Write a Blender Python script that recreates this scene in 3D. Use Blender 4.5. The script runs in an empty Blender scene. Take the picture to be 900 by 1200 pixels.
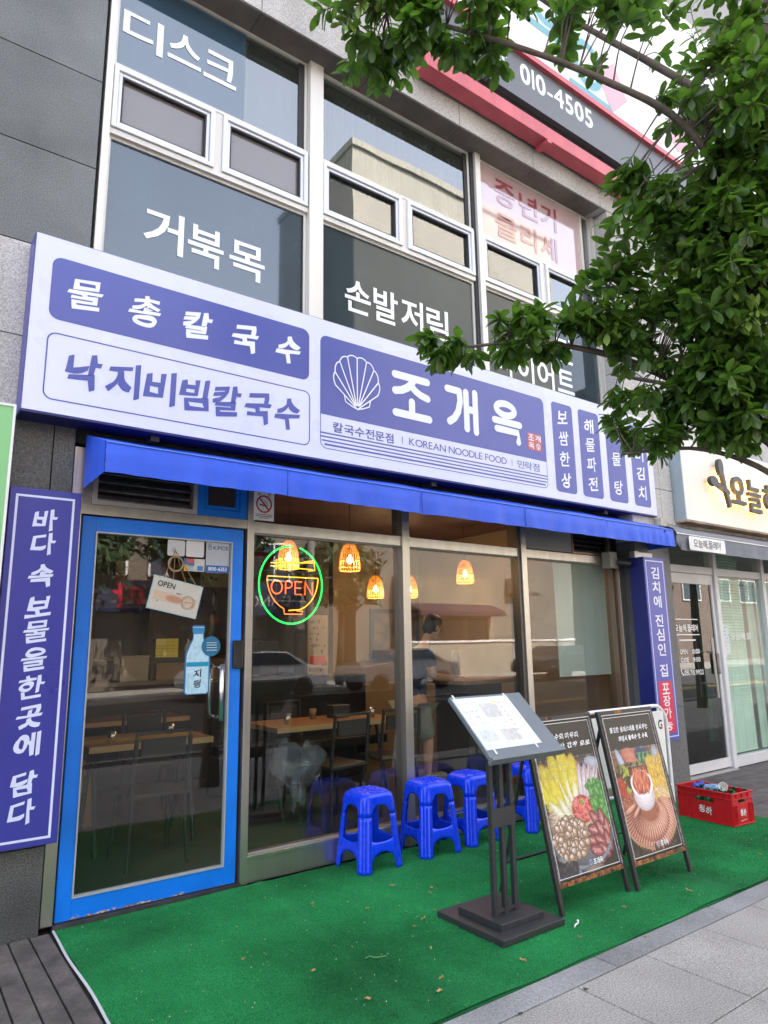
import bpy, bmesh, math, random
import numpy as np
from mathutils import Vector, Matrix
R = math.radians
random.seed(7)
rng = np.random.RandomState(5)
scene = bpy.context.scene
COL = scene.collection

# ------------------------------------------------------------------ camera
yaw, pitch, roll = 0.632342514, 0.193192193, -0.0153216649
fwd = Vector((math.sin(yaw)*math.cos(pitch), math.cos(yaw)*math.cos(pitch), math.sin(pitch)))
rt = Vector((math.cos(yaw), -math.sin(yaw), 0)); up = rt.cross(fwd)
cr, sr = math.cos(roll), math.sin(roll)
rt2 = rt*cr + up*sr; up2 = up*cr - rt*sr
cam_d = bpy.data.cameras.new('camera'); cam = bpy.data.objects.new('camera', cam_d); COL.objects.link(cam)
cam_d.sensor_fit = 'VERTICAL'; cam_d.sensor_height = 36; cam_d.lens = 798.07/1200*36
cam_d.clip_end = 2000; cam_d.clip_start = 0.05
M = Matrix.Identity(4)
for i in range(3):
    M[i][0] = rt2[i]; M[i][1] = up2[i]; M[i][2] = -fwd[i]
M.translation = Vector((0, 0, 1.43))
cam.matrix_world = M
scene.camera = cam

# ------------------------------------------------------------------ sky, sun, exposure
SUN_EL, SUN_AZ = R(48), R(12)
world = bpy.data.worlds.new('World'); scene.world = world; world.use_nodes = True
nt = world.node_tree; nt.nodes.clear()
wo = nt.nodes.new('ShaderNodeOutputWorld'); wb = nt.nodes.new('ShaderNodeBackground'); ws = nt.nodes.new('ShaderNodeTexSky')
ws.sky_type = 'NISHITA'; ws.sun_disc = False; ws.sun_elevation = SUN_EL; ws.sun_rotation = SUN_AZ
ws.dust_density = 4.0; ws.air_density = 0.8; ws.ozone_density = 1.1
wb.inputs['Strength'].default_value = 0.15
hs_ = nt.nodes.new('ShaderNodeHueSaturation'); hs_.inputs['Saturation'].default_value = 0.48      # thin high haze
nt.links.new(ws.outputs[0], hs_.inputs['Color']); nt.links.new(hs_.outputs[0], wb.inputs[0]); nt.links.new(wb.outputs[0], wo.inputs[0])
sl = bpy.data.lights.new('sun', 'SUN'); sl.energy = 3.6; sl.angle = R(0.53); sl.color = (1, 0.94, 0.86)
so = bpy.data.objects.new('sun', sl); COL.objects.link(so)
sd = Vector((math.sin(SUN_AZ)*math.cos(SUN_EL), math.cos(SUN_AZ)*math.cos(SUN_EL), math.sin(SUN_EL)))
so.rotation_euler = (-sd).to_track_quat('-Z', 'Y').to_euler(); so.location = (0, 30, 40)
vs = scene.view_settings; vs.view_transform = 'Standard'; vs.look = 'None'; vs.gamma = 1; vs.use_curve_mapping = False
vs.exposure = 3.1
scene.cycles.max_bounces = 8; scene.cycles.transparent_max_bounces = 16

# ------------------------------------------------------------------ materials
MATS = {}
def mat(name, color, rough=0.6, metal=0.0, noise=None, bump=None, speck=None, emit=None, coat=0, spec=0.5, ior=None, world=True, streak=None, trans=0, sss=0, rand=0):
    """noise=(scale, amount) value variation; bump=(scale, strength, dist); speck=(scale, dark, light) granite grains; streak=(scale,amount) vertical weathering"""
    if name in MATS: return MATS[name]
    m = bpy.data.materials.new(name); m.use_nodes = True; N = m.node_tree.nodes; L = m.node_tree.links
    b = N['Principled BSDF']
    b.inputs['Base Color'].default_value = (*color, 1); b.inputs['Roughness'].default_value = rough
    b.inputs['Metallic'].default_value = metal; b.inputs['Specular IOR Level'].default_value = spec
    if ior: b.inputs['IOR'].default_value = ior
    if coat: b.inputs['Coat Weight'].default_value = coat; b.inputs['Coat Roughness'].default_value = 0.08
    if trans: b.inputs['Transmission Weight'].default_value = trans
    if emit: b.inputs['Emission Color'].default_value = (*emit[0], 1); b.inputs['Emission Strength'].default_value = emit[1]
    if world:
        g = N.new('ShaderNodeNewGeometry'); vec = g.outputs['Position']
    else:
        g = N.new('ShaderNodeTexCoord'); vec = g.outputs['Object']
    cur = None
    def rgb():
        nonlocal cur
        if cur is None:
            r = N.new('ShaderNodeRGB'); r.outputs[0].default_value = (*color, 1); cur = r.outputs[0]
        return cur
    def mulmix(fac_socket, lo, hi):
        nonlocal cur
        c = rgb(); mr = N.new('ShaderNodeMapRange'); L.new(fac_socket, mr.inputs[0])
        mr.inputs[1].default_value = 0.3; mr.inputs[2].default_value = 0.7; mr.inputs[3].default_value = lo; mr.inputs[4].default_value = hi
        vm = N.new('ShaderNodeVectorMath'); vm.operation = 'SCALE'; L.new(c, vm.inputs[0]); L.new(mr.outputs[0], vm.inputs['Scale']); cur = vm.outputs[0]
        return mr
    if noise:
        n = N.new('ShaderNodeTexNoise'); n.inputs['Scale'].default_value = noise[0]; n.inputs['Detail'].default_value = 6; L.new(vec, n.inputs['Vector'])
        mulmix(n.outputs[0], 1-noise[1], 1+noise[1])
        mr = N.new('ShaderNodeMapRange'); L.new(n.outputs[0], mr.inputs[0]); mr.inputs[3].default_value = max(0.02, rough-0.12*min(1, rough*3)); mr.inputs[4].default_value = min(1, rough+0.12*min(1, rough*3))
        L.new(mr.outputs[0], b.inputs['Roughness'])
    if streak:
        mp = N.new('ShaderNodeMapping'); mp.inputs['Scale'].default_value = (streak[0], streak[0], streak[0]*0.06); L.new(vec, mp.inputs[0])
        n = N.new('ShaderNodeTexNoise'); n.inputs['Scale'].default_value = 1; n.inputs['Detail'].default_value = 5; L.new(mp.outputs[0], n.inputs['Vector'])
        mulmix(n.outputs[0], 1-streak[1], 1+streak[1])
    if speck:
        n = N.new('ShaderNodeTexNoise'); n.inputs['Scale'].default_value = speck[0]; n.inputs['Detail'].default_value = 2; n.inputs['Roughness'].default_value = 0.8; L.new(vec, n.inputs['Vector'])
        mulmix(n.outputs[0], speck[1], speck[2])
    if rand:
        oi = N.new('ShaderNodeObjectInfo'); mr = N.new('ShaderNodeMapRange'); L.new(oi.outputs['Random'], mr.inputs[0]); mr.inputs[3].default_value = 1-rand; mr.inputs[4].default_value = 1+rand
        vm = N.new('ShaderNodeVectorMath'); vm.operation = 'SCALE'; L.new(rgb(), vm.inputs[0]); L.new(mr.outputs[0], vm.inputs['Scale']); cur = vm.outputs[0]
    if cur is not None: L.new(cur, b.inputs['Base Color'])
    if bump:
        n = N.new('ShaderNodeTexNoise'); n.inputs['Scale'].default_value = bump[0]; n.inputs['Detail'].default_value = 4; L.new(vec, n.inputs['Vector'])
        bp = N.new('ShaderNodeBump'); bp.inputs['Strength'].default_value = bump[1]; bp.inputs['Distance'].default_value = bump[2]
        L.new(n.outputs[0], bp.inputs['Height']); L.new(bp.outputs[0], b.inputs['Normal'])
    MATS[name] = m
    return m
def glass_mat(name, ior=1.75, tint=(0.86, 0.9, 0.88), haze=0.0, hazecol=(0.5, 0.5, 0.5)):
    m = bpy.data.materials.new(name); m.use_nodes = True; N = m.node_tree.nodes; L = m.node_tree.links
    N.remove(N['Principled BSDF']); out = N['Material Output']
    t = N.new('ShaderNodeBsdfTransparent'); t.inputs[0].default_value = (*tint, 1)
    g = N.new('ShaderNodeBsdfGlossy'); g.inputs['Roughness'].default_value = 0.0; g.inputs[0].default_value = (1, 1, 1, 1)
    tc = N.new('ShaderNodeNewGeometry')
    nz = N.new('ShaderNodeTexNoise'); nz.inputs['Scale'].default_value = 1.3; nz.inputs['Detail'].default_value = 1; L.new(tc.outputs['Position'], nz.inputs['Vector'])
    bp = N.new('ShaderNodeBump'); bp.inputs['Strength'].default_value = 0.06; bp.inputs['Distance'].default_value = 0.02
    L.new(nz.outputs[0], bp.inputs['Height']); L.new(bp.outputs[0], g.inputs['Normal'])
    F0 = ((ior-1)/(ior+1))**2
    dt_ = N.new('ShaderNodeVectorMath'); dt_.operation = 'DOT_PRODUCT'; L.new(tc.outputs['Incoming'], dt_.inputs[0]); L.new(tc.outputs['Normal'], dt_.inputs[1])
    def mth(op, a, c=None):
        q = N.new('ShaderNodeMath'); q.operation = op
        for k_, v_ in enumerate((a, c)):
            if v_ is None: continue
            if isinstance(v_, (int, float)): q.inputs[k_].default_value = v_
            else: L.new(v_, q.inputs[k_])
        return q.outputs[0]
    c1 = mth('SUBTRACT', 1.0, mth('ABSOLUTE', dt_.outputs['Value'])); sch = mth('ADD', mth('MULTIPLY', mth('POWER', c1, 5.0), 1-F0), F0)
    fac_ = mth('MULTIPLY', sch, mth('SUBTRACT', 1.0, tc.outputs['Backfacing']))
    x = N.new('ShaderNodeMixShader'); L.new(fac_, x.inputs[0]); L.new(t.outputs[0], x.inputs[1]); L.new(g.outputs[0], x.inputs[2])
    last = x
    if haze:
        d = N.new('ShaderNodeBsdfDiffuse'); d.inputs[0].default_value = (*hazecol, 1)
        n2 = N.new('ShaderNodeTexNoise'); n2.inputs['Scale'].default_value = 5; n2.inputs['Detail'].default_value = 5; L.new(tc.outputs['Position'], n2.inputs['Vector'])
        mr = N.new('ShaderNodeMapRange'); L.new(n2.outputs[0], mr.inputs[0]); mr.inputs[1].default_value = 0.35; mr.inputs[2].default_value = 0.75; mr.inputs[3].default_value = haze*0.4; mr.inputs[4].default_value = haze*1.6
        y = N.new('ShaderNodeMixShader'); L.new(mr.outputs[0], y.inputs[0]); L.new(x.outputs[0], y.inputs[1]); L.new(d.outputs[0], y.inputs[2]); last = y
    L.new(last.outputs[0], out.inputs[0]); MATS[name] = m
    return m

# ------------------------------------------------------------------ mesh helpers
def wpos(o):
    v = Vector((0, 0, 0))
    while o is not None: v += o.location; o = o.parent
    return v
def tag(o, label=None, cat=None, group=None, kind=None):
    if label: o['label'] = label
    if cat: o['category'] = cat
    if group: o['group'] = group
    if kind: o['kind'] = kind
    return o
def thing(name, label, cat, loc=(0, 0, 0), group=None):
    o = bpy.data.objects.new(name, None); COL.objects.link(o); o.location = loc; o.empty_display_size = 0.1
    return tag(o, label, cat, group)
def link_mesh(name, me, m, parent=None, smooth=False, bevel=0, recenter=True, solid=0):
    if recenter and len(me.vertices):
        co = np.empty(len(me.vertices)*3); me.vertices.foreach_get('co', co); co = co.reshape(-1, 3)
        c = (co.min(0)+co.max(0))/2; c[2] = co[:, 2].min()
        me.vertices.foreach_set('co', (co-c).ravel()); c = Vector(c)
    else: c = Vector((0, 0, 0))
    o = bpy.data.objects.new(name, me); COL.objects.link(o)
    if parent is not None: o.parent = parent; o.location = c-wpos(parent)
    else: o.location = c
    if m is not None: me.materials.append(m)
    if smooth:
        me.polygons.foreach_set('use_smooth', [True]*len(me.polygons))
    if solid:
        md = o.modifiers.new('solid', 'SOLIDIFY'); md.thickness = solid
    if bevel:
        md = o.modifiers.new('bevel', 'BEVEL'); md.width = bevel; md.segments = 2; md.limit_method = 'ANGLE'
    me.update()
    return o
class MB:
    def __init__(s): s.v = []; s.f = []; s.X = None
    def tr(s, X): s.X = X; return s
    def add(s, vs, fs):
        n = len(s.v)
        if s.X is not None: vs = [tuple(s.X @ Vector(v)) for v in vs]
        s.v += [tuple(v) for v in vs]; s.f += [tuple(i+n for i in f) for f in fs]; return s
    def box(s, x0, x1, y0, y1, z0, z1):
        return s.add([(x0, y0, z0), (x1, y0, z0), (x1, y1, z0), (x0, y1, z0), (x0, y0, z1), (x1, y0, z1), (x1, y1, z1), (x0, y1, z1)],
                     [(0, 3, 2, 1), (4, 5, 6, 7), (0, 1, 5, 4), (1, 2, 6, 5), (2, 3, 7, 6), (3, 0, 4, 7)])
    def quad(s, a, b, c, d): return s.add([a, b, c, d], [(0, 1, 2, 3)])
    def frame(s, x0, x1, z0, z1, w, y0, y1, wb=None, wt=None):
        wb = w if wb is None else wb; wt = w if wt is None else wt
        s.box(x0, x0+w, y0, y1, z0, z1); s.box(x1-w, x1, y0, y1, z0, z1)
        s.box(x0+w, x1-w, y0, y1, z0, z0+wb); s.box(x0+w, x1-w, y0, y1, z1-wt, z1); return s
    def prism(s, pts, d0, d1, axis='x'):
        n = len(pts)
        if axis == 'x': A = [(d0, p[0], p[1]) for p in pts]; B = [(d1, p[0], p[1]) for p in pts]
        elif axis == 'y': A = [(p[0], d0, p[1]) for p in pts]; B = [(p[0], d1, p[1]) for p in pts]
        else: A = [(p[0], p[1], d0) for p in pts]; B = [(p[0], p[1], d1) for p in pts]
        return s.add(A+B, [tuple(range(n))[::-1], tuple(range(n, 2*n))]+[(i, (i+1) % n, n+(i+1) % n, n+i) for i in range(n)])
    def tube(s, pts, r, n=8, caps=True, closed=False):
        pts = [Vector(p) for p in pts]; k = len(pts); rr = r if isinstance(r, (list, tuple)) else [r]*k
        vs = []; prev = None
        for i, p in enumerate(pts):
            a = pts[(i-1) % k] if (i > 0 or closed) else p; b = pts[(i+1) % k] if (i < k-1 or closed) else p
            t = (b-a).normalized()
            if prev is None: u = t.orthogonal().normalized()
            else:
                u = prev-t*prev.dot(t); u = u.normalized() if u.length > 1e-6 else t.orthogonal().normalized()
            prev = u; w = t.cross(u)
            for j in range(n):
                an = 2*math.pi*j/n; vs.append(p+(u*math.cos(an)+w*math.sin(an))*rr[i])
        fs = []
        for i in range(k if closed else k-1):
            for j in range(n):
                a = i*n+j; b = i*n+(j+1) % n; i2 = (i+1) % k; fs.append((a, b, i2*n+(j+1) % n, i2*n+j))
        if caps and not closed: fs += [tuple(range(n))[::-1], tuple(range((k-1)*n, k*n))]
        return s.add(vs, fs)
    def lathe(s, prof, n=24, c=(0, 0, 0), caps=True):
        vs = []
        for r, z in prof:
            for j in range(n): an = 2*math.pi*j/n; vs.append((c[0]+r*math.cos(an), c[1]+r*math.sin(an), c[2]+z))
        fs = [(i*n+j, i*n+(j+1) % n, (i+1)*n+(j+1) % n, (i+1)*n+j) for i in range(len(prof)-1) for j in range(n)]
        if caps: fs += [tuple(range(n))[::-1], tuple(range((len(prof)-1)*n, len(prof)*n))]
        return s.add(vs, fs)
    def mesh(s):
        me = bpy.data.meshes.new('m'); me.from_pydata(s.v, [], s.f); return me
    def build(s, name, m, parent=None, **k):
        me = s.mesh(); me.name = name; return link_mesh(name, me, m, parent, **k)
def copy_tree(o, parent=None):
    c = o.copy(); COL.objects.link(c); c.parent = parent
    for ch in list(o.children): copy_tree(ch, c)
    return c
def recol(root, name, m):
    for ch in root.children_recursive:
        if ch.name.split('.')[0] == name: ch.data = ch.data.copy(); ch.data.materials[0] = m

# ------------------------------------------------------------------ lettering
GL = {}
def glyph(ch):
    if ch in GL: return GL[ch]
    cu = bpy.data.curves.new('t', 'FONT'); cu.body = ch; o = bpy.data.objects.new('t', cu); COL.objects.link(o)
    dg = bpy.context.evaluated_depsgraph_get(); dg.update()
    c = o.evaluated_get(dg).to_curve(dg); loops = []
    for s in c.splines:
        bp = s.bezier_points; n = len(bp); pts = []
        for i in range(n):
            a = bp[i]; b = bp[(i+1) % n]; p0, p1, p2, p3 = [np.array(v[:2]) for v in (a.co, a.handle_right, b.handle_left, b.co)]
            ch_ = p3-p0; dev = np.linalg.norm(p1-p0-ch_/3)+np.linalg.norm(p2-p0-ch_*2/3)
            steps = 1 if dev < 0.004 else 4
            for k in range(steps):
                t = k/steps; pts.append((1-t)**3*p0+3*(1-t)**2*t*p1+3*(1-t)*t*t*p2+t**3*p3)
        P = [pts[0]]
        for q in pts[1:]:
            if np.linalg.norm(q-P[-1]) > 1e-4: P.append(q)
        if len(P) > 2: loops.append(np.array(P))
    bpy.data.objects.remove(o, do_unlink=True); bpy.data.curves.remove(cu)
    GL[ch] = loops
    return loops
def area(p): x, y = p[:, 0], p[:, 1]; return 0.5*np.sum(x*np.roll(y, -1)-y*np.roll(x, -1))
def styled(ch, style):
    loops = [l.copy() for l in glyph(ch)]
    if not loops: return loops
    off = {'plain': 0.0, 'bold': 0.022, 'brush': 0.037, 'brushm': 0.033, 'brushs': 0.021, 'round': 0.03, 'light': -0.006}[style]
    if style[:5] == 'brush' and ch in '총평쌈한물을쿨명탕짐집심': off *= 0.62      # crowded syllables keep thinner strokes
    big = max(loops, key=lambda l: abs(area(l))); sg = 1 if area(big) < 0 else -1
    out = []
    for l in loops:
        if off:
            d1 = l-np.roll(l, 1, 0); d2 = np.roll(l, -1, 0)-l
            d1 /= np.linalg.norm(d1, axis=1)[:, None]+1e-9; d2 /= np.linalg.norm(d2, axis=1)[:, None]+1e-9
            n1 = np.stack([-d1[:, 1], d1[:, 0]], 1)*sg; n2 = np.stack([-d2[:, 1], d2[:, 0]], 1)*sg
            n = n1+n2; ln = np.linalg.norm(n, axis=1)[:, None]; n = n/np.maximum(ln, 0.6)*1.0
            off_ = off if area(l)*area(big) > 0 else min(off, 0.13*math.sqrt(abs(area(l))))      # keep the counters open
            o = np.full(len(l), off_)
            if style[:5] == 'brush':
                nn = n/(np.linalg.norm(n, axis=1)[:, None]+1e-9)
                o = off_*(0.35+1.5*np.abs(nn @ np.array([0.55, 0.83])))
            l = l+n*o[:, None]
        if style[:5] == 'brush':
            x = l[:, 0]; y = l[:, 1]; l = np.stack([x-0.03*np.sin(y*7), y+0.13*(x-0.5)+0.018*np.sin(x*9+y*5)], 1)
        out.append(l)
    return out
def loops_mesh(loops, extrude=0.0, bev=0.0):
    cu = bpy.data.curves.new('c', 'CURVE'); cu.dimensions = '2D'; cu.fill_mode = 'BOTH'; cu.extrude = extrude; cu.bevel_depth = bev
    for l in loops:
        sp = cu.splines.new('POLY'); sp.points.add(len(l)-1); sp.points.foreach_set('co', np.concatenate([l, np.zeros((len(l), 1)), np.ones((len(l), 1))], 1).ravel()); sp.use_cyclic_u = True
    o = bpy.data.objects.new('c', cu); COL.objects.link(o)
    dg = bpy.context.evaluated_depsgraph_get(); dg.update()
    me = bpy.data.meshes.new_from_object(o.evaluated_get(dg)); bpy.data.objects.remove(o, do_unlink=True); bpy.data.curves.remove(cu)
    me.materials.clear()
    return me
def to_plane(me, O, U, V, N=None):
    O, U, V = Vector(O), Vector(U).normalized(), Vector(V).normalized(); W = U.cross(V)
    X = Matrix(((U.x, V.x, W.x, O.x), (U.y, V.y, W.y, O.y), (U.z, V.z, W.z, O.z), (0, 0, 0, 1))); me.transform(X); return me
FX, FZ = (1, 0, 0), (0, 0, 1)
def text(name, cells, O, m, parent=None, U=FX, V=FZ, style='plain', extrude=0.0, jitter=0.0, **k):
    """cells = [(char, u0, u1, v0, v1)] in the plane's own metres from O"""
    L = []
    for ch, u0, u1, v0, v1 in cells:
        ls = styled(ch, style)
        if not ls: continue
        A = np.concatenate(ls); lo, hi = A.min(0), A.max(0); sz = np.maximum(hi-lo, 1e-6)
        for l in ls: L.append((l-lo)/sz*np.array([u1-u0, v1-v0])+np.array([u0, v0]))
    me = to_plane(loops_mesh(L, extrude), O, U, V)
    return link_mesh(name, me, m, parent, **k)
def natural(s, u0, v0, size, width=1.0, gap=0.0):
    """cells for a line of text with natural proportions; size = em height"""
    out = []; x = u0
    for ch in s:
        if ch == ' ': x += size*0.28*width; continue
        ls = glyph(ch); A = np.concatenate(ls); lo, hi = A.min(0), A.max(0); w = hi[0]-lo[0]
        out.append((ch, x, x+w*size*width, v0+lo[1]*size, v0+hi[1]*size)); x += (w+0.08+gap)*size*width
    return out
def fit(s, u0, u1, v0, size, gap=0.0):
    c = natural(s, 0, 0, size, 1, gap); w = c[-1][2]; k = (u1-u0)/w
    return natural(s, u0, v0, size, k, gap)
def rrect(x0, x1, y0, y1, r, n=6):
    P = []
    for cx, cy, a in ((x1-r, y1-r, 0), (x0+r, y1-r, 90), (x0+r, y0+r, 180), (x1-r, y0+r, 270)):
        for i in range(n+1): t = R(a+90*i/n); P.append((cx+r*math.cos(t), cy+r*math.sin(t)))
    return np.array(P)
def flat(name, loops, O, m, parent=None, U=FX, V=FZ, extrude=0.0, **k):
    return link_mesh(name, to_plane(loops_mesh([np.array(l, float) for l in loops], extrude), O, U, V), m, parent, **k)
def strokes(name, lines, w, O, m, parent=None, U=FX, V=FZ, step=0.0003, **k):
    """round-ended strokes: lines = list of polylines in plane coordinates"""
    O, U, V = Vector(O), Vector(U).normalized(), Vector(V).normalized(); W = U.cross(V); b = MB(); d = 0
    for ln in lines:
        P = [np.array(p, float) for p in ln]
        left = []; right = []
        for i, p in enumerate(P):
            a = P[max(i-1, 0)]; c = P[min(i+1, len(P)-1)]; t = (c-a)/(np.linalg.norm(c-a)+1e-9); n = np.array([-t[1], t[0]])
            left.append(p+n*w/2); right.append(p-n*w/2)
        def cap(c, frm, to):
            v = frm-c; out = []
            for i in range(1, 8):
                t = math.pi*i/8; out.append(c+np.array([v[0]*math.cos(t)+v[1]*math.sin(t), -v[0]*math.sin(t)+v[1]*math.cos(t)]))
            return out
        Z = d*step; d += 1
        q = lambda p: tuple(O+U*float(p[0])+V*float(p[1])+W*Z)
        for i in range(len(P)-1): b.add([q(left[i]), q(right[i]), q(right[i+1]), q(left[i+1])], [(0, 1, 2, 3)])
        for poly in ([left[-1]]+cap(P[-1], left[-1], right[-1])+[right[-1]], [right[0]]+cap(P[0], right[0], left[0])+[left[0]]):
            b.add([q(p) for p in poly], [tuple(range(len(poly)))])
    return b.build(name, m, parent, **k)
def arc(cx, cy, rx, ry, a0, a1, n=16):
    return [(cx+rx*math.cos(R(a0+(a1-a0)*i/n)), cy+ry*math.sin(R(a0+(a1-a0)*i/n))) for i in range(n+1)]

# ------------------------------------------------------------------ printed pictures (vertex coloured sheets)
class Canvas:
    def __init__(s, w, h, bg=(0, 0, 0)):
        s.w, s.h = w, h; s.a = np.zeros((h, w, 3)); s.a[:] = bg; s.Y, s.X = np.mgrid[0:h, 0:w].astype(float)
    def ell(s, cx, cy, rx, ry, ang, col, col2=None, alpha=1, soft=0.1, noise=0):
        c, n = math.cos(R(ang)), math.sin(R(ang)); dx, dy = s.X-cx, s.Y-cy
        u = (dx*c+dy*n)/rx; v = (-dx*n+dy*c)/ry; d = np.sqrt(u*u+v*v); k = np.clip((1-d)/soft, 0, 1)*alpha
        col = np.array(col); col2 = np.array(col2) if col2 is not None else col*0.6
        g = np.clip(d, 0, 1)[..., None]**2; C = col*(1-g)+col2*g
        if noise: C = C*(1+noise*(rng.rand(s.h, s.w, 1)-0.5))
        s.a = s.a*(1-k[..., None])+C*k[..., None]; return s
    def rect(s, x0, x1, y0, y1, col, alpha=1):
        m = ((s.X >= x0) & (s.X < x1) & (s.Y >= y0) & (s.Y < y1))*alpha; s.a = s.a*(1-m[..., None])+np.array(col)*m[..., None]; return s
    def scribble(s, x0, x1, y, h, col, dens=0.6):
        x = x0
        while x < x1:
            w = rng.randint(1, 4)
            if rng.rand() < dens: s.rect(x, x+w, y+rng.randint(0, 2), y+h-rng.randint(0, 2), np.array(col)*(0.6+0.4*rng.rand()), 0.85)
            x += w+rng.randint(0, 2)
            if rng.rand() < 0.15: x += 3
        return s
    def grain(s, k): s.a *= 1+k*(rng.rand(s.h, s.w, 1)-0.5); return s
    def sheet(s, name, O, U, V, W, H, parent=None, rough=0.45):
        O, U, V = Vector(O), Vector(U).normalized(), Vector(V).normalized(); w, h = s.w, s.h
        i = np.arange(w+1)/w*W; j = (1-np.arange(h+1)/h)*H
        I, J = np.meshgrid(i, j); P = np.array(O)+I[..., None]*np.array(U)+J[..., None]*np.array(V)
        vid = np.arange((w+1)*(h+1)).reshape(h+1, w+1)
        f = np.stack([vid[:-1, :-1], vid[1:, :-1], vid[1:, 1:], vid[:-1, 1:]], -1).reshape(-1, 4)
        me = bpy.data.meshes.new(name); me.vertices.add(P.shape[0]*P.shape[1]); me.vertices.foreach_set('co', P.reshape(-1))
        me.loops.add(f.size); me.loops.foreach_set('vertex_index', f.ravel().astype(np.int32)); me.polygons.add(len(f))
        me.polygons.foreach_set('loop_start', np.arange(0, f.size, 4).astype(np.int32)); me.update(calc_edges=True)
        at = me.color_attributes.new('Print', 'FLOAT_COLOR', 'CORNER')
        c = np.repeat(np.clip(s.a, 0, 1).reshape(-1, 3), 4, 0); c = np.concatenate([c, np.ones((len(c), 1))], 1); at.data.foreach_set('color', c.ravel().astype(np.float32))
        return link_mesh(name, me, print_mat(rough), parent)
def print_mat(rough):
    key = 'print%.2f' % rough
    if key in MATS: return MATS[key]
    m = bpy.data.materials.new(key); m.use_nodes = True; N = m.node_tree.nodes; b = N['Principled BSDF']; b.inputs['Roughness'].default_value = rough
    a = N.new('ShaderNodeVertexColor'); a.layer_name = 'Print'; m.node_tree.links.new(a.outputs[0], b.inputs['Base Color']); MATS[key] = m
    return m
# ================================================================== THE SETTING
m_asph = mat('asphalt', (0.045, 0.045, 0.047), 0.9, noise=(3, 0.2), speck=(220, 0.7, 1.4), bump=(150, 0.5, 0.004))
m_pave = mat('granite_paving', (0.335, 0.315, 0.288), 0.85, noise=(2.2, 0.16), speck=(130, 0.45, 1.5), bump=(240, 0.35, 0.002), rand=0.09)
m_kerb = mat('granite_kerb', (0.24, 0.24, 0.24), 0.8, noise=(3, 0.2), speck=(140, 0.6, 1.4), bump=(240, 0.3, 0.002), rand=0.09)
m_joint = mat('joint_dark', (0.05, 0.048, 0.045), 0.95)
m_carpet = mat('green_turf', (0.018, 0.205, 0.060), 0.95, noise=(1.3, 0.45), speck=(170, 0.35, 1.65), bump=(420, 1.0, 0.006), spec=0.15)
m_deck = mat('weathered_deck', (0.085, 0.072, 0.066), 0.75, noise=(7, 0.4), speck=(60, 0.8, 1.2), bump=(90, 0.35, 0.003), rand=0.16)
m_white = mat('white_paint', (0.75, 0.75, 0.73), 0.6, noise=(4, 0.12))
m_yellow = mat('yellow_road_paint', (0.62, 0.38, 0.05), 0.7, noise=(6, 0.2))

def slabless(name, x0, x1, y0, y1, z, m, kind='structure'):
    b = MB(); b.box(x0, x1, y0, y1, z-0.3, z); o = b.build(name, m); tag(o, kind=kind); return o
g = MB(); g.quad((-600, -600, -0.32), (600, -600, -0.32), (600, 600, -0.32), (-600, 600, -0.32)); tag(g.build('ground', m_asph), kind='structure')
tag(slabless('road', -60, 80, -13.0, -1.35, -0.13, m_asph), kind='structure')
b = MB()
b.box(-60, 80, -1.72, -1.57, -0.13, -0.126); ob = b.build('white_edge_line', m_white); tag(ob, kind='structure')
b = MB(); b.box(-60, 80, -4.4, -4.27, -0.13, -0.126); b.box(-60, 80, -4.7, -4.58, -0.13, -0.1265); tag(b.build('yellow_centre_line', m_yellow), kind='structure')
tag(slabless('far_pavement', -60, 80, -17, -13, 0.0, m_pave), kind='structure')
# near pavement: a bed with recessed joints, slabs near the camera one by one, the rest as one sheet
bed = slabless('pavement', -60, 80, -1.2, 4.3, -0.012, m_joint)
b = MB(); b.box(-60, 80, -1.35, -1.2, -0.3, 0.0); tag(b.build('road_kerb', m_kerb), kind='structure')
P0 = 0.492; x_off = 2.532-P0*12
slab_me = {}
def slab(parent, name, x0, x1, y0, y1, z, m, gap=0.003, bev=0.0025):
    key = (round(x1-x0, 3), round(y1-y0, 3), m.name)
    if key not in slab_me:
        w, h = (x1-x0)/2-gap, (y1-y0)/2-gap; q = MB()
        vs = [(-w, -h, -0.03), (w, -h, -0.03), (w, h, -0.03), (-w, h, -0.03), (-w, -h, -bev), (w, -h, -bev), (w, h, -bev), (-w, h, -bev),
              (-w+bev, -h+bev, 0), (w-bev, -h+bev, 0), (w-bev, h-bev, 0), (-w+bev, h-bev, 0)]
        fs = [(0, 1, 5, 4), (1, 2, 6, 5), (2, 3, 7, 6), (3, 0, 4, 7), (4, 5, 9, 8), (5, 6, 10, 9), (6, 7, 11, 10), (7, 4, 8, 11), (8, 9, 10, 11)]
        q.add(vs, fs); me = q.mesh(); me.materials.append(m); slab_me[key] = me
    o = bpy.data.objects.new(name, slab_me[key]); COL.objects.link(o); o.parent = parent; o.location = Vector(((x0+x1)/2, (y0+y1)/2, z+random.uniform(-0.0012, 0.0012)))-wpos(parent)
    return o
for i in range(3, 22):
    for j in range(0, 5):
        x0 = x_off+i*P0; y1 = 2.13-j*P0
        slab(bed, 'paving_slab', x0, x0+P0, y1-P0, y1, 0.0, m_pave)
yy = 2.13-5*P0
b = MB()
for i in range(-20, 45):
    for j in range(0, 10):
        inside = 3 <= i < 22 and j < 5
        if inside: continue
        x0 = x_off+i*P0; y1 = 2.13-j*P0; y0 = y1-P0
        if y0 < -1.2: continue
        b.box(x0+0.003, x0+P0-0.003, y0+0.003, y1-0.003, -0.03, -0.001)
far_slabs = b.build('paving_slabs', m_pave, bed); tag(far_slabs, kind='stuff')
for i in range(-1, 12):
    x0 = 2.82-0.984*2+i*0.984
    slab(bed, 'kerb_slab', x0, x0+0.984, 2.13, 2.262, 0.002, m_kerb)
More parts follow.
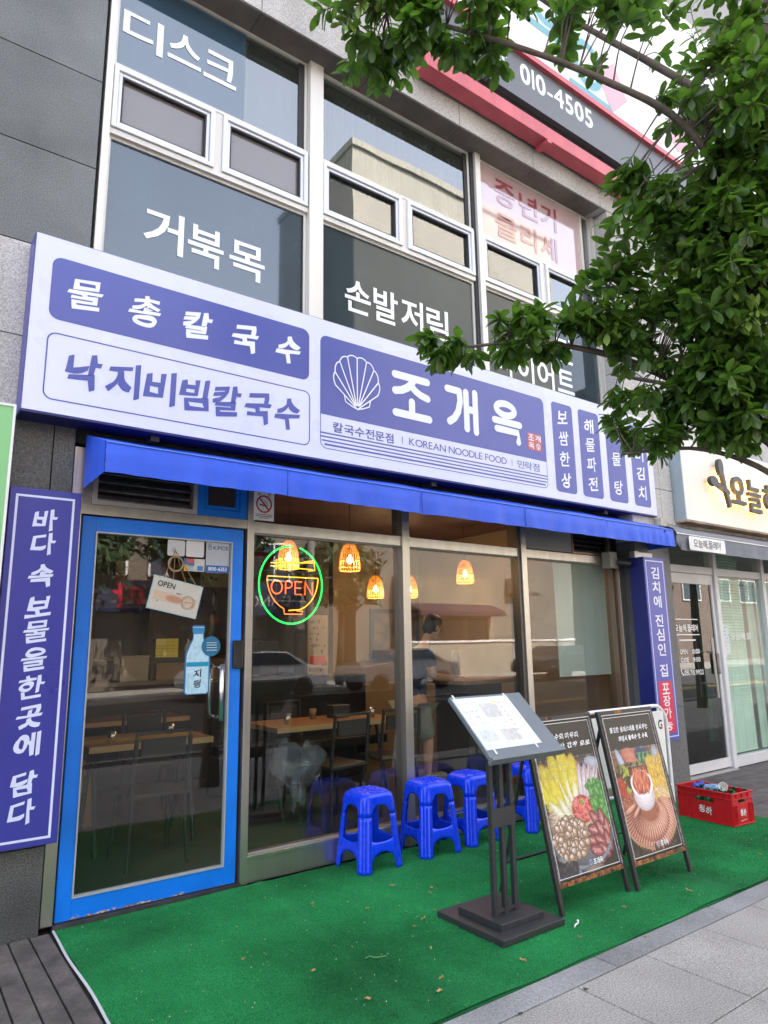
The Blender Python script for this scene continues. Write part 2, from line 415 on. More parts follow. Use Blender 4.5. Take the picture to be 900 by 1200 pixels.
r8 = random.Random(5); b = MB()
for _ in range(16):
    x, y, r_ = r8.uniform(1.2, 6), r8.uniform(0.9, 2.2), r8.uniform(0.004, 0.013); k = 9
    b.add([(x+r_*(1+0.3*math.sin(j*2.1+x*9))*math.cos(2*math.pi*j/k), y+r_*math.sin(2*math.pi*j/k), 0.0045) for j in range(k)], [tuple(range(k))])
tag(b.build('trodden_gum', mat('gum_dark', (0.06, 0.058, 0.055), 0.8), bed), kind='stuff')
# green turf carpet, a slightly wavy thin sheet
b = MB(); nx, ny = 200, 30; X0, X1, Y0, Y1 = 0.872, 5.95, 2.262, 4.13
vs = []
for j in range(ny+1):
    for i in range(nx+1):
        x = X0+(X1-X0)*i/nx; y = Y0+(Y1-Y0)*j/ny
        z = 0.012+0.003*math.sin(x*3.1+y*2)*math.sin(y*4.7)+0.0025*math.sin(x*11)*math.sin(y*9+x)+0.007*math.exp(-((x-1.9-0.12*(y-3))/0.035)**2)+0.005*math.exp(-((x-4.05+0.1*(y-3))/0.05)**2)
        if i == 0: x += 0.006*math.sin(y*9)
        if i == nx: x -= 0.25*(j < ny*0.42)*0; 
        if j in (0, ny): y += 0.004*math.sin(x*7)*(1 if j == 0 else 0)
        vs.append((x, y, z))
fs = [(j*(nx+1)+i, j*(nx+1)+i+1, (j+1)*(nx+1)+i+1, (j+1)*(nx+1)+i) for j in range(ny) for i in range(nx)]
b.add(vs, fs); b.box(X0+0.002, X1-0.002, Y0+0.002, Y1-0.002, 0.0, 0.006)
carpet = b.build('turf_carpet', m_carpet, recenter=False, smooth=False); tag(carpet, kind='structure')
b = MB(); P = [(0.868+0.004*math.sin(y*8), y, 0.014) for y in np.linspace(2.0, 4.12, 30)]; b.tube(P, 0.006, 6); b.build('carpet_edge_strip', mat('edge_tape', (0.55, 0.56, 0.58), 0.5), carpet)
# short turf blades
def tufts(n, seed):
    r = np.random.RandomState(seed); x = r.uniform(X0+0.01, X1-0.01, n); y = r.uniform(Y0+0.005, Y1-0.005, n)
    a = r.uniform(0, math.pi, n); h = r.uniform(0.003, 0.0075, n); w = r.uniform(0.001, 0.002, n); lx = r.normal(0, 0.003, n); ly = r.normal(0, 0.003, n)
    z0 = 0.013+0*x
    A = np.stack([x-w*np.cos(a), y-w*np.sin(a), z0], 1); B = np.stack([x+w*np.cos(a), y+w*np.sin(a), z0], 1); C = np.stack([x+lx, y+ly, z0+h], 1)
    co = np.stack([A, B, C], 1).reshape(-1, 3); me = bpy.data.meshes.new('turf'); me.vertices.add(3*n); me.vertices.foreach_set('co', co.ravel())
    me.loops.add(3*n); me.loops.foreach_set('vertex_index', np.arange(3*n).astype(np.int32)); me.polygons.add(n); me.polygons.foreach_set('loop_start', np.arange(0, 3*n, 3).astype(np.int32)); me.update(calc_edges=True)
    return me
o = link_mesh('turf_blades', tufts(220000, 3), mat('turf_blade', (0.022, 0.235, 0.070), 0.8, noise=(1.3, 0.45), speck=(150, 0.4, 1.6), spec=0.2), carpet, recenter=False); tag(o, kind='stuff')
# deck of planks at the left of the carpet and before the right-hand shop
deckL = slabless('timber_deck_bed', -1.6, 0.862, 1.9, 4.12, -0.008, m_joint); deckL.name = 'boardwalk'
def plank(parent, x0, x1, y0, y1, z0, z1):
    q = MB(); q.box(x0, x1, y0, y1, z0, z1); return q.build('plank', m_deck, parent, bevel=0.003)
for i in range(14):
    x1 = 0.850-0.0947*i-(0 if i == 0 else 0.0)
    plank(deckL, x1-0.087, x1, 2.0, 4.11, -0.006, 0.012+random.uniform(-0.001, 0.001))
deckR = slabless('timber_deck_bed', 5.96, 14, 2.262, 4.22, -0.02, m_joint); deckR.name = 'boardwalk'
for j in range(14):
    y0 = 2.27+j*0.1395
    xx = [5.962, 8.1, 10.2, 13.9] if j % 2 else [5.962, 7.2, 9.4, 13.9]
    for a, c in zip(xx[:-1], xx[1:]): plank(deckR, a+0.002, c-0.002, y0, y0+0.132, -0.015, 0.008+random.uniform(-0.001, 0.001))

# ================================================================== THE BUILDING
bld = thing('commercial_building', 'granite clad commercial building with a noodle restaurant on the ground floor and filmed windows above', 'building', (3.4, 4.2, 0))
g_dark = mat('granite_dark', (0.125, 0.135, 0.135), 0.62, noise=(2.5, 0.2), speck=(150, 0.42, 1.7), streak=(1.0, 0.26), bump=(260, 0.2, 0.0015), rand=0.08)
g_black = mat('granite_black', (0.06, 0.062, 0.062), 0.38, noise=(2.5, 0.3), speck=(120, 0.3, 2.2), bump=(260, 0.1, 0.001))
g_light = mat('granite_light', (0.44, 0.43, 0.41), 0.8, noise=(2.0, 0.12), speck=(130, 0.5, 1.4), streak=(1.4, 0.2), bump=(260, 0.25, 0.0015), rand=0.06)
g_mid = mat('granite_mid', (0.12, 0.12, 0.118), 0.6, noise=(2.5, 0.15), speck=(130, 0.4, 1.7), streak=(1.2, 0.12))
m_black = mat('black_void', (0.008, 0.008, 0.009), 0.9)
m_bwall = mat('building_core', (0.3, 0.29, 0.28), 0.9, noise=(1, 0.1))
def core(x0, x1, y0, y1, z0, z1, name='core_wall', m=None):
    b = MB(); b.box(x0, x1, y0, y1, z0, z1); return b.build(name, m or m_bwall, bld)
# masses; the unseen upper height is added to shade the street
core(-14, 0.79, 4.17, 9.6, -0.3, 21); core(-14, 26, 9.6, 15, -0.3, 21); core(0.79, 6.05, 4.5, 9.6, 7.0, 21); core(6.06, 26, 4.6, 9.6, 2.9, 21)
core(0.79, 6.05, 4.12, 4.5, 6.32, 21)
core(0.80, 6.03, 4.3, 9.6, 2.78, 3.0, 'floor_slab', mat('ceiling_wood', (0.07, 0.035, 0.018), 0.5, streak=(3, 0.3)))
core(0.80, 6.03, 4.26, 9.6, -0.2, 0.02, 'ground_floor', mat('floor_tile', (0.075, 0.072, 0.068), 0.5, noise=(3, 0.2), speck=(200, 0.6, 1.4)))
core(6.06, 26, 4.12, 4.6, 2.9, 21)
def panel(x0, x1, z0, z1, yf, m, d=0.045, parent=bld, name='granite_panel'):
    gp = 0.003; b = MB(); b.box(x0+gp, x1-gp, yf, yf+d, z0+gp, z1-gp); return b.build(name, m, parent, bevel=0.002)
# left wall panels (front plane 4.12)
for z0, z1 in ((3.772, 4.408), (4.408, 5.043), (5.043, 5.68), (5.68, 6.32), (6.32, 6.96)):
    panel(-0.45, 0.808, z0, z1, 4.12, g_dark); panel(-1.7, -0.45, z0, z1, 4.12, g_dark)
for z0, z1 in ((3.192, 3.772), (2.72, 3.192)):
    panel(-0.45, 0.808, z0, z1, 4.12, g_light); panel(-1.7, -0.45, z0, z1, 4.12, g_light)
panel(-0.45, 0.69, 1.9, 2.72, 4.12, g_black); panel(0.69, 0.806, 1.9, 2.72, 4.12, g_black); panel(-0.45, 0.806, 0.435, 1.9, 4.12, g_black); panel(-0.45, 0.806, 0.0, 0.435, 4.125, g_black)
for z0, z1 in ((1.9, 2.72), (0.435, 1.9), (0, 0.435)): panel(-1.7, -0.45, z0, z1, 4.12, g_black)
# stone return beside the upper windows is the steel jamb; band over the windows
xs = [-1.15, 0.808, 1.85, 2.85, 3.85, 4.85, 5.93, 7.0, 8.1, 9.2]
for a, c in zip(xs[1:-1], xs[2:]):
    panel(a, c, 6.125, 6.86, 3.98, g_light, 0.26)
core(0.80, 9.2, 4.0, 4.12, 6.87, 9.5)
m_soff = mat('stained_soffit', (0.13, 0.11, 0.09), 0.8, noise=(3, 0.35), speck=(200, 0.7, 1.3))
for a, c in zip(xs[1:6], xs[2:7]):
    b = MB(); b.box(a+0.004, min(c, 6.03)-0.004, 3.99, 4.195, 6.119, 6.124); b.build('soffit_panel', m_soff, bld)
# right pier: lower mid grey, upper light
for z0, z1, m in ((0.0, 0.78, g_mid), (0.78, 2.42, g_mid), (2.42, 3.02, g_light), (3.02, 3.62, g_light), (3.62, 4.24, g_light), (4.24, 4.86, g_light), (4.86, 5.48, g_light), (5.48, 6.122, g_light)):
    up_ = z0 > 2.4
    for a, c in (((6.03, 6.57), (6.57, 6.80)) if up_ else ((6.03, 6.63),)): panel(a, c, z0, z1, 3.98, m, 0.3)
for i in range(6):
    z0 = 2.9+i*0.62
    if z0 > 6: break
    for k in range(4): panel(6.80+k*1.1, 7.9+k*1.1, z0, min(z0+0.62, 6.122), 4.0, g_light, 0.1)

# ---- upper windows
m_alu = mat('anodised_aluminium', (0.62, 0.60, 0.55), 0.45, 0.35, streak=(2.5, 0.12))
m_sash = mat('white_sash', (0.72, 0.74, 0.78), 0.4, streak=(3, 0.06))
m_gask = mat('gasket', (0.02, 0.02, 0.022), 0.6)
m_film = mat('blue_grey_film', (0.028, 0.062, 0.095), 0.03, ior=2.3, noise=(2.5, 0.12))
m_film2 = mat('grey_film', (0.023, 0.040, 0.048), 0.03, ior=1.5, noise=(2.5, 0.12))
m_pink = mat('pink_film', (0.50, 0.36, 0.36), 0.03, ior=2.6)
m_dkglass = glass_mat('upper_glass', 2.9, (0.6, 0.66, 0.62), 0.03, (0.35, 0.4, 0.38))
m_let = mat('cut_vinyl_white', (0.80, 0.84, 0.86), 0.08, ior=1.8)
m_letred = mat('cut_vinyl_red', (0.28, 0.06, 0.08), 0.04, ior=2.8)
core(0.83, 6.03, 5.6, 5.7, 2.99, 6.4, 'office_partition', mat('office_wall', (0.10, 0.095, 0.085), 0.9, noise=(1, 0.3)))
core(0.83, 6.03, 4.3, 5.6, 6.13, 6.2, 'office_ceiling', mat('office_ceiling', (0.12, 0.11, 0.10), 0.9))
win = [(0.875, 2.36), (2.49, 4.15), (4.26, 5.99)]
def wframe(x0, x1, z0, z1, name='window'):
    b = MB(); b.frame(x0, x1, z0, z1, 0.022, 4.19, 4.25); return b.build(name, m_alu, bld)
for bi, (x0, x1) in enumerate(win):
    w1 = wframe(x0, x1, 5.285, 6.118)
    xi0, xi1 = x0+0.012, x1-0.012
    if bi == 0:
        b = MB(); b.box(xi0, 1.826, 4.205, 4.212, 5.30, 6.11); b.build('film', m_film, w1)
        b = MB(); b.box(1.826, xi1-0.06, 4.207, 4.212, 5.30, 6.11); b.build('pane', m_dkglass, w1)
        b = MB(); b.box(1.832, 1.872, 4.26, 4.32, 5.3, 6.1); b.build('curtain_edge', mat('tan_curtain', (0.4, 0.27, 0.18), 0.9), w1)
        b = MB(); b.box(1.872, xi1-0.06, 4.33, 4.345, 5.3, 6.08); b.build('blind', mat('lilac_blind', (0.17, 0.16, 0.19), 0.8, streak=(8, 0.2)), w1)
        b = MB(); b.box(xi1-0.06, xi1, 4.196, 4.212, 5.30, 6.11); b.build('gasket', m_gask, w1)
    elif bi == 1:
        b = MB(); b.box(xi0, xi1-0.05, 4.207, 4.212, 5.30, 6.11); b.build('pane', m_dkglass, w1)
        b = MB(); b.box(xi1-0.05, xi1, 4.196, 4.212, 5.30, 6.11); b.build('gasket', m_gask, w1)
        vs = []; n = 90
        for i in range(n+1):
            x = xi0+(xi1-xi0)*i/n; y = 4.36+0.02*math.sin(i*1.9)+0.01*math.sin(i*0.7); vs += [(x, y, 5.29), (x, y, 6.12)]
        b = MB(); b.add(vs, [(2*i, 2*i+2, 2*i+3, 2*i+1) for i in range(n)]); b.build('curtain', mat('sheer_curtain', (0.30, 0.33, 0.26), 0.9, streak=(6, 0.25)), w1)
    else:
        b = MB(); b.box(xi0, xi1-0.16, 4.205, 4.212, 5.30, 6.11); b.build('film', m_pink, w1)
        b = MB(); b.box(xi1-0.16, xi1-0.12, 4.19, 4.212, 5.30, 6.11); b.build('mullion', m_alu, w1)
        b = MB(); b.box(xi1-0.12, xi1, 4.207, 4.212, 5.30, 6.11); b.build('pane', m_dkglass, w1)
    # sash row
    n = 2; w = (x1-x0-0.03)/n; zb, zt = 4.785, 5.262
    fr = MB(); fr.box(x0, x1, 4.165, 4.25, 5.262, 5.285); fr.box(x0, x1, 4.165, 4.25, 4.745, 4.785); fr.box((x0+x1)/2-0.03, (x0+x1)/2+0.03, 4.17, 4.25, 4.785, 5.262)
    row = fr.build('window', m_alu, bld)
    for k in range(2):
        a = x0+0.006 if k == 0 else (x0+x1)/2+0.032; c = (x0+x1)/2-0.032 if k == 0 else x1-0.006
        b = MB(); b.frame(a, c, zb+0.004, zt-0.004, 0.032, 4.150, 4.21); b.frame(a+0.036, c-0.036, zb+0.04, zt-0.04, 0.022, 4.165, 4.215); b.build('sash', m_sash, row, bevel=0.003)
        b = MB(); b.frame(a+0.058, c-0.058, zb+0.062, zt-0.062, 0.012, 4.172, 4.212); b.build('gasket', m_gask, row)
        b = MB(); b.box(a+0.070, c-0.070, 4.200, 4.205, zb+0.074, zt-0.074); b.build('pane', mat('sash_film', (0.16, 0.14, 0.135) if bi == 0 else (0.10, 0.09, 0.08), 0.05, ior=1.9) if bi == 0 else m_dkglass, row)
    # lower panes
    b = MB(); b.frame(x0, x1, 3.0, 4.745, 0.022, 4.19, 4.25); w2 = b.build('window', m_alu, bld)
    b = MB(); b.box(xi0, xi1, 4.205, 4.212, 3.02, 4.73); b.build('film', m_film2 if bi else mat('film_lower_left', (0.020, 0.042, 0.062), 0.03, ior=2.0, noise=(2, 0.15)), w2)
    if bi == 0: b = MB(); b.box(xi1-0.02, xi1, 4.196, 4.206, 3.02, 4.73); b.build('gasket', m_gask, w2)
    YT = 4.201
    if bi == 0:
        text('lettering', [('디', 0.925, 1.20, 5.52, 5.79), ('스', 1.235, 1.48, 5.56, 5.80), ('크', 1.50, 1.755, 5.545, 5.79)], (0, YT, 0), m_let, w1, style='bold')
        text('lettering', [('거', 1.14, 1.41, 4.045, 4.35), ('북', 1.44, 1.70, 4.04, 4.33), ('목', 1.745, 2.02, 4.04, 4.32)], (0, YT, 0), m_let, w2, style='bold')
    if bi == 1:
        text('lettering', [('손', 2.725, 2.975, 4.055, 4.335), ('발', 3.005, 3.255, 4.05, 4.345), ('저', 3.29, 3.53, 4.05, 4.345), ('림', 3.57, 3.82, 4.05, 4.345)], (0, YT, 0), m_let, w2, style='bold')
    if bi == 2:
        text('lettering', [('중', 4.50, 4.80, 5.74, 6.015), ('년', 4.86, 5.14, 5.74, 6.015), ('기', 5.19, 5.44, 5.74, 6.02)], (0, YT, 0), m_letred, w1, style='bold')
        text('lettering', [('쿨', 4.50, 4.80, 5.375, 5.64), ('리', 4.86, 5.10, 5.375, 5.65), ('세', 5.16, 5.42, 5.375, 5.65)], (0, YT, 0), m_letred, w1, style='bold')
        text('lettering', [('다', 4.42, 4.66, 3.90, 4.19), ('이', 4.70, 4.93, 3.90, 4.19), ('어', 4.98, 5.23, 3.90, 4.19), ('트', 5.28, 5.54, 3.92, 4.17)], (0, YT, 0), m_let, w2, style='bold')
        text('lettering', [('전', 5.28, 5.54, 4.25, 4.53)], (0, YT, 0), m_let, w2, style='bold')
def post(x0, x1, z0, z1, y0=4.15, y1=4.3, m=None, name='mullion'):
    b = MB(); b.box(x0, x1, y0, y1, z0, z1); return b.build(name, m or m_alu, bld, bevel=0.002)
post(0.828, 0.873, 2.75, 6.118, 4.13); post(2.363, 2.487, 3.0, 6.118, 4.14); post(4.153, 4.19, 3.0, 6.118, 4.17, m=m_gask, name='gasket'); post(4.192, 4.257, 3.0, 6.118, 4.14)
post(5.992, 6.028, 3.0, 6.118, 4.15)

# ---- ground floor shopfront
m_steel = mat('brushed_steel', (0.52, 0.49, 0.45), 0.32, 0.9, streak=(14, 0.10))
m_bronze = mat('bronze_metal', (0.30, 0.22, 0.16), 0.35, 0.8)
m_glass = glass_mat('shop_glass', 1.78, (0.88, 0.90, 0.88), 0.005, (0.35, 0.36, 0.33))
post(0.812, 0.872, 0.03, 2.6, 4.15, 4.28, m_steel, 'steel_jamb')
b = MB(); b.box(0.872, 1.912, 4.155, 4.27, 2.207, 2.266); b.build('steel_head', m_steel, bld)
post(1.913, 1.962, 0.012, 2.7, 4.15, 4.28, m_steel, 'steel_post')
# louvre over the door
b = MB(); b.frame(0.925, 1.56, 2.268, 2.62, 0.028, 4.15, 4.2); lv = b.build('louvre', mat('louvre_frame', (0.42, 0.40, 0.37), 0.45, 0.5), bld)
b = MB(); b.box(0.95, 1.54, 4.235, 4.25, 2.28, 2.61); b.build('backing', m_black, lv)
for i in range(6):
    z = 2.31+i*0.052; b = MB(); b.add([(0.953, 4.165, z-0.010), (1.532, 4.165, z-0.010), (1.532, 4.21, z+0.026), (0.953, 4.21, z+0.026), (0.953, 4.165, z-0.004), (1.532, 4.165, z-0.004), (1.532, 4.21, z+0.031), (0.953, 4.21, z+0.031)],
        [(0, 1, 2, 3), (7, 6, 5, 4), (0, 4, 5, 1), (1, 5, 6, 2), (2, 6, 7, 3), (3, 7, 4, 0)]); b.build('louvre_slat', mat('slat_grey', (0.22, 0.21, 0.20), 0.4, 0.5, noise=(20, 0.3)), lv)
b = MB(); b.box(0.875, 0.923, 4.17, 4.25, 2.268, 2.62); b.build('steel_trim', m_steel, bld)
m_blue = mat('blue_enamel', (0.003, 0.17, 0.68), 0.35, noise=(3, 0.08), bump=(60, 0.05, 0.001))
b = MB(); b.frame(1.563, 1.911, 2.268, 2.66, 0.05, 4.165, 4.24, wb=0.05, wt=0.03); b.frame(1.618, 1.86, 2.322, 2.63, 0.022, 4.175, 4.24); tw = b.build('transom_window', m_blue, bld, bevel=0.002)
b = MB(); b.box(1.641, 1.838, 4.205, 4.21, 2.34, 2.61); b.build('pane', mat('brown_pane', (0.06, 0.045, 0.03), 0.1), tw)
# the door
b = MB(); b.frame(0.885, 1.892, 0.032, 2.197, 0.078, 4.168, 4.212, wb=0.105, wt=0.088)
def door_mat():
    m = mat('door_blue', (0.002, 0.18, 0.78), 0.38); N = m.node_tree.nodes; L = m.node_tree.links; bs = N['Principled BSDF']
    g = N.new('ShaderNodeNewGeometry'); sx = N.new('ShaderNodeSeparateXYZ'); L.new(g.outputs['Position'], sx.inputs[0])
    n = N.new('ShaderNodeTexNoise'); n.inputs['Scale'].default_value = 16; n.inputs['Detail'].default_value = 8; n.inputs['Roughness'].default_value = 0.7
    mp = N.new('ShaderNodeMapping'); mp.inputs['Scale'].default_value = (0.6, 1, 2.2); L.new(g.outputs['Position'], mp.inputs[0]); L.new(mp.outputs[0], n.inputs['Vector'])
    zr = N.new('ShaderNodeMapRange'); L.new(sx.outputs[2], zr.inputs[0]); zr.inputs[1].default_value = 0.03; zr.inputs[2].default_value = 0.085; zr.inputs[3].default_value = 0.16; zr.inputs[4].default_value = -0.2
    ad = N.new('ShaderNodeMath'); ad.operation = 'ADD'; L.new(n.outputs[0], ad.inputs[0]); L.new(zr.outputs[0], ad.inputs[1])
    st = N.new('ShaderNodeMapRange'); L.new(ad.outputs[0], st.inputs[0]); st.inputs[1].default_value = 0.60; st.inputs[2].default_value = 0.62
    n2 = N.new('ShaderNodeTexNoise'); n2.inputs['Scale'].default_value = 60; L.new(g.outputs['Position'], n2.inputs['Vector'])
    cr_ = N.new('ShaderNodeValToRGB'); cr_.color_ramp.elements[0].position = 0.42; cr_.color_ramp.elements[0].color = (0.22, 0.09, 0.035, 1); cr_.color_ramp.elements[1].position = 0.58; cr_.color_ramp.elements[1].color = (0.55, 0.5, 0.45, 1); L.new(n2.outputs[0], cr_.inputs[0])
    n3 = N.new('ShaderNodeTexNoise'); n3.inputs['Scale'].default_value = 5; n3.inputs['Detail'].default_value = 6; L.new(g.outputs['Position'], n3.inputs['Vector'])
    m3 = N.new('ShaderNodeMapRange'); L.new(n3.outputs[0], m3.inputs[0]); m3.inputs[1].default_value = 0.3; m3.inputs[2].default_value = 0.7; m3.inputs[3].default_value = 0.88; m3.inputs[4].default_value = 1.1
    rgb = N.new('ShaderNodeRGB'); rgb.outputs[0].default_value = (0.002, 0.18, 0.78, 1); sc_ = N.new('ShaderNodeVectorMath'); sc_.operation = 'SCALE'; L.new(rgb.outputs[0], sc_.inputs[0]); L.new(m3.outputs[0], sc_.inputs['Scale'])
    mx = N.new('ShaderNodeMix'); mx.data_type = 'RGBA'; L.new(st.outputs[0], mx.inputs[0]); L.new(sc_.outputs[0], mx.inputs[6]); L.new(cr_.outputs[0], mx.inputs[7]); L.new(mx.outputs[2], bs.inputs['Base Color'])
    return m
door = b.build('door', door_mat(), bld, bevel=0.003)
b = MB(); b.frame(0.962, 1.815, 0.136, 2.110, 0.008, 4.162, 4.2); b.build('glazing_bead', mat('bead', (0.45, 0.48, 0.5), 0.4, 0.3), door)
b = MB(); b.box(0.965, 1.812, 4.186, 4.192, 0.139, 2.107); b.build('pane', m_glass, door)
b = MB(); b.tube([(1.738, 4.10, 1.33), (1.738, 4.10, 0.99)], 0.014, 12); b.tube([(1.738, 4.10, 1.31), (1.738, 4.19, 1.31)], 0.009, 8); b.tube([(1.738, 4.10, 1.01), (1.738, 4.19, 1.01)], 0.009, 8)
b.tube([(1.738, 4.29, 1.33), (1.738, 4.29, 0.99)], 0.014, 12); b.tube([(1.738, 4.19, 1.31), (1.738, 4.29, 1.31)], 0.009, 8); b.tube([(1.738, 4.19, 1.01), (1.738, 4.29, 1.01)], 0.009, 8)
b.build('handle', mat('chrome', (0.8, 0.8, 0.8), 0.22, 1.0), door, smooth=True)
b = MB(); b.box(1.832, 1.898, 4.14, 4.168, 1.30, 1.475); lk = b.build('lock', mat('gloss_black', (0.01, 0.01, 0.011), 0.1), door, bevel=0.004)
b = MB(); b.box(0.872, 1.913, 4.135, 4.3, -0.02, 0.028); b.build('threshold', mat('dark_sill', (0.06, 0.058, 0.055), 0.5, 0.4, noise=(12, 0.3)), bld)
# stickers on the door glass (flat print)
YS = 4.184
def st(name, x0, x1, z0, z1, col, r=0.012, y=YS, rough=0.5, parent=door):
    return flat(name, [rrect(x0, x1, z0, z1, r)], (0, y, 0), mat('print_%s_%.2f%.2f%.2f' % (name, *col), col, rough), parent)
st('sticker', 1.392, 1.503, 1.998, 2.098, (0.55, 0.56, 0.58)); st('sticker', 1.510, 1.628, 1.998, 2.103, (0.62, 0.63, 0.65))
st('sticker', 1.642, 1.800, 1.905, 2.105, (0.42, 0.46, 0.52), 0.01)
st('sticker', 1.643, 1.799, 1.906, 1.952, (0.02, 0.11, 0.40), 0.01, YS-0.0008)
text('lettering', fit('KPCS', 1.69, 1.79, 2.055, 0.035), (0, YS-0.001, 0), mat('navy_print', (0.02, 0.05, 0.2), 0.5), door, style='bold')
strokes('emblem', [arc(1.667, 2.064, 0.010, 0.010, 0, 350, 12), arc(1.667, 2.083, 0.008, 0.008, 0, 350, 12)], 0.004, (0, YS-0.001, 0), MATS['navy_print'], door)
text('lettering', fit('1800-6353', 1.66, 1.785, 1.918, 0.034), (0, YS-0.0016, 0), mat('white_print', (0.8, 0.82, 0.85), 0.5), door, style='bold')
cv = Canvas(28, 16, (0.55, 0.53, 0.5)); cv.rect(0, 14, 0, 9, (0.08, 0.16, 0.35)); cv.rect(4, 14, 0, 5, (0.5, 0.1, 0.08)); cv.rect(0, 6, 8, 16, (0.7, 0.45, 0.08)); cv.rect(6, 13, 9, 16, (0.35, 0.42, 0.5)); cv.rect(18, 26, 9, 15, (0.03, 0.2, 0.5)); cv.grain(0.3)
cv.sheet('card_sticker', (1.50, YS, 1.907), FX, FZ, 0.135, 0.08, door)
cv = Canvas(40, 40, (0.75, 0.5, 0.03)); 
for i in range(1, 6): cv.rect(0, 40, i*7, i*7+1, (0.35, 0.22, 0.03))
for i in range(1, 4): cv.rect(i*10, i*10+1, 0, 40, (0.5, 0.33, 0.03))
cv.grain(0.1)
cal = thing('wall_calendar', 'small yellow calendar seen through the blue door', 'calendar', (1.66, 4.9, 1.36))
cv.sheet('sheet', (1.58, 4.9, 1.37), FX, FZ, 0.16, 0.13, cal)
b = MB(); b.box(1.575, 1.745, 4.905, 4.92, 1.35, 1.505); b.build('backing_board', mat('dark_board', (0.05, 0.05, 0.05), 0.6), cal)
# bottle shaped sticker
def bottle_outline(cx, z0, s):
    half = [(0.070, 0.0), (0.082, 0.012), (0.082, 0.20), (0.078, 0.25), (0.055, 0.305), (0.036, 0.34), (0.034, 0.375), (0.040, 0.38), (0.040, 0.42)]
    return [(cx+x*s, z0+z*s) for x, z in half]+[(cx-x*s, z0+z*s) for x, z in half[::-1]]
bs_ = flat('sticker', [bottle_outline(1.612, 1.150, 1.0)], (0, YS, 0), mat('bottle_print_edge', (0.02, 0.14, 0.32), 0.4), door)
flat('sticker', [[(1.612+(x-1.612)*0.88, 1.155+(z-1.150)*0.965) for x, z in bottle_outline(1.612, 1.150, 1.0)]], (0, YS-0.0008, 0), mat('bottle_print', (0.42, 0.62, 0.74), 0.4, noise=(40, 0.15)), door)
st('sticker', 1.541, 1.683, 1.318, 1.345, (0.0, 0.25, 0.42), 0.002, YS-0.0016); st('sticker', 1.577, 1.647, 1.517, 1.556, (0.02, 0.22, 0.45), 0.004, YS-0.0016)
text('lettering', [('지', 1.587, 1.637, 1.252, 1.302), ('평', 1.587, 1.637, 1.190, 1.240)], (0, YS-0.0024, 0), mat('black_print', (0.01, 0.01, 0.012), 0.5), door, style='brushs')
flat('sticker', [arc(1.695, 1.440, 0.062, 0.062, 0, 345, 24)], (0, YS-0.0022, 0), mat('teal_print', (0.01, 0.14, 0.27), 0.4), door)
cv2 = mat('pale_print', (0.5, 0.6, 0.65), 0.5)
strokes('lettering', [[(1.668+0.011*i, z), (1.674+0.011*i, z)] for z in (1.462, 1.448, 1.432, 1.416) for i in range(6)], 0.005, (0, YS-0.0026, 0), cv2, door)
# main panes
for k, (x0, x1) in enumerate(((1.962, 3.208), (3.282, 4.512), (4.617, 5.858))):
    b = MB(); b.box(x0, x1, 4.16, 4.27, 2.187, 2.262); b.build('head_rail', m_steel, bld, bevel=0.002)
    b = MB(); b.prism([(4.27, 0.012), (4.16, 0.012), (4.16, 0.150), (4.15, 0.150), (4.15, 0.170), (4.27, 0.170)][::-1], x0, x1)
    w = b.build('window', m_steel, bld, bevel=0.002)
    b = MB(); b.box(x0, x1, 4.205, 4.213, 0.16, 2.19); b.build('pane', m_glass, w)
    b = MB(); b.box(x0, x1, 4.18, 4.20, 0.165, 0.178); b.box(x0, x1, 4.18, 4.20, 2.176, 2.187); b.build('gasket', mat('grey_gasket', (0.25, 0.25, 0.24), 0.6), w)
    if k < 2:
        b = MB(); b.box(x0, x1, 4.205, 4.213, 2.262, 2.78); b.build('transom_pane', m_glass, w)
post(3.209, 3.281, 0.012, 2.78, 4.145, 4.28, m_steel, 'steel_post'); post(4.513, 4.547, 0.012, 2.78, 4.16, 4.28, mat('dark_steel', (0.12, 0.11, 0.10), 0.4, 0.8), 'steel_post'); post(4.549, 4.616, 0.012, 2.78, 4.145, 4.28, m_steel, 'steel_post')
post(5.860, 5.94, 0.012, 2.264, 4.15, 4.28, m_bronze, 'side_jamb'); post(5.942, 6.028, 0.012, 2.264, 4.13, 4.28, m_steel, 'side_jamb')
panel(4.618, 5.276, 2.268, 2.78, 4.165, mat('granite_grey', (0.2, 0.2, 0.195), 0.5, noise=(3, 0.1), speck=(200, 0.4, 1.7)), 0.04)
b = MB(); b.frame(5.28, 5.855, 2.268, 2.7, 0.02, 4.16, 4.2); lv2 = b.build('louvre', m_bronze, bld)
b = MB(); b.box(5.30, 5.84, 4.24, 4.25, 2.28, 2.7); b.build('backing', m_black, lv2)
for i in range(8):
    z = 2.30+i*0.05; b = MB(); b.add([(5.30, 4.17, z), (5.835, 4.17, z), (5.835, 4.21, z+0.03), (5.30, 4.21, z+0.03), (5.30, 4.17, z+0.006), (5.835, 4.17, z+0.006), (5.835, 4.21, z+0.036), (5.30, 4.21, z+0.036)], [(0, 1, 2, 3), (7, 6, 5, 4), (0, 4, 5, 1), (1, 5, 6, 2), (2, 6, 7, 3), (3, 7, 4, 0)]); b.build('louvre_slat', mat('slat_dark', (0.05, 0.045, 0.04), 0.4, 0.6), lv2)
b = MB(); b.box(5.86, 6.03, 4.2, 4.28, 2.266, 2.8); b.box(5.278, 5.86, 4.25, 4.28, 2.266, 2.8); b.build('dark_infill', m_black, bld)
# grey roller screen in the third pane
b = MB(); b.box(5.08, 5.845, 4.24, 4.247, 1.12, 2.18); tag(b.build('roller_screen', mat('screen_grey', (0.42, 0.47, 0.43), 0.7, streak=(3, 0.1))), 'grey green roller screen hanging in the rightmost restaurant window', 'blind')

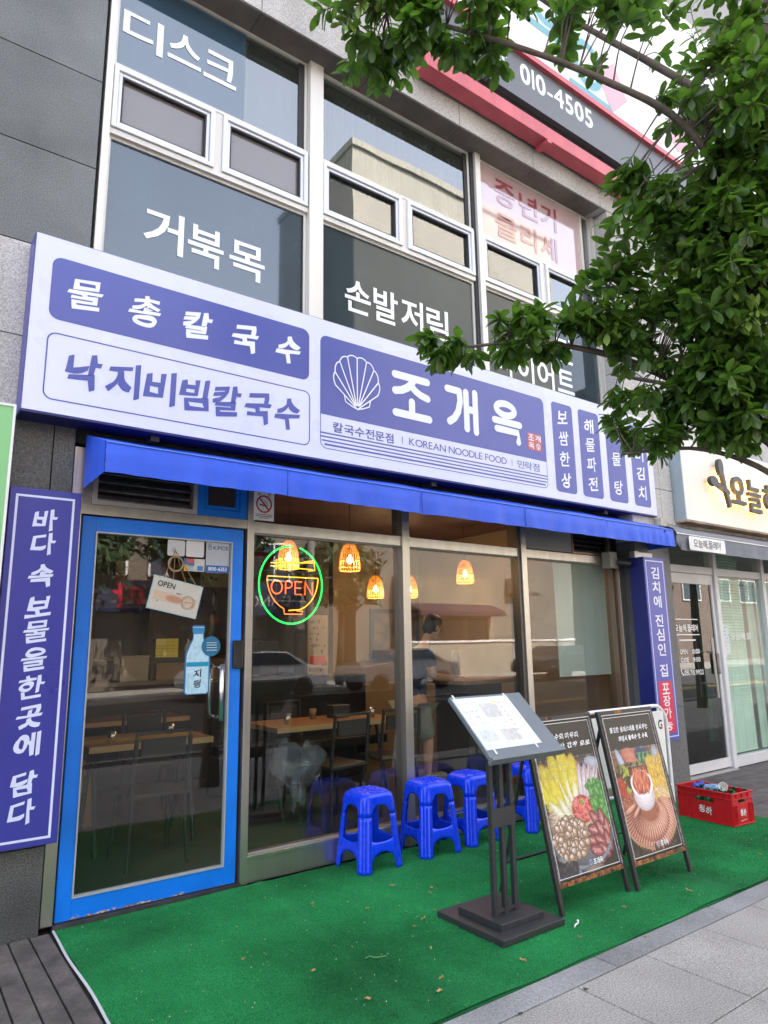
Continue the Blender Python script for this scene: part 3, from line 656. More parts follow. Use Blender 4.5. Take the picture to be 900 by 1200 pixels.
# ================================================================== INTERIOR (seen through the glass)
m_wood = mat('table_top_wood', (0.30, 0.16, 0.08), 0.4, streak=None, noise=(8, 0.15), world=True)
m_woodedge = mat('table_edge_wood', (0.55, 0.36, 0.16), 0.5)
m_dark = mat('dark_interior', (0.035, 0.032, 0.032), 0.5)
m_tanwall = mat('tan_plaster', (0.22, 0.17, 0.11), 0.9, noise=(1.5, 0.12))
core(0.84, 4.6, 8.9, 9.0, 0.02, 2.78, 'interior_wall', mat('brown_wall', (0.09, 0.065, 0.05), 0.9, noise=(1, 0.3)))
core(4.6, 6.03, 7.4, 7.5, 0.02, 2.78, 'interior_wall', m_tanwall); core(4.6, 4.72, 7.5, 8.9, 0.02, 2.78, 'interior_wall', m_tanwall); core(6.0, 6.05, 4.3, 9, 0.02, 2.78, 'interior_wall', m_tanwall)
core(0.79, 0.83, 4.3, 9, 0.02, 2.78, 'interior_wall', m_dark)
def table(x0, x1, y0, y1, label, group='tables inside the restaurant'):
    t = thing('dining_table', label, 'table', ((x0+x1)/2, (y0+y1)/2, 0.02), group)
    b = MB(); b.box(x0, x1, y0, y1, 0.725, 0.765); b.build('tabletop', m_wood, t, bevel=0.003)
    b = MB(); b.box(x0-0.001, x1+0.001, y0-0.004, y0, 0.722, 0.764); b.build('edge_band', m_woodedge, t)
    for sx in (x0+0.1, x1-0.1):
        for s in (-1, 1):
            b = MB(); b.tube([(sx, (y0+y1)/2+s*0.04, 0.72), (sx, (y0+y1)/2+s*0.25, 0.02)], 0.018, 6); b.build('leg', m_dark, t)
    return t
table(1.25, 2.15, 5.2, 5.85, 'wooden table behind the blue glass door'); table(2.75, 4.05, 5.3, 5.95, 'wooden table between the door and the seated customer')
table(1.4, 2.6, 6.9, 7.5, 'wooden table farthest back behind the blue door')
def make_chair():
    t = thing('dining_chair', 'dark chair', 'chair', (0, 0, 0), 'dark chairs inside the restaurant')
    b = MB(); b.box(-0.2, 0.2, -0.2, 0.2, 0.44, 0.47); b.build('seat', m_dark, t, bevel=0.01)
    b = MB(); b.tube([(-0.19, -0.19, 0.47), (-0.18, -0.23, 0.86), (0.18, -0.23, 0.86), (0.19, -0.19, 0.47)], 0.018, 6); b.box(-0.15, 0.15, -0.235, -0.215, 0.70, 0.82); b.build('backrest', m_dark, t)
    for sx in (-1, 1):
        for sy in (-1, 1): b = MB(); b.tube([(sx*0.17, sy*0.17, 0.45), (sx*0.2, sy*0.2, 0.0)], 0.014, 6); b.build('leg', m_dark, t)
    return t
ch0 = make_chair()
for i, (x, y, a, lab) in enumerate([(1.62, 4.98, 0, 'dark chair before the table behind the blue door'), (3.15, 5.05, 8, 'dark chair at the left end of the middle table'), (3.75, 5.1, -6, 'dark chair at the right end of the middle table'),
        (3.4, 6.2, 180, 'dark chair behind the middle table'), (2.0, 6.2, 180, 'dark chair behind the table nearest the door')]):
    c = ch0 if i == 0 else copy_tree(ch0); c.location = (x, y, 0.02); c.rotation_euler.z = R(a); c['label'] = lab
# partition counter at the back with boxes
ct = thing('kitchen_counter', 'dark kitchen counter along the back of the restaurant', 'counter', (3.0, 7.4, 0.02))
b = MB(); b.box(1.0, 4.5, 7.6, 8.1, 0.02, 1.05); b.build('cabinet', mat('counter_dark', (0.05, 0.04, 0.035), 0.5), ct, bevel=0.01)
b = MB(); b.box(0.98, 4.52, 7.56, 8.12, 1.05, 1.09); b.build('countertop', mat('counter_top', (0.2, 0.19, 0.17), 0.3), ct)
bp = thing('bench_partition', 'black padded bench back behind the middle table', 'bench', (3.7, 6.6, 0.02))
b = MB(); b.box(2.7, 4.55, 6.6, 6.68, 0.02, 1.12); b.build('back_panel', mat('black_pad', (0.012, 0.012, 0.014), 0.35), bp, bevel=0.02); b = MB(); b.box(2.7, 4.55, 6.2, 6.6, 0.40, 0.5); b.build('seat', MATS['black_pad'], bp, bevel=0.02)
bx = thing('cardboard_box', 'brown cardboard box lying open on the counter', 'box', (3.2, 7.8, 1.09)); b = MB(); b.box(2.95, 3.45, 7.65, 8.0, 1.09, 1.32); b.build('body', mat('cardboard', (0.22, 0.14, 0.08), 0.8), bx); b = MB(); b.quad((2.95, 7.65, 1.32), (3.45, 7.65, 1.32), (3.5, 7.5, 1.36), (2.9, 7.5, 1.36)); b.build('flap', MATS['cardboard'], bx)
for i, (x, c) in enumerate([(1.4, 'green'), (1.52, 'clear'), (1.64, 'brown')]):
    b = MB(); b.lathe([(0.035, 0), (0.036, 0.18), (0.014, 0.23), (0.013, 0.29)], 12, (x, 7.8, 1.09)); tag(b.build('bottle', mat('bottle_'+c, {'green': (0.01, 0.1, 0.03), 'clear': (0.4, 0.45, 0.45), 'brown': (0.12, 0.05, 0.01)}[c], 0.1), smooth=True), c+' bottle standing on the kitchen counter', 'bottle', 'bottles on the kitchen counter')
fr = thing('drinks_fridge', 'glass fronted drinks fridge standing at the back wall of the restaurant', 'fridge', (2.2, 8.5, 0.02))
b = MB(); b.frame(1.9, 2.6, 0.02, 1.95, 0.05, 8.2, 8.8); b.build('cabinet', m_dark, fr); b = MB(); b.box(1.95, 2.55, 8.5, 8.52, 0.1, 1.85); b.build('shelves_back', mat('fridge_blue', (0.05, 0.07, 0.16), 0.5), fr)
for z in (0.5, 0.9, 1.3): b = MB(); b.box(1.95, 2.55, 8.22, 8.5, z, z+0.015); b.build('shelf', m_steel, fr)
pf = thing('picture_frame', 'dark framed picture on the tan wall behind the customer', 'picture', (5.6, 7.39, 1.4)); b = MB(); b.box(5.15, 5.95, 7.36, 7.395, 1.25, 1.9); b.build('frame', m_dark, pf)
cv = Canvas(40, 30, (0.08, 0.06, 0.05)); [cv.ell(rng.rand()*40, rng.rand()*30, 6, 4, rng.rand()*180, (0.2, 0.14, 0.1), alpha=0.7) for _ in range(14)]; cv.sheet('picture', (5.2, 7.355, 1.3), FX, FZ, 0.7, 0.55, pf)
ps = thing('menu_poster', 'white menu poster hanging on the dark pillar inside the restaurant', 'poster', (4.3, 7.2, 1.2))
cv = Canvas(20, 60, (0.35, 0.33, 0.28)); [cv.scribble(2, 18, 4+k*5, 3, (0.08, 0.08, 0.1)) for k in range(11)]; cv.rect(2, 18, 34, 41, (0.5, 0.06, 0.04)); cv.sheet('sheet', (4.12, 7.2, 0.95), FX, FZ, 0.28, 0.85, ps)
b = MB(); b.box(4.1, 4.42, 7.21, 7.5, 0.02, 2.78); b.build('pillar', mat('dark_pillar', (0.05, 0.04, 0.03), 0.6), ps)
mu = thing('wall_mural', 'printed banner with sea pictures above the kitchen counter', 'banner', (2.8, 8.85, 1.5))
cv = Canvas(90, 30, (0.10, 0.11, 0.17))
for _ in range(60): cv.ell(rng.rand()*90, rng.rand()*30, 1+3*rng.rand(), 1+2*rng.rand(), rng.rand()*180, rng.rand(3)*0.4+0.05, alpha=0.7)
cv.sheet('banner', (1.2, 8.85, 1.55), FX, FZ, 3.2, 0.8, mu)
# tableware and clutter inside
def item(name, label, cat, prof, pos, m, grp=None, n=14):
    b = MB(); b.lathe(prof, n, pos); tag(b.build(name, m, smooth=True), label, cat, grp)
cupm = mat('steel_cup', (0.6, 0.58, 0.55), 0.25, 0.9)
for i, (x, y, w) in enumerate([(1.45, 5.4, 'left'), (1.95, 5.6, 'right')]): item('cup', 'small steel cup at the %s of the table behind the blue door' % w, 'cup', [(0.03, 0), (0.034, 0.075)], (x, y, 0.765), cupm)
for i, (x, y, w) in enumerate([(2.95, 5.5, 'left end'), (3.35, 5.75, 'middle'), (3.85, 5.5, 'right end')]): item('cup', 'paper cup on the %s of the middle table' % w, 'cup', [(0.025, 0), (0.036, 0.09)], (x, y, 0.765), MATS['cardboard'] if i == 1 else cupm)
def block(name, label, cat, x0, x1, y0, y1, z0, z1, m):
    t = thing(name, label, cat, ((x0+x1)/2, (y0+y1)/2, z0)); b = MB(); b.box(x0, x1, y0, y1, z0, z1-0.02); b.build('body', m, t, bevel=0.006); b = MB(); b.box(x0-0.006, x1+0.006, y0-0.006, y1+0.006, z1-0.02, z1); b.build('lid', m, t, bevel=0.004); return t
block('condiment_box', 'dark wooden condiment box on the middle table', 'box', 3.5, 3.68, 5.62, 5.75, 0.765, 0.88, m_dark)
block('storage_bin', 'mustard yellow storage bin on the floor seen through the blue door', 'bin', 1.2, 1.55, 6.2, 6.5, 0.02, 0.5, mat('mustard_bin', (0.35, 0.22, 0.03), 0.6))
block('speaker_box', 'black box standing high on the kitchen counter', 'box', 3.75, 4.0, 7.7, 7.95, 1.09, 1.5, m_dark)
block('rice_cooker', 'white rice cooker on the kitchen counter', 'cooker', 2.1, 2.4, 7.65, 7.95, 1.09, 1.36, mat('cooker_white', (0.5, 0.5, 0.48), 0.4))
block('paper_box', 'pale paper box on the kitchen counter', 'box', 2.5, 2.85, 7.7, 7.9, 1.09, 1.27, mat('pale_box', (0.4, 0.33, 0.25), 0.8))
for i, (x, z, w, h, c, lab) in enumerate([(1.15, 1.75, 0.5, 0.35, (0.30, 0.28, 0.24), 'pale handwritten notice on the back wall at the left'), (2.75, 2.4, 0.9, 0.25, (0.28, 0.06, 0.04), 'long red menu strip high on the back wall'), (3.75, 2.38, 0.7, 0.28, (0.36, 0.34, 0.3), 'white menu strip high on the back wall at the right')]):
    q_ = thing('wall_notice', lab, 'notice', (x, 8.84, z-h/2)); cvx = Canvas(int(w*60), int(h*60), c); [cvx.scribble(2, int(w*60)-2, 2+k*6, 3, (0.05, 0.05, 0.07)) for k in range(int(h*10))]; cvx.sheet('sheet', (x-w/2, 8.84, z-h/2), FX, FZ, w, h, q_)
sh = thing('wall_shelf', 'dark shelf of white bowls and cups over the kitchen counter', 'shelf', (1.8, 8.3, 1.9)); b = MB(); b.box(1.1, 2.8, 8.2, 8.5, 1.92, 1.95); b.build('board', m_dark, sh)
for k in range(9): item('bowl', 'white bowl standing upside down on the dark wall shelf', 'bowl', [(0.07, 0), (0.05, 0.05), (0.03, 0.06)], (1.2+k*0.19, 8.35, 1.95), MATS['cooker_white'], 'white bowls on the wall shelf')
bag = thing('plastic_bag', 'crumpled translucent plastic bag hanging low inside the first window', 'bag', (2.62, 4.7, 0.25)); vs = []; rb0 = np.random.RandomState(8)
for i in range(9):
    for j in range(14):
        t = 2*math.pi*j/14; r_ = (0.05+0.16*math.sin(math.pi*min(1, (i+1)/7)))*(1+0.25*math.sin(j*2.6+i)); vs.append((2.62+r_*math.cos(t), 4.7+0.7*r_*math.sin(t), 0.72-i*0.055+0.02*rb0.randn()))
b = MB(); b.add(vs, [(i*14+j, i*14+(j+1) % 14, (i+1)*14+(j+1) % 14, (i+1)*14+j) for i in range(8) for j in range(14)]); b.build('bag_film', glass_mat('bag_film', 2.2, (0.80, 0.84, 0.88), 0.22, (0.4, 0.45, 0.5)), bag, smooth=True)
# pendant lamps
m_rattan = mat('rattan', (0.42, 0.15, 0.02), 0.6, emit=((1, 0.30, 0.03), 0.09))
m_bulb = mat('lit_bulb', (1, 0.8, 0.5), 0.4, emit=((1, 0.66, 0.28), 3))
lp = thing('pendant_lamp', 'lamp', 'lamp', (0, 0, 0), 'rattan pendant lamps in the restaurant')
prof = [(0.028, 0.26), (0.055, 0.235), (0.080, 0.18), (0.095, 0.10), (0.100, 0.04), (0.098, 0.0)]
b = MB(); ns = 22
for j in range(ns):
    a = 2*math.pi*j/ns; b.tube([(r*math.cos(a), r*math.sin(a), z) for r, z in prof], 0.0045, 5)
for r, z in prof[1:]: b.tube([(r*math.cos(t), r*math.sin(t), z) for t in np.linspace(0, 2*math.pi, 21)[:-1]], 0.004, 5, closed=True)
b.build('shade', m_rattan, lp)
b = MB(); b.lathe([(0.001, -0.032), (0.018, -0.027), (0.03, -0.008), (0.028, 0.012), (0.014, 0.034), (0.010, 0.05)], 12, (0, 0, 0.10)); b.build('bulb', m_bulb, lp, smooth=True)
b = MB(); b.tube([(0, 0, 0.15), (0, 0, 0.95)], 0.004, 5); b.build('cord', m_dark, lp)
lt = bpy.data.lights.new('lamp_light', 'POINT'); lt.energy = 2.2; lt.color = (1, 0.6, 0.28); lt.shadow_soft_size = 0.035
lo = bpy.data.objects.new('lamp_light', lt); COL.objects.link(lo); lo.parent = lp; lo.location = (0, 0, 0.06)
for i, (px, y, z, lab) in enumerate([(0.6565, 5.4, 2.13, 'largest glowing rattan pendant lamp, just right of the neon sign'), (0.7112, 6.6, 1.98, 'glowing rattan pendant lamp low behind the first window, left of the steel post'), (0.789, 6.6, 2.0, 'glowing rattan pendant lamp half hidden at the left edge of the second window'),
        (0.9305, 5.8, 2.12, 'glowing rattan pendant lamp hanging in the middle of the second window'), (1.053, 6.3, 2.28, 'glowing rattan pendant lamp at the right edge of the second window'), (0.535, 5.6, 2.14, 'glowing rattan pendant lamp hanging behind the neon sign')]):
    c = lp if i == 0 else copy_tree(lp); c.location = (px*y, y, z); c['label'] = lab
# neon sign behind the first pane
ne = thing('neon_sign', 'round green and orange neon OPEN sign with a noodle bowl behind the window', 'neon sign', (2.305, 4.27, 1.58))
def nmat(n, c, s): return mat(n, c, 0.4, emit=(c, s))
m_ng, m_no, m_ny, m_nr = nmat('neon_green', (0.01, 0.75, 0.10), 0.32), nmat('neon_orange', (1.0, 0.22, 0.04), 0.30), nmat('neon_yellow', (1.0, 0.42, 0.02), 0.34), nmat('neon_red', (1.0, 0.12, 0.02), 0.42)
YN = 4.262
def N2(x, y): return (2.305+(x-248)/132*0.250, YN, 1.858-(y-460)/163*0.272)
def ring(a0, a1): return [(2.305+0.250*math.cos(R(a)), YN, 1.858+0.272*math.sin(R(a))) for a in np.linspace(a0, a1, 40)]
b = MB(); b.tube(ring(88, 262), 0.0066, 8); b.tube(ring(75, -100), 0.0066, 8); b.build('ring_tube', m_ng, ne, smooth=True)
b = MB(); b.tube([N2(150+k*0, 428) for k in (0,)]+[N2(362, 428)], 0.004, 8)
b.tube([N2(362, 428)]+[N2(258+104*math.cos(R(a)), 428+140*math.sin(R(a))) for a in np.linspace(4, 76, 16)]+[N2(238, 568)], 0.0042, 8)
b.build('bowl_tube', m_ny, ne, smooth=True)
b = MB(); b.tube([N2(150, 428)]+[N2(252-104*math.cos(R(a)), 428+140*math.sin(R(a))) for a in np.linspace(4, 68, 14)]+[N2(218, 562), N2(220, 583), N2(294, 583), N2(297, 570), N2(272, 570)], 0.004, 8); b.build('bowl_tube', m_no, ne, smooth=True)
b = MB()
for x in (184, 202, 222, 242): b.tube([N2(x, 356), N2(x, 400)], 0.004, 6)
for y0, y1 in ((372, 362), (385, 392)): b.tube([N2(162, y0), N2(340, y1)], 0.004, 6)
b.tube([N2(300, 360), N2(345, 352), N2(348, 395), N2(320, 398)], 0.004, 6); b.build('noodle_tube', m_ny, ne, smooth=True)
def NS(lines):
    b = MB()
    for ln in lines: b.tube([N2(*p) for p in ln], 0.0046, 8)
    return b
ov = lambda cx, cy, rx, ry, a0=0, a1=360: [(cx+rx*math.cos(R(a)), cy+ry*math.sin(R(a))) for a in np.linspace(a0, a1, 20)]
NS([ov(188, 472, 22, 28)]).build('lettering', m_nr, ne, smooth=True)
NS([[(224, 500), (224, 446), (240, 445), (250, 452), (250, 466), (240, 474), (224, 475)], [(292, 446), (264, 446), (264, 500), (292, 500)], [(264, 473), (288, 473)], [(306, 502), (306, 447), (338, 502), (338, 447)]]).build('lettering', m_nr, ne, smooth=True)
b = MB(); b.box(2.06, 2.55, 4.285, 4.30, 1.74, 1.75); b.box(2.06, 2.55, 4.285, 4.30, 1.95, 1.96); b.tube([(2.2, 4.29, 1.75), (2.2, 4.29, 1.96)], 0.004, 5); b.tube([(2.42, 4.29, 1.75), (2.42, 4.29, 1.96)], 0.004, 5); b.build('backing_bar', m_dark, ne)
# customer leaning at the high counter
pe = thing('person', 'dark haired customer in a navy T-shirt leaning over a counter behind the second window', 'person', (4.42, 5.5, 0.12))
def skin(name, pts, edges, radii, m, parent, sub=2):
    me = bpy.data.meshes.new(name); me.from_pydata(pts, edges, []); o = bpy.data.objects.new(name, me); COL.objects.link(o); o.parent = parent; o.location = -wpos(parent); me.materials.append(m)
    o.modifiers.new('skin', 'SKIN'); 
    for v, r in zip(me.skin_vertices[0].data, radii): v.radius = (r, r) if not isinstance(r, tuple) else r
    me.skin_vertices[0].data[0].use_root = True
    sb = o.modifiers.new('sub', 'SUBSURF'); sb.levels = sub; sb.render_levels = sub
    o.modifiers['skin'].use_smooth_shade = True
    return o
m_skin = mat('skin', (0.55, 0.33, 0.22), 0.55)
hx, hy = 4.60, 5.5
pts = [(4.36, 5.5, 0.86), (4.35, 5.5, 1.02), (4.38, 5.5, 1.20), (4.45, 5.5, 1.33), (4.51, 5.5, 1.41), (4.56, 5.5, 1.50), (4.60, 5.5, 1.58),
       (4.42, 5.34, 1.33), (4.46, 5.30, 1.12), (4.72, 5.36, 1.09), (4.82, 5.40, 1.10),
       (4.42, 5.66, 1.33), (4.50, 5.72, 1.12), (4.74, 5.62, 1.09), (4.84, 5.58, 1.10),
       (4.38, 5.41, 0.80), (4.44, 5.38, 0.50), (4.42, 5.38, 0.18), (4.55, 5.38, 0.15),
       (4.34, 5.60, 0.80), (4.38, 5.62, 0.50), (4.34, 5.62, 0.18), (4.47, 5.62, 0.15)]
ed = [(0, 1), (1, 2), (2, 3), (3, 4), (4, 5), (5, 6), (3, 7), (7, 8), (8, 9), (9, 10), (3, 11), (11, 12), (12, 13), (13, 14), (0, 15), (15, 16), (16, 17), (17, 18), (0, 19), (19, 20), (20, 21), (21, 22)]
rad = [(0.13, 0.15), 0.12, 0.12, 0.11, 0.055, 0.05, 0.05, 0.055, 0.045, 0.036, 0.026, 0.055, 0.045, 0.036, 0.026, 0.085, 0.058, 0.036, 0.03, 0.085, 0.058, 0.036, 0.03]
skin('body', pts, ed, rad, m_skin, pe)
skin('t_shirt', pts[:4]+[(4.47, 5.5, 1.385)]+[(4.42, 5.34, 1.33), (4.45, 5.305, 1.20), (4.42, 5.66, 1.33), (4.47, 5.70, 1.20)], [(0, 1), (1, 2), (2, 3), (3, 4), (3, 5), (5, 6), (3, 7), (7, 8)], [0.15, 0.145, 0.142, 0.13, 0.075, 0.072, 0.062, 0.072, 0.062], mat('navy_cotton', (0.02, 0.03, 0.07), 0.85), pe)
skin('shorts', [(4.36, 5.5, 0.86), (4.37, 5.41, 0.78), (4.43, 5.38, 0.50), (4.34, 5.60, 0.78), (4.38, 5.62, 0.50)], [(0, 1), (1, 2), (0, 3), (3, 4)], [0.15, 0.105, 0.095, 0.105, 0.095], mat('pale_shorts', (0.3, 0.32, 0.29), 0.85), pe)
b = MB(); b.lathe([(0.005, -0.125), (0.045, -0.115), (0.062, -0.075), (0.074, -0.02), (0.078, 0.04), (0.066, 0.09), (0.03, 0.118), (0.003, 0.122)], 20); hd = b.mesh()
hd.transform(Matrix.Translation((4.63, 5.5, 1.60)) @ Matrix.Rotation(R(24), 4, 'Y') @ Matrix.Scale(1.16, 4, (1, 0, 0))); head = link_mesh('head', hd, m_skin, pe, smooth=True)
b = MB(); X = Matrix.Translation((4.63, 5.5, 1.60)) @ Matrix.Rotation(R(24), 4, 'Y'); b.tr(X)
b.add([(0.085, -0.012, 0.0), (0.085, 0.012, 0.0), (0.112, 0.0, -0.032), (0.083, -0.016, -0.035), (0.083, 0.016, -0.035), (0.086, 0, 0.022)], [(0, 1, 5), (0, 5, 1), (0, 2, 1), (0, 3, 2), (1, 2, 4), (3, 4, 2), (0, 5, 3)]); b.build('nose', m_skin, head)
b = MB(); b.tr(X); b.box(0.076, 0.088, -0.022, 0.022, -0.068, -0.060); b.build('mouth', mat('lips', (0.4, 0.15, 0.12), 0.5), head)
for s in (-1, 1):
    b = MB(); b.tr(X); b.lathe([(0.003, -0.006), (0.011, 0), (0.003, 0.006)], 8, (0.082, s*0.031, 0.008)); b.build('eye', m_black, head)
    b = MB(); b.tr(X); b.lathe([(0.004, -0.03), (0.014, -0.012), (0.017, 0.01), (0.006, 0.028)], 8, (-0.003, s*0.079, 0.0)); b.build('ear', m_skin, head)
b = MB(); b.tr(X @ Matrix.Scale(1.14, 4, (1, 0, 0))); b.lathe([(0.05, -0.09), (0.080, -0.03), (0.088, 0.03), (0.088, 0.07), (0.072, 0.112), (0.04, 0.137), (0.003, 0.143)], 20, (-0.016, 0, 0)); hm = b.mesh()
bmh = bmesh.new(); bmh.from_mesh(hm); Xi = X.inverted(); dele = [f for f in bmh.faces if (Xi @ f.calc_center_median()).x > 0.035 and (Xi @ f.calc_center_median()).z < 0.052]; bmesh.ops.delete(bmh, geom=dele, context='FACES')
for v in bmh.verts: v.co += Vector((random.uniform(-1, 1), random.uniform(-1, 1), random.uniform(-1, 1)))*0.006
bmh.to_mesh(hm); link_mesh('hair', hm, mat('black_hair', (0.006, 0.005, 0.005), 0.4, bump=(120, 0.6, 0.01)), head, smooth=True)
for (px_, py_, s) in ((4.82, 5.40, 1), (4.84, 5.58, -1)):
    b = MB(); b.box(px_-0.005, px_+0.075, py_-0.036, py_+0.036, 1.092, 1.115)
    hnd = b.build('palm', m_skin, pe, bevel=0.01)
    for k in range(4):
        yk = py_-0.028+0.0185*k; L_ = (0.062, 0.072, 0.068, 0.052)[k if s > 0 else 3-k]
        b = MB(); b.tube([(px_+0.07, yk, 1.106), (px_+0.07+L_*0.55, yk, 1.104), (px_+0.07+L_*0.9, yk, 1.085)], [0.009, 0.0085, 0.007], 7); b.build('finger', m_skin, hnd, smooth=True)
    b = MB(); b.tube([(px_+0.015, py_+s*0.036, 1.104), (px_+0.045, py_+s*0.055, 1.10), (px_+0.07, py_+s*0.052, 1.09)], [0.011, 0.01, 0.008], 7); b.build('thumb', m_skin, hnd, smooth=True)
for (x, y) in ((4.46, 5.38), (4.38, 5.62)): b = MB(); b.box(x-0.09, x+0.18, y-0.045, y+0.045, 0.12, 0.2); b.build('shoe', mat('tan_shoe', (0.3, 0.27, 0.22), 0.7), pe, bevel=0.02)
hc = thing('high_counter', 'dark high counter the customer leans on', 'counter', (4.95, 5.5, 0.02)); b = MB(); b.box(4.72, 5.5, 5.15, 5.9, 1.03, 1.07); b.build('countertop', m_wood, hc, bevel=0.003); b = MB(); b.box(4.9, 5.4, 5.3, 5.8, 0.02, 1.03); b.build('cabinet', m_dark, hc)
b = MB(); b.lathe([(0.05, 0), (0.05, 0.24), (0.03, 0.3)], 16, (5.12, 5.7, 1.07)); tag(b.build('water_jug', mat('pale_plastic', (0.35, 0.32, 0.25), 0.4), smooth=True), 'pale plastic jug standing on the high counter beside the customer', 'jug')
b = MB(); b.box(-1, 1, -1, 1, 0.0, 0.1)
# ================================================================== SIGNS AND AWNINGS OF THE RESTAURANT
YF = 3.94
m_face = mat('sign_face', (0.64, 0.67, 0.79), 0.3, noise=(0.9, 0.035), streak=(3.0, 0.025))
m_vio = mat('sign_violet', (0.078, 0.098, 0.36), 0.24, noise=(0.8, 0.05))
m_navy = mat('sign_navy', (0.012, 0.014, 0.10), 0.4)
sg = thing('restaurant_signboard', 'long lavender and violet Korean signboard with a shell emblem over the blue awning', 'signboard', (3.45, 4.03, 2.70))
b = MB(); b.box(0.483, 6.418, 3.945, 4.118, 2.700, 3.760); b.build('box', mat('sign_side', (0.07, 0.07, 0.30), 0.35, noise=(3, 0.15)), sg, bevel=0.003)
b = MB(); b.box(0.489, 6.412, 3.9395, 3.944, 2.708, 3.752); b.build('face', m_face, sg)
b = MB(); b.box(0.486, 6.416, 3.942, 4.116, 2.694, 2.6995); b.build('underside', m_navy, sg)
def fl(name, loops, m, d=0.0012, parent=sg, y=YF): return flat(name, loops, (0, y-d, 0), m, parent)
fl('panel', [rrect(0.580, 2.252, 3.256, 3.637, 0.055)], m_vio)
fl('outline', [rrect(0.583, 2.262, 2.782, 3.178, 0.05), rrect(0.591, 2.254, 2.790, 3.170, 0.043)], m_vio)
def top_round(x0, x1, z0, z1, r): P = rrect(x0, x1, z0, z1, r); return [p if p[1] > (z0+z1)/2 else (x0 if p[0] < (x0+x1)/2 else x1, z0) for p in P]
def bot_round(x0, x1, z0, z1, r): P = rrect(x0, x1, z0, z1, r); return [p if p[1] < (z0+z1)/2 else (x0 if p[0] < (x0+x1)/2 else x1, z1) for p in P]
def dedup(P):
    o = [P[0]]
    for p in P[1:]:
        if abs(p[0]-o[-1][0])+abs(p[1]-o[-1][1]) > 1e-6: o.append(p)
    return o
fl('panel', [dedup(top_round(2.343, 4.722, 3.040, 3.634, 0.055))], m_vio)
fl('outline', [dedup(bot_round(2.343, 4.722, 2.786, 3.040, 0.055)), dedup(bot_round(2.349, 4.716, 2.792, 3.036, 0.05))], m_vio, 0.0016)
for i, (z, h) in enumerate(((2.895, 0.011), (2.868, 0.011), (2.840, 0.011), (2.811, 0.014))):
    ins = 0.0 if i < 2 else (0.008 if i == 2 else 0.03)
    fl('stripe', [[(2.349+ins, z), (4.716-ins, z), (4.716-ins, z+h), (2.349+ins, z+h)]], m_vio)
m_sw = mat('sign_lettering', (0.74, 0.77, 0.86), 0.3)
def tx(cells, m=m_sw, style='brush', d=0.0024, parent=sg, y=YF, name='lettering'): return text(name, cells, (0, y-d, 0), m, parent, style=style)
for ch, c in zip('물총칼국수', (0.765, 1.105, 1.440, 1.765, 2.085)): tx([(ch, c-0.098, c+0.098, 3.345, 3.552)])
for i, ch in enumerate('낙지비빔칼국수'): c = 0.785+i*0.2165; tx([(ch, c-0.098, c+0.100, 2.868, 3.098)], m_vio, 'brushm')
# big rounded strokes 조 개 옥
def cell(lines, x0, x1, z0, z1): return [[(x0+p[0]*(x1-x0), z0+p[1]*(z1-z0)) for p in ln] for ln in lines]
jo = [[(0, 1), (1, 1)], [(0.56, 0.95), (0.50, 0.84), (0.38, 0.72), (0.2, 0.62), (0.0, 0.57)], [(0.50, 0.78), (0.62, 0.68), (0.78, 0.6), (1.0, 0.55)], [(0.5, 0.36), (0.5, 0.05)], [(0, 0.0), (1.04, 0.0)]]
gae = [[(0, 1), (0.42, 1)], [(0.42, 1), (0.44, 0.72), (0.36, 0.42), (0.22, 0.22), (0.05, 0.1)], [(0.66, 1.02), (0.66, 0.0)], [(0.99, 1.06), (0.99, -0.04)], [(0.66, 0.55), (0.99, 0.55)]]
ok_ = [arc(0.45, 0.83, 0.36, 0.17, 0, 180, 14), arc(0.45, 0.83, 0.36, 0.17, 180, 360, 14), [(0.45, 0.63), (0.45, 0.5)], [(0.0, 0.46), (1.0, 0.46)], [(0.08, 0.22), (0.92, 0.22), (0.92, -0.05)]]
for ls, x0, x1 in ((jo, 3.01, 3.33), (gae, 3.545, 3.855), (ok_, 4.075, 4.385)):
    strokes('lettering', cell(ls, x0, x1, 3.175, 3.485), 0.062, (0, YF-0.003, 0), m_sw, sg)
# shell emblem
cx, cz = 2.658, 3.155
lobes = []
tips = [(-0.185, 3.27), (-0.192, 3.375), (-0.152, 3.465), (-0.085, 3.515), (0.0, 3.525), (0.085, 3.515), (0.152, 3.465), (0.192, 3.375), (0.185, 3.27)]
pts_ = [(cx+a, z) for a, z in tips]; outl = [(cx-0.06, 3.15)]
outl = []
for i in range(len(pts_)-1):
    a, c = np.array(pts_[i]), np.array(pts_[i+1]); m_ = (a+c)/2; o_ = m_-np.array([cx, cz+0.1]); o_ /= np.linalg.norm(o_)
    outl += [tuple((1-t)**2*a+2*t*(1-t)*(m_+o_*0.035)+t*t*c) for t in np.linspace(0, 1, 6)[:-1]]
outl.append(pts_[-1])
shell = [outl]+[[p, (cx+(p[0]-cx)*0.1, cz-0.0)] for p in pts_[1:-1]]+[[pts_[0], (cx-0.05, cz+0.01), (cx, cz-0.03)], [pts_[-1], (cx+0.05, cz+0.01), (cx, cz-0.03)], [(cx-0.115, 3.215), (cx-0.105, 3.165), (cx-0.05, 3.14), (cx, cz-0.03)], [(cx+0.115, 3.215), (cx+0.105, 3.165), (cx+0.05, 3.14), (cx, cz-0.03)]]
strokes('emblem', shell, 0.0095, (0, YF-0.003, 0), m_sw, sg)
tx(fit('칼국수전문점', 2.448, 2.985, 2.925, 0.085), m_vio, 'bold'); tx([('I', 3.066, 3.072, 2.935, 2.99)], m_vio, 'bold')
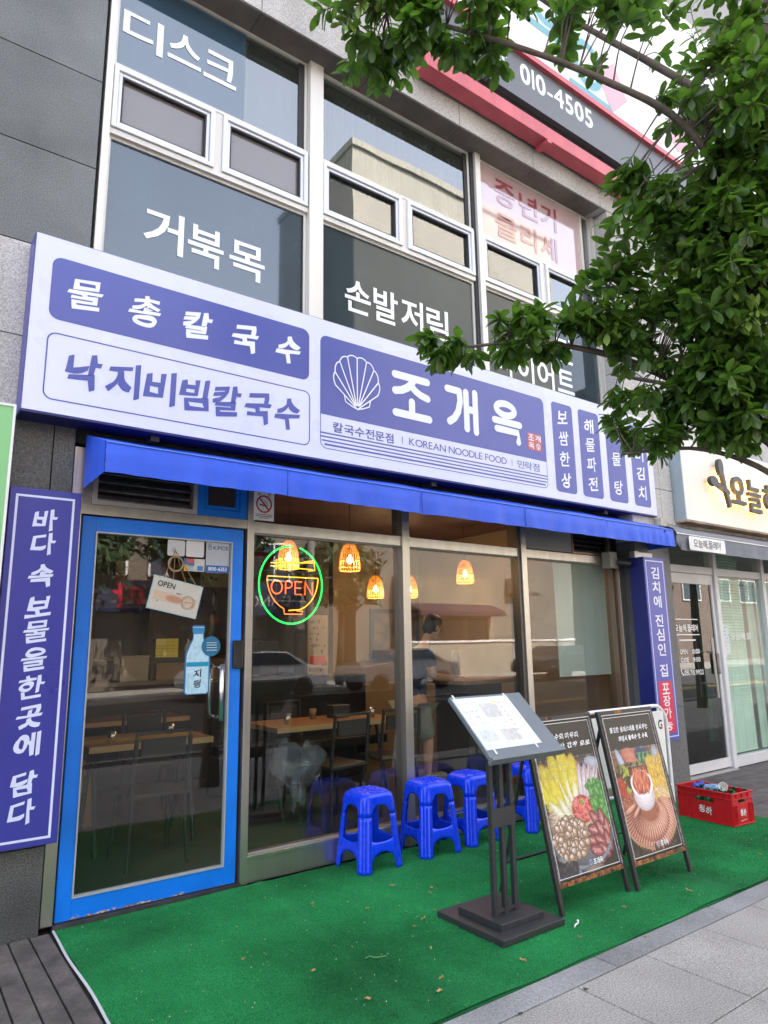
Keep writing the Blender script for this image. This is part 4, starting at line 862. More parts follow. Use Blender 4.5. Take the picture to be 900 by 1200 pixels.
tx(fit('KOREAN NOODLE FOOD', 3.135, 4.20, 2.935, 0.084, -0.03), m_vio, 'plain'); tx([('I', 4.262, 4.268, 2.935, 2.99)], m_vio, 'bold'); tx(fit('민락점', 4.335, 4.615, 2.932, 0.08), m_vio, 'plain')
fl('stamp', [rrect(4.482, 4.664, 3.118, 3.275, 0.02)], mat('stamp_red', (0.50, 0.10, 0.10), 0.35), 0.002)
tx([('조', 4.492, 4.565, 3.205, 3.265), ('개', 4.58, 4.655, 3.205, 3.265), ('옥', 4.492, 4.565, 3.128, 3.19)], m_sw, 'bold', 0.0032)
strokes('emblem', [arc(4.617, 3.160, 0.028, 0.028, 0, 350, 12), [(4.617, 3.135), (4.617, 3.185)], [(4.617, 3.135), (4.60, 3.18)], [(4.617, 3.135), (4.634, 3.18)]], 0.005, (0, YF-0.0035, 0), m_sw, sg)
for (x0, x1, s, zs) in ((4.832, 5.128, '보쌈한상', (3.505, 3.302, 3.10, 2.90)), (5.216, 5.528, '해물파전', (3.495, 3.302, 3.11, 2.915)), (5.627, 5.925, '해물탕', (3.495, 3.22, 2.93)), (6.032, 6.318, '묵비김치', (3.52, 3.33, 3.13, 2.925))):
    fl('panel', [rrect(x0, x1, 2.780, 3.642, 0.04)], m_vio); c = (x0+x1)/2
    for ch, z in zip(s, zs): tx([(ch, c-0.072, c+0.072, z-0.075, z+0.075)], style='brushs')
for sxx in (1.2, 3.4, 5.6): b = MB(); b.box(sxx, sxx+0.05, 4.0, 4.16, 2.66, 2.694); b.build('bracket', m_dark, sg)
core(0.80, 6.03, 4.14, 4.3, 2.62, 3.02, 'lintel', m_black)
# blue awning
m_aw = mat('awning_blue', (0.022, 0.095, 0.66), 0.55, noise=(5, 0.07), streak=(12, 0.05), bump=(25, 0.25, 0.006))
aw = thing('blue_awning', 'bright blue fabric awning under the long signboard', 'awning', (3.5, 3.9, 2.34))
def aw_sheet(n=160):
    vs = []; A0, A1 = 0.862, 6.25
    for i in range(n+1):
        x = A0+(A1-A0)*i/n; wv = 0.005*math.sin(x*13)+0.004*math.sin(x*31+1)+(0.008*math.sin(x*60) if x > 5.6 else 0)
        yf = 3.64+0.012*(x-A0)/(A1-A0)*4; sag = 0.006*abs(math.sin((x-A0)/1.078*math.pi))
        vs += [(x, 4.115, 2.668), (x, 3.9, 2.592-sag+0.004*math.sin(x*9)), (x, yf+0.008, 2.514), (x, yf, 2.500), (x, yf+wv*0.6, 2.42+0.002*math.sin(x*5)), (x, yf+wv+0.003*math.sin(x*23), 2.342+0.0015*math.sin(x*8)+0.001*math.sin(x*41))]
    return vs, [(i*6+k, (i+1)*6+k, (i+1)*6+k+1, i*6+k+1) for i in range(n) for k in range(5)]
vs, fs = aw_sheet(); b = MB(); b.add(vs, fs); b.build('canopy', m_aw, aw, smooth=True)
b = MB(); b.add([(0.860, 4.115, 2.668), (0.860, 3.648, 2.514), (0.860, 3.640, 2.342), (0.860, 4.115, 2.342)], [(0, 1, 2, 3)]); b.build('side_panel', m_aw, aw)
b = MB(); b.add([(6.252, 4.115, 2.668), (6.252, 3.694, 2.514), (6.252, 3.690, 2.342), (6.252, 4.115, 2.342)], [(0, 1, 2, 3)]); b.build('side_panel', m_aw, aw)
b = MB(); b.tube([(0.87, 3.66, 2.37), (6.24, 3.71, 2.37)], 0.012, 6)
for x in (1.0, 2.7, 4.4, 6.1): b.tube([(x, 4.14, 2.63), (x, 3.68, 2.48)], 0.012, 6)
b.build('frame', m_dark, aw)
for i in range(1, 5):
    x = 0.862+i*1.078; b = MB(); yf_ = 3.64+0.048*(x-0.862)/5.388; b.tube([(x, 4.10, 2.668), (x, 3.9, 2.598), (x, yf_+0.006, 2.518), (x, yf_-0.002, 2.500), (x, yf_-0.003, 2.345)], 0.003, 5); b.build('seam', m_aw, aw, smooth=True)
b = MB(); b.tube([(0.866, 3.638, 2.506), (6.248, 3.686, 2.506)], 0.004, 6); b.build('edge_line', mat('awning_edge_highlight', (0.10, 0.22, 0.75), 0.4), aw)  # highlight on the valance's top edge, put in as a paler blue line
# left vertical banner sign
vsn = thing('vertical_sign', 'tall violet vertical sign of white brush lettering left of the blue door', 'sign', (0.58, 4.0, 0.47))
m_vio2 = mat('banner_violet', (0.034, 0.037, 0.27), 0.3, noise=(1.2, 0.06)); m_pale = mat('banner_pale', (0.60, 0.65, 0.84), 0.35)
b = MB(); b.box(0.480, 0.836, 4.003, 4.055, 0.468, 2.290); b.build('box', mat('banner_side', (0.03, 0.028, 0.2), 0.4), vsn, bevel=0.002)
b = MB(); b.box(0.483, 0.833, 3.999, 4.002, 0.471, 2.287); b.build('face', m_vio2, vsn)
fl('border', [[(0.372, 0.502), (0.802, 0.502), (0.802, 2.252), (0.372, 2.252)], [(0.382, 0.512), (0.792, 0.512), (0.792, 2.242), (0.382, 2.242)]], m_pale, 0.0012, vsn, 3.999) if False else None
fl('border', [[(0.509, 0.499), (0.802, 0.499), (0.802, 2.252), (0.509, 2.252)], [(0.521, 0.511), (0.790, 0.511), (0.790, 2.240), (0.521, 2.240)]], m_pale, 0.0012, vsn, 3.999)
b = None
zc = [2.122, 1.993, 1.822, 1.655, 1.528, 1.385, 1.245, 1.098, 0.965, 0.775, 0.640]
for ch, z in zip('바다속보물을한곳에담다', zc): tx([(ch, 0.598, 0.722, z-0.062, z+0.062)], m_pale, 'brushm', 0.002, vsn, 3.999)
# shift for the box: only the part right of X 0.47 is in view; make it as wide as it shows
# neighbour's green sign at the far left
gs = thing('green_sign', 'pale green neighbouring sign with a white edge at the far left', 'sign', (0.0, 3.95, 1.1))
b = MB(); b.box(-0.9, 0.455, 3.951, 4.0, 1.0, 2.712); b.build('panel', mat('light_green', (0.22, 0.52, 0.22), 0.35), gs)
b = MB(); b.frame(-0.9, 0.467, 0.99, 2.722, 0.013, 3.945, 4.002); b.build('trim', m_white, gs)
# right vertical sign
rv = thing('vertical_sign', 'narrow violet box sign with a red lower field on the pillar right of the restaurant', 'sign', (6.06, 3.9, 0.51))
b = MB(); b.box(5.897, 6.244, 3.819, 3.979, 0.51, 2.236); b.build('box', mat('navy_box', (0.014, 0.02, 0.16), 0.35), rv, bevel=0.003)
b = MB(); b.box(5.905, 5.91, 3.815, 3.9, 0.52, 0.53); 
b = MB(); b.box(5.900, 6.241, 3.815, 3.818, 0.513, 2.233); b.build('face', mat('violet_face', (0.075, 0.085, 0.38), 0.3), rv)
YR = 3.815
fl('border', [[(5.922, 0.545), (6.222, 0.545), (6.222, 2.205), (5.922, 2.205)], [(5.932, 0.555), (6.212, 0.555), (6.212, 2.195), (5.932, 2.195)]], m_pale, 0.0012, rv, YR)
fl('red_field', [[(5.962, 0.585), (6.185, 0.585), (6.185, 1.055), (5.962, 1.055)]], mat('sign_red', (0.62, 0.02, 0.06), 0.3), 0.0012, rv, YR)
m_w2 = mat('sign_white', (0.75, 0.77, 0.82), 0.35)
for ch, z in zip('김치에진심인집', (2.085, 1.945, 1.805, 1.625, 1.49, 1.35, 1.155)): tx([(ch, 6.005, 6.135, z-0.058, z+0.058)], m_w2, 'bold', 0.002, rv, YR)
for ch, z in zip('포장가능', (0.985, 0.875, 0.765, 0.655)): tx([(ch, 6.015, 6.135, z-0.05, z+0.05)], m_w2, 'bold', 0.0026, rv, YR)
b = MB(); b.box(5.92, 5.99, 3.92, 3.978, 2.24, 2.305); b.box(5.99, 6.25, 3.94, 3.978, 2.245, 2.30); b.build('bracket', mat('galvanised', (0.45, 0.46, 0.47), 0.35, 0.7), rv)
# security camera under the awning
sc_ = thing('security_camera', 'small security camera on a grey junction box under the right end of the awning', 'camera', (5.75, 4.08, 2.15))
b = MB(); b.box(5.70, 5.82, 4.05, 4.148, 2.14, 2.30); b.build('junction_box', mat('box_grey', (0.28, 0.27, 0.25), 0.5), sc_, bevel=0.006)
b = MB(); b.tube([(5.80, 4.03, 2.20), (5.86, 3.93, 2.175)], 0.035, 14); b.build('housing', mat('camera_black', (0.03, 0.03, 0.03), 0.3), sc_, smooth=False, bevel=0.004)
b = MB(); b.tube([(5.861, 3.928, 2.175), (5.866, 3.92, 2.174)], 0.022, 14); b.build('lens', MATS['gloss_black'], sc_)
b = MB(); b.tube([(5.76, 4.09, 2.30), (5.76, 4.09, 2.5)], 0.008, 6); b.build('cable', m_dark, sc_)
# no smoking sign
nsn = thing('no_smoking_sign', 'small white and red no smoking sign above the first window', 'sign', (2.02, 4.13, 2.27))
b = MB(); b.box(1.950, 2.100, 4.143, 4.147, 2.272, 2.472); b.build('plate', m_white, nsn)
mr_ = mat('print_red', (0.42, 0.02, 0.03), 0.4); mk = MATS['black_print']
strokes('symbol', [arc(2.024, 2.385, 0.054, 0.056, 0, 360, 30), [(1.99, 2.425), (2.06, 2.345)]], 0.011, (0, 4.142, 0), mr_, nsn)
strokes('cigarette', [[(1.995, 2.380), (2.045, 2.372)]], 0.009, (0, 4.1425, 0), mk, nsn); strokes('smoke', [[(2.05, 2.38), (2.045, 2.395), (2.03, 2.40), (2.032, 2.412)]], 0.004, (0, 4.1425, 0), mk, nsn)
text('lettering', [('금', 1.972, 1.998, 2.442, 2.466), ('연', 2.048, 2.074, 2.442, 2.466)], (0, 4.142, 0), mr_, nsn, style='bold')
strokes('lettering', [[(1.965+0.012*i, z), (1.972+0.012*i, z)] for z in (2.312, 2.300) for i in range(10)]+[[(1.99+0.012*i, 2.287), (1.997+0.012*i, 2.287)] for i in range(6)], 0.004, (0, 4.142, 0), mk, nsn)
# hanging wooden open sign on the door
hs = thing('hanging_open_sign', 'tilted pale hanging OPEN sign on strings on the glass door', 'sign', (1.42, 4.13, 1.62))
ang = R(-12); U_ = Vector((math.cos(ang), 0, math.sin(ang))); V_ = Vector((-math.sin(ang), 0, math.cos(ang))); O_ = Vector((1.268, 4.150, 1.672))
b = MB(); X = Matrix(((U_.x, 0, V_.x, O_.x), (0, 1, 0, O_.y), (U_.z, 0, V_.z, O_.z), (0, 0, 0, 1))); b.tr(X); b.box(0, 0.315, 0, 0.010, 0, 0.205); b.build('board', mat('pale_blue_edge', (0.35, 0.5, 0.56), 0.5), hs)
cv = Canvas(64, 42, (0.52, 0.50, 0.44)); cv.rect(3, 61, 18, 30, (0.55, 0.36, 0.24), 0.7); cv.ell(30, 24, 12, 5, 0, (0.4, 0.17, 0.1), (0.45, 0.25, 0.15), 0.8); cv.scribble(4, 24, 30, 2, (0.2, 0.2, 0.2)); cv.scribble(4, 24, 34, 2, (0.2, 0.2, 0.2)); cv.scribble(22, 40, 15, 2, (0.15, 0.15, 0.15)); cv.grain(0.12)
cv.sheet('print', O_+Vector((0, -0.0015, 0))+U_*0.006+V_*0.006, U_, V_, 0.303, 0.193, hs)
text('lettering', fit('OPEN', 0.03, 0.14, 0.145, 0.05), O_+Vector((0, -0.003, 0)), mk, hs, U=U_, V=V_, style='bold')
strokes('stamp_ring', [arc(0.24, 0.085, 0.042, 0.042, 0, 360, 24), arc(0.24, 0.085, 0.034, 0.034, 0, 360, 24), [(0.215, 0.085), (0.265, 0.088)]], 0.0025, O_+Vector((0, -0.003, 0)), mat('brown_print', (0.2, 0.13, 0.1), 0.5), hs, U=U_, V=V_)
b = MB()
for u in (0.06, 0.12, 0.2, 0.27):
    p = O_+U_*u+V_*0.2; b.tube([tuple(p), (1.43, 4.15, 2.03)], 0.0022, 5)
b.build('string', mat('twine', (0.3, 0.2, 0.1), 0.9), hs)
b = MB(); b.tube([(1.44+0.045*math.cos(t), 4.158, 1.945+0.045*math.sin(t)) for t in np.linspace(0, 2*math.pi, 25)[:-1]], 0.006, 8, closed=True); b.build('wreath', mat('dry_wreath', (0.35, 0.3, 0.2), 0.9), hs)
b = MB(); b.lathe([(0.012, 0), (0.014, 0.006), (0.004, 0.02)], 10); q = b.mesh(); q.transform(Matrix.Translation((1.43, 4.183, 2.035)) @ Matrix.Rotation(R(90), 4, 'X')); link_mesh('suction_hook', q, mat('clear_plastic', (0.5, 0.5, 0.5), 0.15), hs)

# ================================================================== RIGHT-HAND SHOP
rs = thing('neighbouring_shop_front', 'white framed shop front with pale green blinds at the right', 'shop front', (8.5, 4.25, 0))
m_wf = mat('white_frame', (0.62, 0.62, 0.63), 0.4, streak=(3, 0.06)); m_dk = glass_mat('dark_shop_glass', 1.9, (0.45, 0.5, 0.48))
def rb(name, boxes, m, **k):
    b = MB(); [b.box(*q) for q in boxes]; return b.build(name, m, rs, **k)
rb('head_rail', [(6.64, 13, 4.235, 4.32, 2.19, 2.275)], m_wf, bevel=0.002); rb('mullion', [(7.935, 8.01, 4.215, 4.33, 0.0, 2.72)], m_wf, bevel=0.002)
for x in (9.1, 10.3, 11.5): rb('mullion', [(x, x+0.075, 4.215, 4.33, 0.0, 2.72)], m_wf, bevel=0.002)
rb('sill', [(8.011, 13, 4.225, 4.32, 0.012, 0.12)], m_wf, bevel=0.002); rb('step', [(6.64, 7.93, 4.16, 4.3, -0.02, 0.014)], mat('step_grey', (0.33, 0.32, 0.30), 0.6))
b = MB(); b.frame(6.66, 7.93, 0.03, 2.185, 0.05, 4.245, 4.29, wb=0.10, wt=0.115); dr = b.build('door', m_wf, rs, bevel=0.002)
b = MB(); b.box(6.71, 7.88, 4.262, 4.27, 0.13, 2.07); b.build('pane', m_dk, dr)
b = MB(); b.tube([(7.64, 4.17, 1.46), (7.66, 4.17, 0.80)], 0.016, 10); b.tube([(7.64, 4.17, 1.30), (7.64, 4.25, 1.30)], 0.01, 8); b.tube([(7.655, 4.17, 0.95), (7.655, 4.25, 0.95)], 0.01, 8); b.build('handle', m_steel, dr)
rb('lock', [(7.80, 7.86, 4.22, 4.25, 1.05, 1.28)], MATS['gloss_black'], bevel=0.003)
m_w3 = mat('door_lettering', (0.8, 0.8, 0.8), 0.4)
def dt(cells, style='bold', m=m_w3): return text('lettering', cells, (0, 4.258, 0), m, dr, style=style)
dt(fit('오늘해.플레어', 7.06, 7.53, 1.535, 0.09)); strokes('rule', [[(7.03, 1.665), (7.54, 1.665)], [(7.04, 1.495), (7.55, 1.495)]], 0.010, (0, 4.258, 0), m_w3, dr)
strokes('lettering', [[(7.13+0.03*i, 1.435), (7.148+0.03*i, 1.435)] for i in range(11)], 0.016, (0, 4.258, 0), m_w3, dr)
dt(fit('OPEN', 7.12, 7.27, 1.285, 0.075)); dt(fit('10:00', 7.36, 7.52, 1.285, 0.075)); dt(fit('CLOSE', 7.12, 7.28, 1.195, 0.075)); dt(fit('19:00', 7.36, 7.52, 1.195, 0.075)); dt(fit('051.715.9922', 7.17, 7.56, 1.055, 0.08))
strokes('telephone_symbol', [[(7.11, 1.12), (7.115, 1.09), (7.14, 1.065), (7.155, 1.06)]], 0.016, (0, 4.258, 0), m_w3, dr)
rb('pane', [(8.012, 9.1, 4.262, 4.27, 0.12, 2.19), (9.176, 10.3, 4.262, 4.27, 0.12, 2.19)], glass_mat('pale_glass', 1.5, (0.93, 0.98, 0.95), 0.05, (0.5, 0.6, 0.55)))
rb('transom_pane', [(6.64, 7.93, 4.262, 4.27, 2.275, 2.8), (8.012, 9.1, 4.262, 4.27, 2.275, 2.8), (9.176, 10.3, 4.262, 4.27, 2.275, 2.8)], MATS['pale_glass'])
def blind(x0, x1, z0, z1, label):
    t = thing('venetian_blind', label, 'blind', ((x0+x1)/2, 4.36, z1), 'pale green blinds in the right-hand shop'); n = int((z1-z0)/0.036); m = mat('blind_green', (0.56, 0.68, 0.60), 0.5)
    b = MB(); b.box(x0, x1, 4.34, 4.38, z1-0.03, z1); b.build('head_rail', m, t)
    for i in range(n):
        z = z0+i*0.036; b = MB(); b.add([(x0, 4.345, z), (x1, 4.345, z), (x1, 4.367, z+0.034), (x0, 4.367, z+0.034), (x0, 4.348, z-0.001), (x1, 4.348, z-0.001), (x1, 4.370, z+0.033), (x0, 4.370, z+0.033)], [(0, 1, 2, 3), (7, 6, 5, 4), (0, 4, 5, 1), (2, 6, 7, 3), (0, 3, 7, 4), (1, 5, 6, 2)]); b.build('blind_slat', m, t)
    b = MB(); [b.tube([(x, 4.335, z0), (x, 4.335, z1)], 0.002, 4) for x in np.linspace(x0+0.1, x1-0.1, 4)]; b.build('cord', m, t)
blind(8.03, 8.78, 0.13, 2.17, 'pale green blind in the pane right of the white shop door'); blind(9.2, 10.2, 0.13, 2.17, 'pale green blind cut off by the right edge of the photo'); blind(8.9, 9.09, 0.13, 2.17, 'narrow strip of pale green blind beside the white mullion')
blind(7.72, 7.92, 0.3, 2.05, 'pale green blind seen edge on inside the white shop door'); blind(8.03, 8.75, 2.3, 2.75, 'short pale green blind above the white rail')
text('lettering', fit('오늘해.플', 8.25, 8.72, 1.44, 0.09), (0, 4.258, 0), m_w3, rs, style='plain')
cv = Canvas(16, 40, (0.55, 0.62, 0.62)); [cv.scribble(2, 14, 3+k*5, 2, (0.2, 0.25, 0.3)) for k in range(7)]; cv.sheet('notice', (8.03, 4.256, 1.27), FX, FZ, 0.17, 0.34, rs)
core(6.62, 13, 6.5, 6.6, 0, 2.9, 'shop_back_wall', mat('shop_inner', (0.10, 0.095, 0.085), 0.8)); core(6.62, 13, 4.3, 6.5, -0.05, 0.01, 'shop_floor', mat('shop_floor', (0.12, 0.11, 0.1), 0.6)); core(6.56, 6.62, 4.3, 6.5, 0, 2.9, 'shop_side_wall', MATS['shop_inner'])
# cream sign with halo lit letters
cs = thing('cream_signboard', 'cream signboard with grey halo lit letters over the right-hand shop', 'signboard', (9.0, 3.94, 2.68))
b = MB(); b.box(6.812, 12.6, 3.86, 3.99, 2.688, 3.62); b.build('box', mat('sign_edge_grey', (0.30, 0.36, 0.38), 0.5, noise=(3, 0.1)), cs)
b = MB(); b.box(6.825, 12.6, 3.853, 3.859, 2.70, 3.61); b.build('face', mat('cream_face', (0.74, 0.74, 0.67), 0.5, noise=(0.7, 0.04)), cs)
b = MB(); b.box(6.80, 12.6, 3.84, 3.995, 2.672, 2.687); b.build('rusty_lip', mat('rusty_lip', (0.30, 0.2, 0.13), 0.7, noise=(7, 0.5)), cs)
m_gl = mat('grey_letter', (0.05, 0.048, 0.046), 0.5); m_halo = mat('halo_led', (1, 0.7, 0.25), 0.5, emit=((1, 0.55, 0.12), 3.0))
def halo(name, me_fn):
    o = me_fn(); o.name = name; return o
sp = [[(7.30, 3.225), (7.345, 3.225)], [(7.32, 3.225), (7.72, 3.02)], [(7.50, 3.42), (7.50, 3.40)], [(7.50, 3.40), (7.66, 2.89)]]
def extr_strokes(name, lines, w, y0, y1, m, parent):
    b = MB()
    for j, ln in enumerate(lines):
        for (p, q) in zip(ln[:-1], ln[1:]):
            p = np.array(p); q = np.array(q); t = (q-p)/(np.linalg.norm(q-p)+1e-9); n = np.array([-t[1], t[0]])*w/2; a = math.atan2(t[1], t[0])
            poly = [p+w/2*np.array([math.cos(a+math.pi/2+math.pi*i/8), math.sin(a+math.pi/2+math.pi*i/8)]) for i in range(9)]+[q+w/2*np.array([math.cos(a-math.pi/2+math.pi*i/8), math.sin(a-math.pi/2+math.pi*i/8)]) for i in range(9)]
            b.prism([(float(z[0]), float(z[1])) for z in poly], y0-0.0004*j, y1, 'y')
    return b.build(name, m, parent)
extr_strokes('letter', [[(7.36, 3.16), (7.63, 3.075)], [(7.52, 3.30), (7.63, 2.93)]], 0.06, 3.775, 3.815, m_gl, cs)
b = MB()
for cx_, cz_, rx_, rz_, an in ((7.33, 3.17, 0.085, 0.06, 0), (7.50, 3.35, 0.055, 0.10, 0)):
    b.prism([(cx_+rx_*math.cos(t), cz_+rz_*math.sin(t)) for t in np.linspace(0, 2*math.pi, 21)[:-1]], 3.772, 3.8145, 'y')
b.build('letter', m_gl, cs)
text('letter', [('오', 7.70, 8.02, 2.96, 3.29)], (0, 3.795, 0), m_gl, cs, style='round', extrude=0.02); text('letter', [('늘', 8.08, 8.40, 2.90, 3.29)], (0, 3.795, 0), m_gl, cs, style='round', extrude=0.02); text('letter', [('해', 8.48, 8.80, 2.90, 3.29)], (0, 3.795, 0), m_gl, cs, style='round', extrude=0.02)
extr_strokes('halo_light', [[(7.36, 3.16), (7.63, 3.075)], [(7.52, 3.30), (7.63, 2.93)]], 0.035, 3.818, 3.826, m_halo, cs)
for ch, a in (('오', 7.70), ('늘', 8.08), ('해', 8.48)): text('halo_light', [(ch, a+0.02, a+0.30, 2.93 if ch != '오' else 2.98, 3.27)], (0, 3.822, 0), m_halo, cs, style='plain', extrude=0.003)
b = MB(); [b.tube([(x, 3.80, z), (x, 3.853, z)], 0.006, 5) for x, z in ((7.33, 3.2), (7.5, 3.38), (7.6, 3.0), (7.86, 3.2), (7.86, 3.0), (8.24, 3.2), (8.24, 2.98), (8.6, 3.1))]; b.build('stud', m_steel, cs)
# grey awning
ga = thing('grey_awning', 'faded grey fabric awning with a small white label over the right-hand shop', 'awning', (9, 3.9, 2.3))
m_ga = mat('grey_fabric', (0.17, 0.18, 0.20), 0.8, noise=(4, 0.12), bump=(30, 0.3, 0.006))
b = MB(); vs = []; n = 90
for i in range(n+1):
    x = 6.50+(12-6.5)*i/n; w = 0.01*math.sin(x*17)+(0.03*math.exp(-(x-6.5)*6))
    vs += [(x, 4.02, 2.66), (x, 3.83, 2.57), (x, 3.80, 2.515), (x, 3.80+w*0.5, 2.43), (x+(0.09 if i == 0 else 0), 3.79+w, 2.345)]
b.add(vs, [(i*5+k, (i+1)*5+k, (i+1)*5+k+1, i*5+k+1) for i in range(n) for k in range(4)]); b.build('canopy', m_ga, ga, smooth=True)
b = MB(); b.tube([(6.50, 3.797, 2.514), (12, 3.797, 2.514)], 0.006, 5); b.build('edge_line', m_white, ga)
b = MB(); b.tube([(6.42, 4.0, 2.65), (12, 4.0, 2.68)], 0.03, 8); b.box(6.40, 6.50, 3.9, 4.0, 2.60, 2.68); b.build('roller', mat('roller_cream', (0.45, 0.42, 0.36), 0.6, noise=(10, 0.3)), ga)
flat('label', [rrect(6.68, 7.40, 2.352, 2.498, 0.02)], (0, 3.775, 0), m_white, ga)
text('lettering', fit('오늘해.플레어', 6.76, 7.30, 2.392, 0.10), (0, 3.772, 0), mk, ga, style='plain')
# dark void above right shop glazing
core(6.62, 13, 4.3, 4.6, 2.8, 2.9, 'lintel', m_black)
# ================================================================== STOOLS
m_stool = mat('stool_blue', (0.003, 0.050, 0.80), 0.28, world=False, noise=(9, 0.08), bump=(40, 0.05, 0.001), rand=0.06)
def make_stool():
    H = 0.455; n = 40
    ucol = sorted(set([round(u, 4) for u in np.linspace(-1, 1, n+1)]+[-0.62, 0.62]))
    rows = [0, 'arch', 'ring', 'open', 0.425, 0.445, 0.455]
    def half(z): return 0.158-0.040*(z/0.455)
    def zrow(r, u):
        a = abs(u)
        if r == 0: return 0.0
        if r == 'arch': return 0.045+(0.065*math.sqrt(max(0, 1-(u/0.62)**2)) if a < 0.62 else 0)
        if r == 'ring': return 0.185-(0.018*math.sqrt(max(0, 1-(u/0.62)**2)) if a < 0.62 else 0)
        if r == 'open': return 0.318+(0.062*(max(0, 1-abs(u/0.62)**3))**0.5 if a < 0.62 else 0)
        return r
    def pt(k, u, z, inset=0.0):
        h = half(z)-inset; rad = 0.045
        t = 0.74
        if abs(u) <= t: x = u/t*(h-rad); y = -h
        else:
            a = (abs(u)-t)/(1-t)*math.pi/4; sgn = 1 if u > 0 else -1
            x = sgn*(h-rad+rad*math.sin(a)); y = -(h-rad+rad*math.cos(a))
        fl_ = 0.0045*math.cos(u*math.pi*8.0)*(1 if abs(u) > 0.62 and z < 0.42 else 0)
        d = math.hypot(x, y); x *= 1+fl_/d; y *= 1+fl_/d
        c, s = math.cos(k*math.pi/2), math.sin(k*math.pi/2)
        return (x*c-y*s, x*s+y*c, z)
    parts = {}
    def grid(key, k, cols, r0, r1, m=3):
        b = parts.setdefault(key, MB()); vs = []
        for i, u in enumerate(cols):
            for j in range(m+1):
                z = zrow(r0, u)*(1-j/m)+zrow(r1, u)*j/m
                ins = 0
                if z > 0.425: ins = 0.022*((z-0.425)/0.03)**2
                vs.append(pt(k, u, z, ins))
        b.add(vs, [(i*(m+1)+j, (i+1)*(m+1)+j, (i+1)*(m+1)+j+1, i*(m+1)+j+1) for i in range(len(cols)-1) for j in range(m)])
    mid = [u for u in ucol if abs(u) <= 0.62]; left = [u for u in ucol if u <= -0.62]; right = [u for u in ucol if u >= 0.62]
    for k in range(4):
        for side, key in ((left, 'leg%d' % k), (right, 'leg%d' % ((k+1) % 4))):
            grid(key, k, side, 0, 'arch'); grid(key, k, side, 'arch', 'ring', 4); grid(key, k, side, 'ring', 'open', 6)
        grid('str%d' % k, k, mid, 'arch', 'ring', 4)
        grid('seat', k, ucol, 'open', 0.425, 4); grid('seat', k, ucol, 0.425, 0.455, 4)
    # top: rings of the rounded square drawn inwards, with raised marks
    b = parts['seat']; loops = []
    per = [(k, u) for k in range(4) for u in np.linspace(-1, 1, 17)[:-1]]
    for q, (f_, z) in enumerate(((1.0, 0.455), (0.93, 0.4585), (0.86, 0.4575), (0.6, 0.4565), (0.3, 0.456), (0.12, 0.456))):
        loops.append([tuple(np.array(pt(k, u, 0.455, 0.022))[:2]*f_)+(z,) for k, u in per])
    vs = [p for l in loops for p in l]; N_ = len(per)
    b.add(vs, [(l*N_+i, l*N_+(i+1) % N_, (l+1)*N_+(i+1) % N_, (l+1)*N_+i) for l in range(5) for i in range(N_)]+[tuple(range(5*N_, 6*N_))])
    t = thing('plastic_stool', 'stool', 'stool', (0, 0, 0), 'blue plastic stools in a row before the window')
    def fin(bb, name, solid=0.0035):
        me = bb.mesh(); bm_ = bmesh.new(); bm_.from_mesh(me); bmesh.ops.remove_doubles(bm_, verts=bm_.verts, dist=0.0004); bmesh.ops.recalc_face_normals(bm_, faces=bm_.faces); bm_.to_mesh(me)
        return link_mesh(name, me, m_stool, t, smooth=True, solid=-solid if False else solid)
    seat = fin(parts['seat'], 'seat')
    for k in range(4): fin(parts['leg%d' % k], 'leg'); fin(parts['str%d' % k], 'stretcher')
    mk_ = MB(); r2 = random.Random(3)
    for i in range(-3, 4):
        for j in range(-3, 4):
            x, y = i*0.027+(j % 2)*0.013, j*0.026
            if abs(x) > 0.085 or abs(y) > 0.085: continue
            a = R(30 if (i+j) % 2 else -30); X = Matrix.Translation((x, y, 0.4565)) @ Matrix.Rotation(a, 4, 'Z'); mk_.tr(X); mk_.box(-0.010, 0.010, -0.0025, 0.0025, 0, 0.0028)
    mk_.tr(None); mk_.build('grip_marks', m_stool, seat)
    return t
s0 = make_stool()
for i, (x, y, a, lab) in enumerate([(2.765, 3.985, 2, 'bright blue plastic stool nearest the blue door'), (3.285, 3.985, -2, 'bright blue plastic stool second from the door'), (3.70, 4.005, 3, 'bright blue plastic stool left of the menu stand post'), (4.32, 3.965, -3, 'bright blue plastic stool half hidden behind the sandwich boards')]):
    c = s0 if i == 0 else copy_tree(s0); c.location = (x-0.012, y, 0.014); c.rotation_euler.z = R(a); c.scale = (1.07, 1.07, 1.03); c['label'] = lab

# ================================================================== MENU STAND
m_char = mat('charcoal_metal', (0.030, 0.031, 0.034), 0.45, noise=(20, 0.15), bump=(300, 0.15, 0.0006))
m_desk = mat('grey_desk', (0.13, 0.15, 0.17), 0.55, noise=(5, 0.12))
ms = thing('menu_stand', 'charcoal metal menu stand holding a sloping menu sheet on three thin posts', 'menu stand', (2.76, 2.79, 0.014))
b = MB(); b.box(2.535, 2.98, 2.555, 3.04, 0.014, 0.045); b.build('base', m_char, ms, bevel=0.003)
b = MB(); b.box(2.605, 2.915, 2.635, 2.95, 0.045, 0.075); b.build('base', m_char, ms, bevel=0.003)
for x in (2.668, 2.742, 2.816): b = MB(); b.box(x-0.0125, x+0.0125, 2.727, 2.753, 0.075, 0.97); b.build('post', m_char, ms, bevel=0.0015)
b = MB(); b.box(2.654, 2.831, 2.722, 2.7265, 0.49, 0.585); b.build('plate', m_char, ms); b = MB(); b.box(2.68, 2.804, 2.731, 2.749, 0.085, 0.10); b.build('crossbar', m_char, ms)
P0d, P1d = Vector((2.515, 2.565, 0.868)), Vector((2.53, 2.865, 1.148))
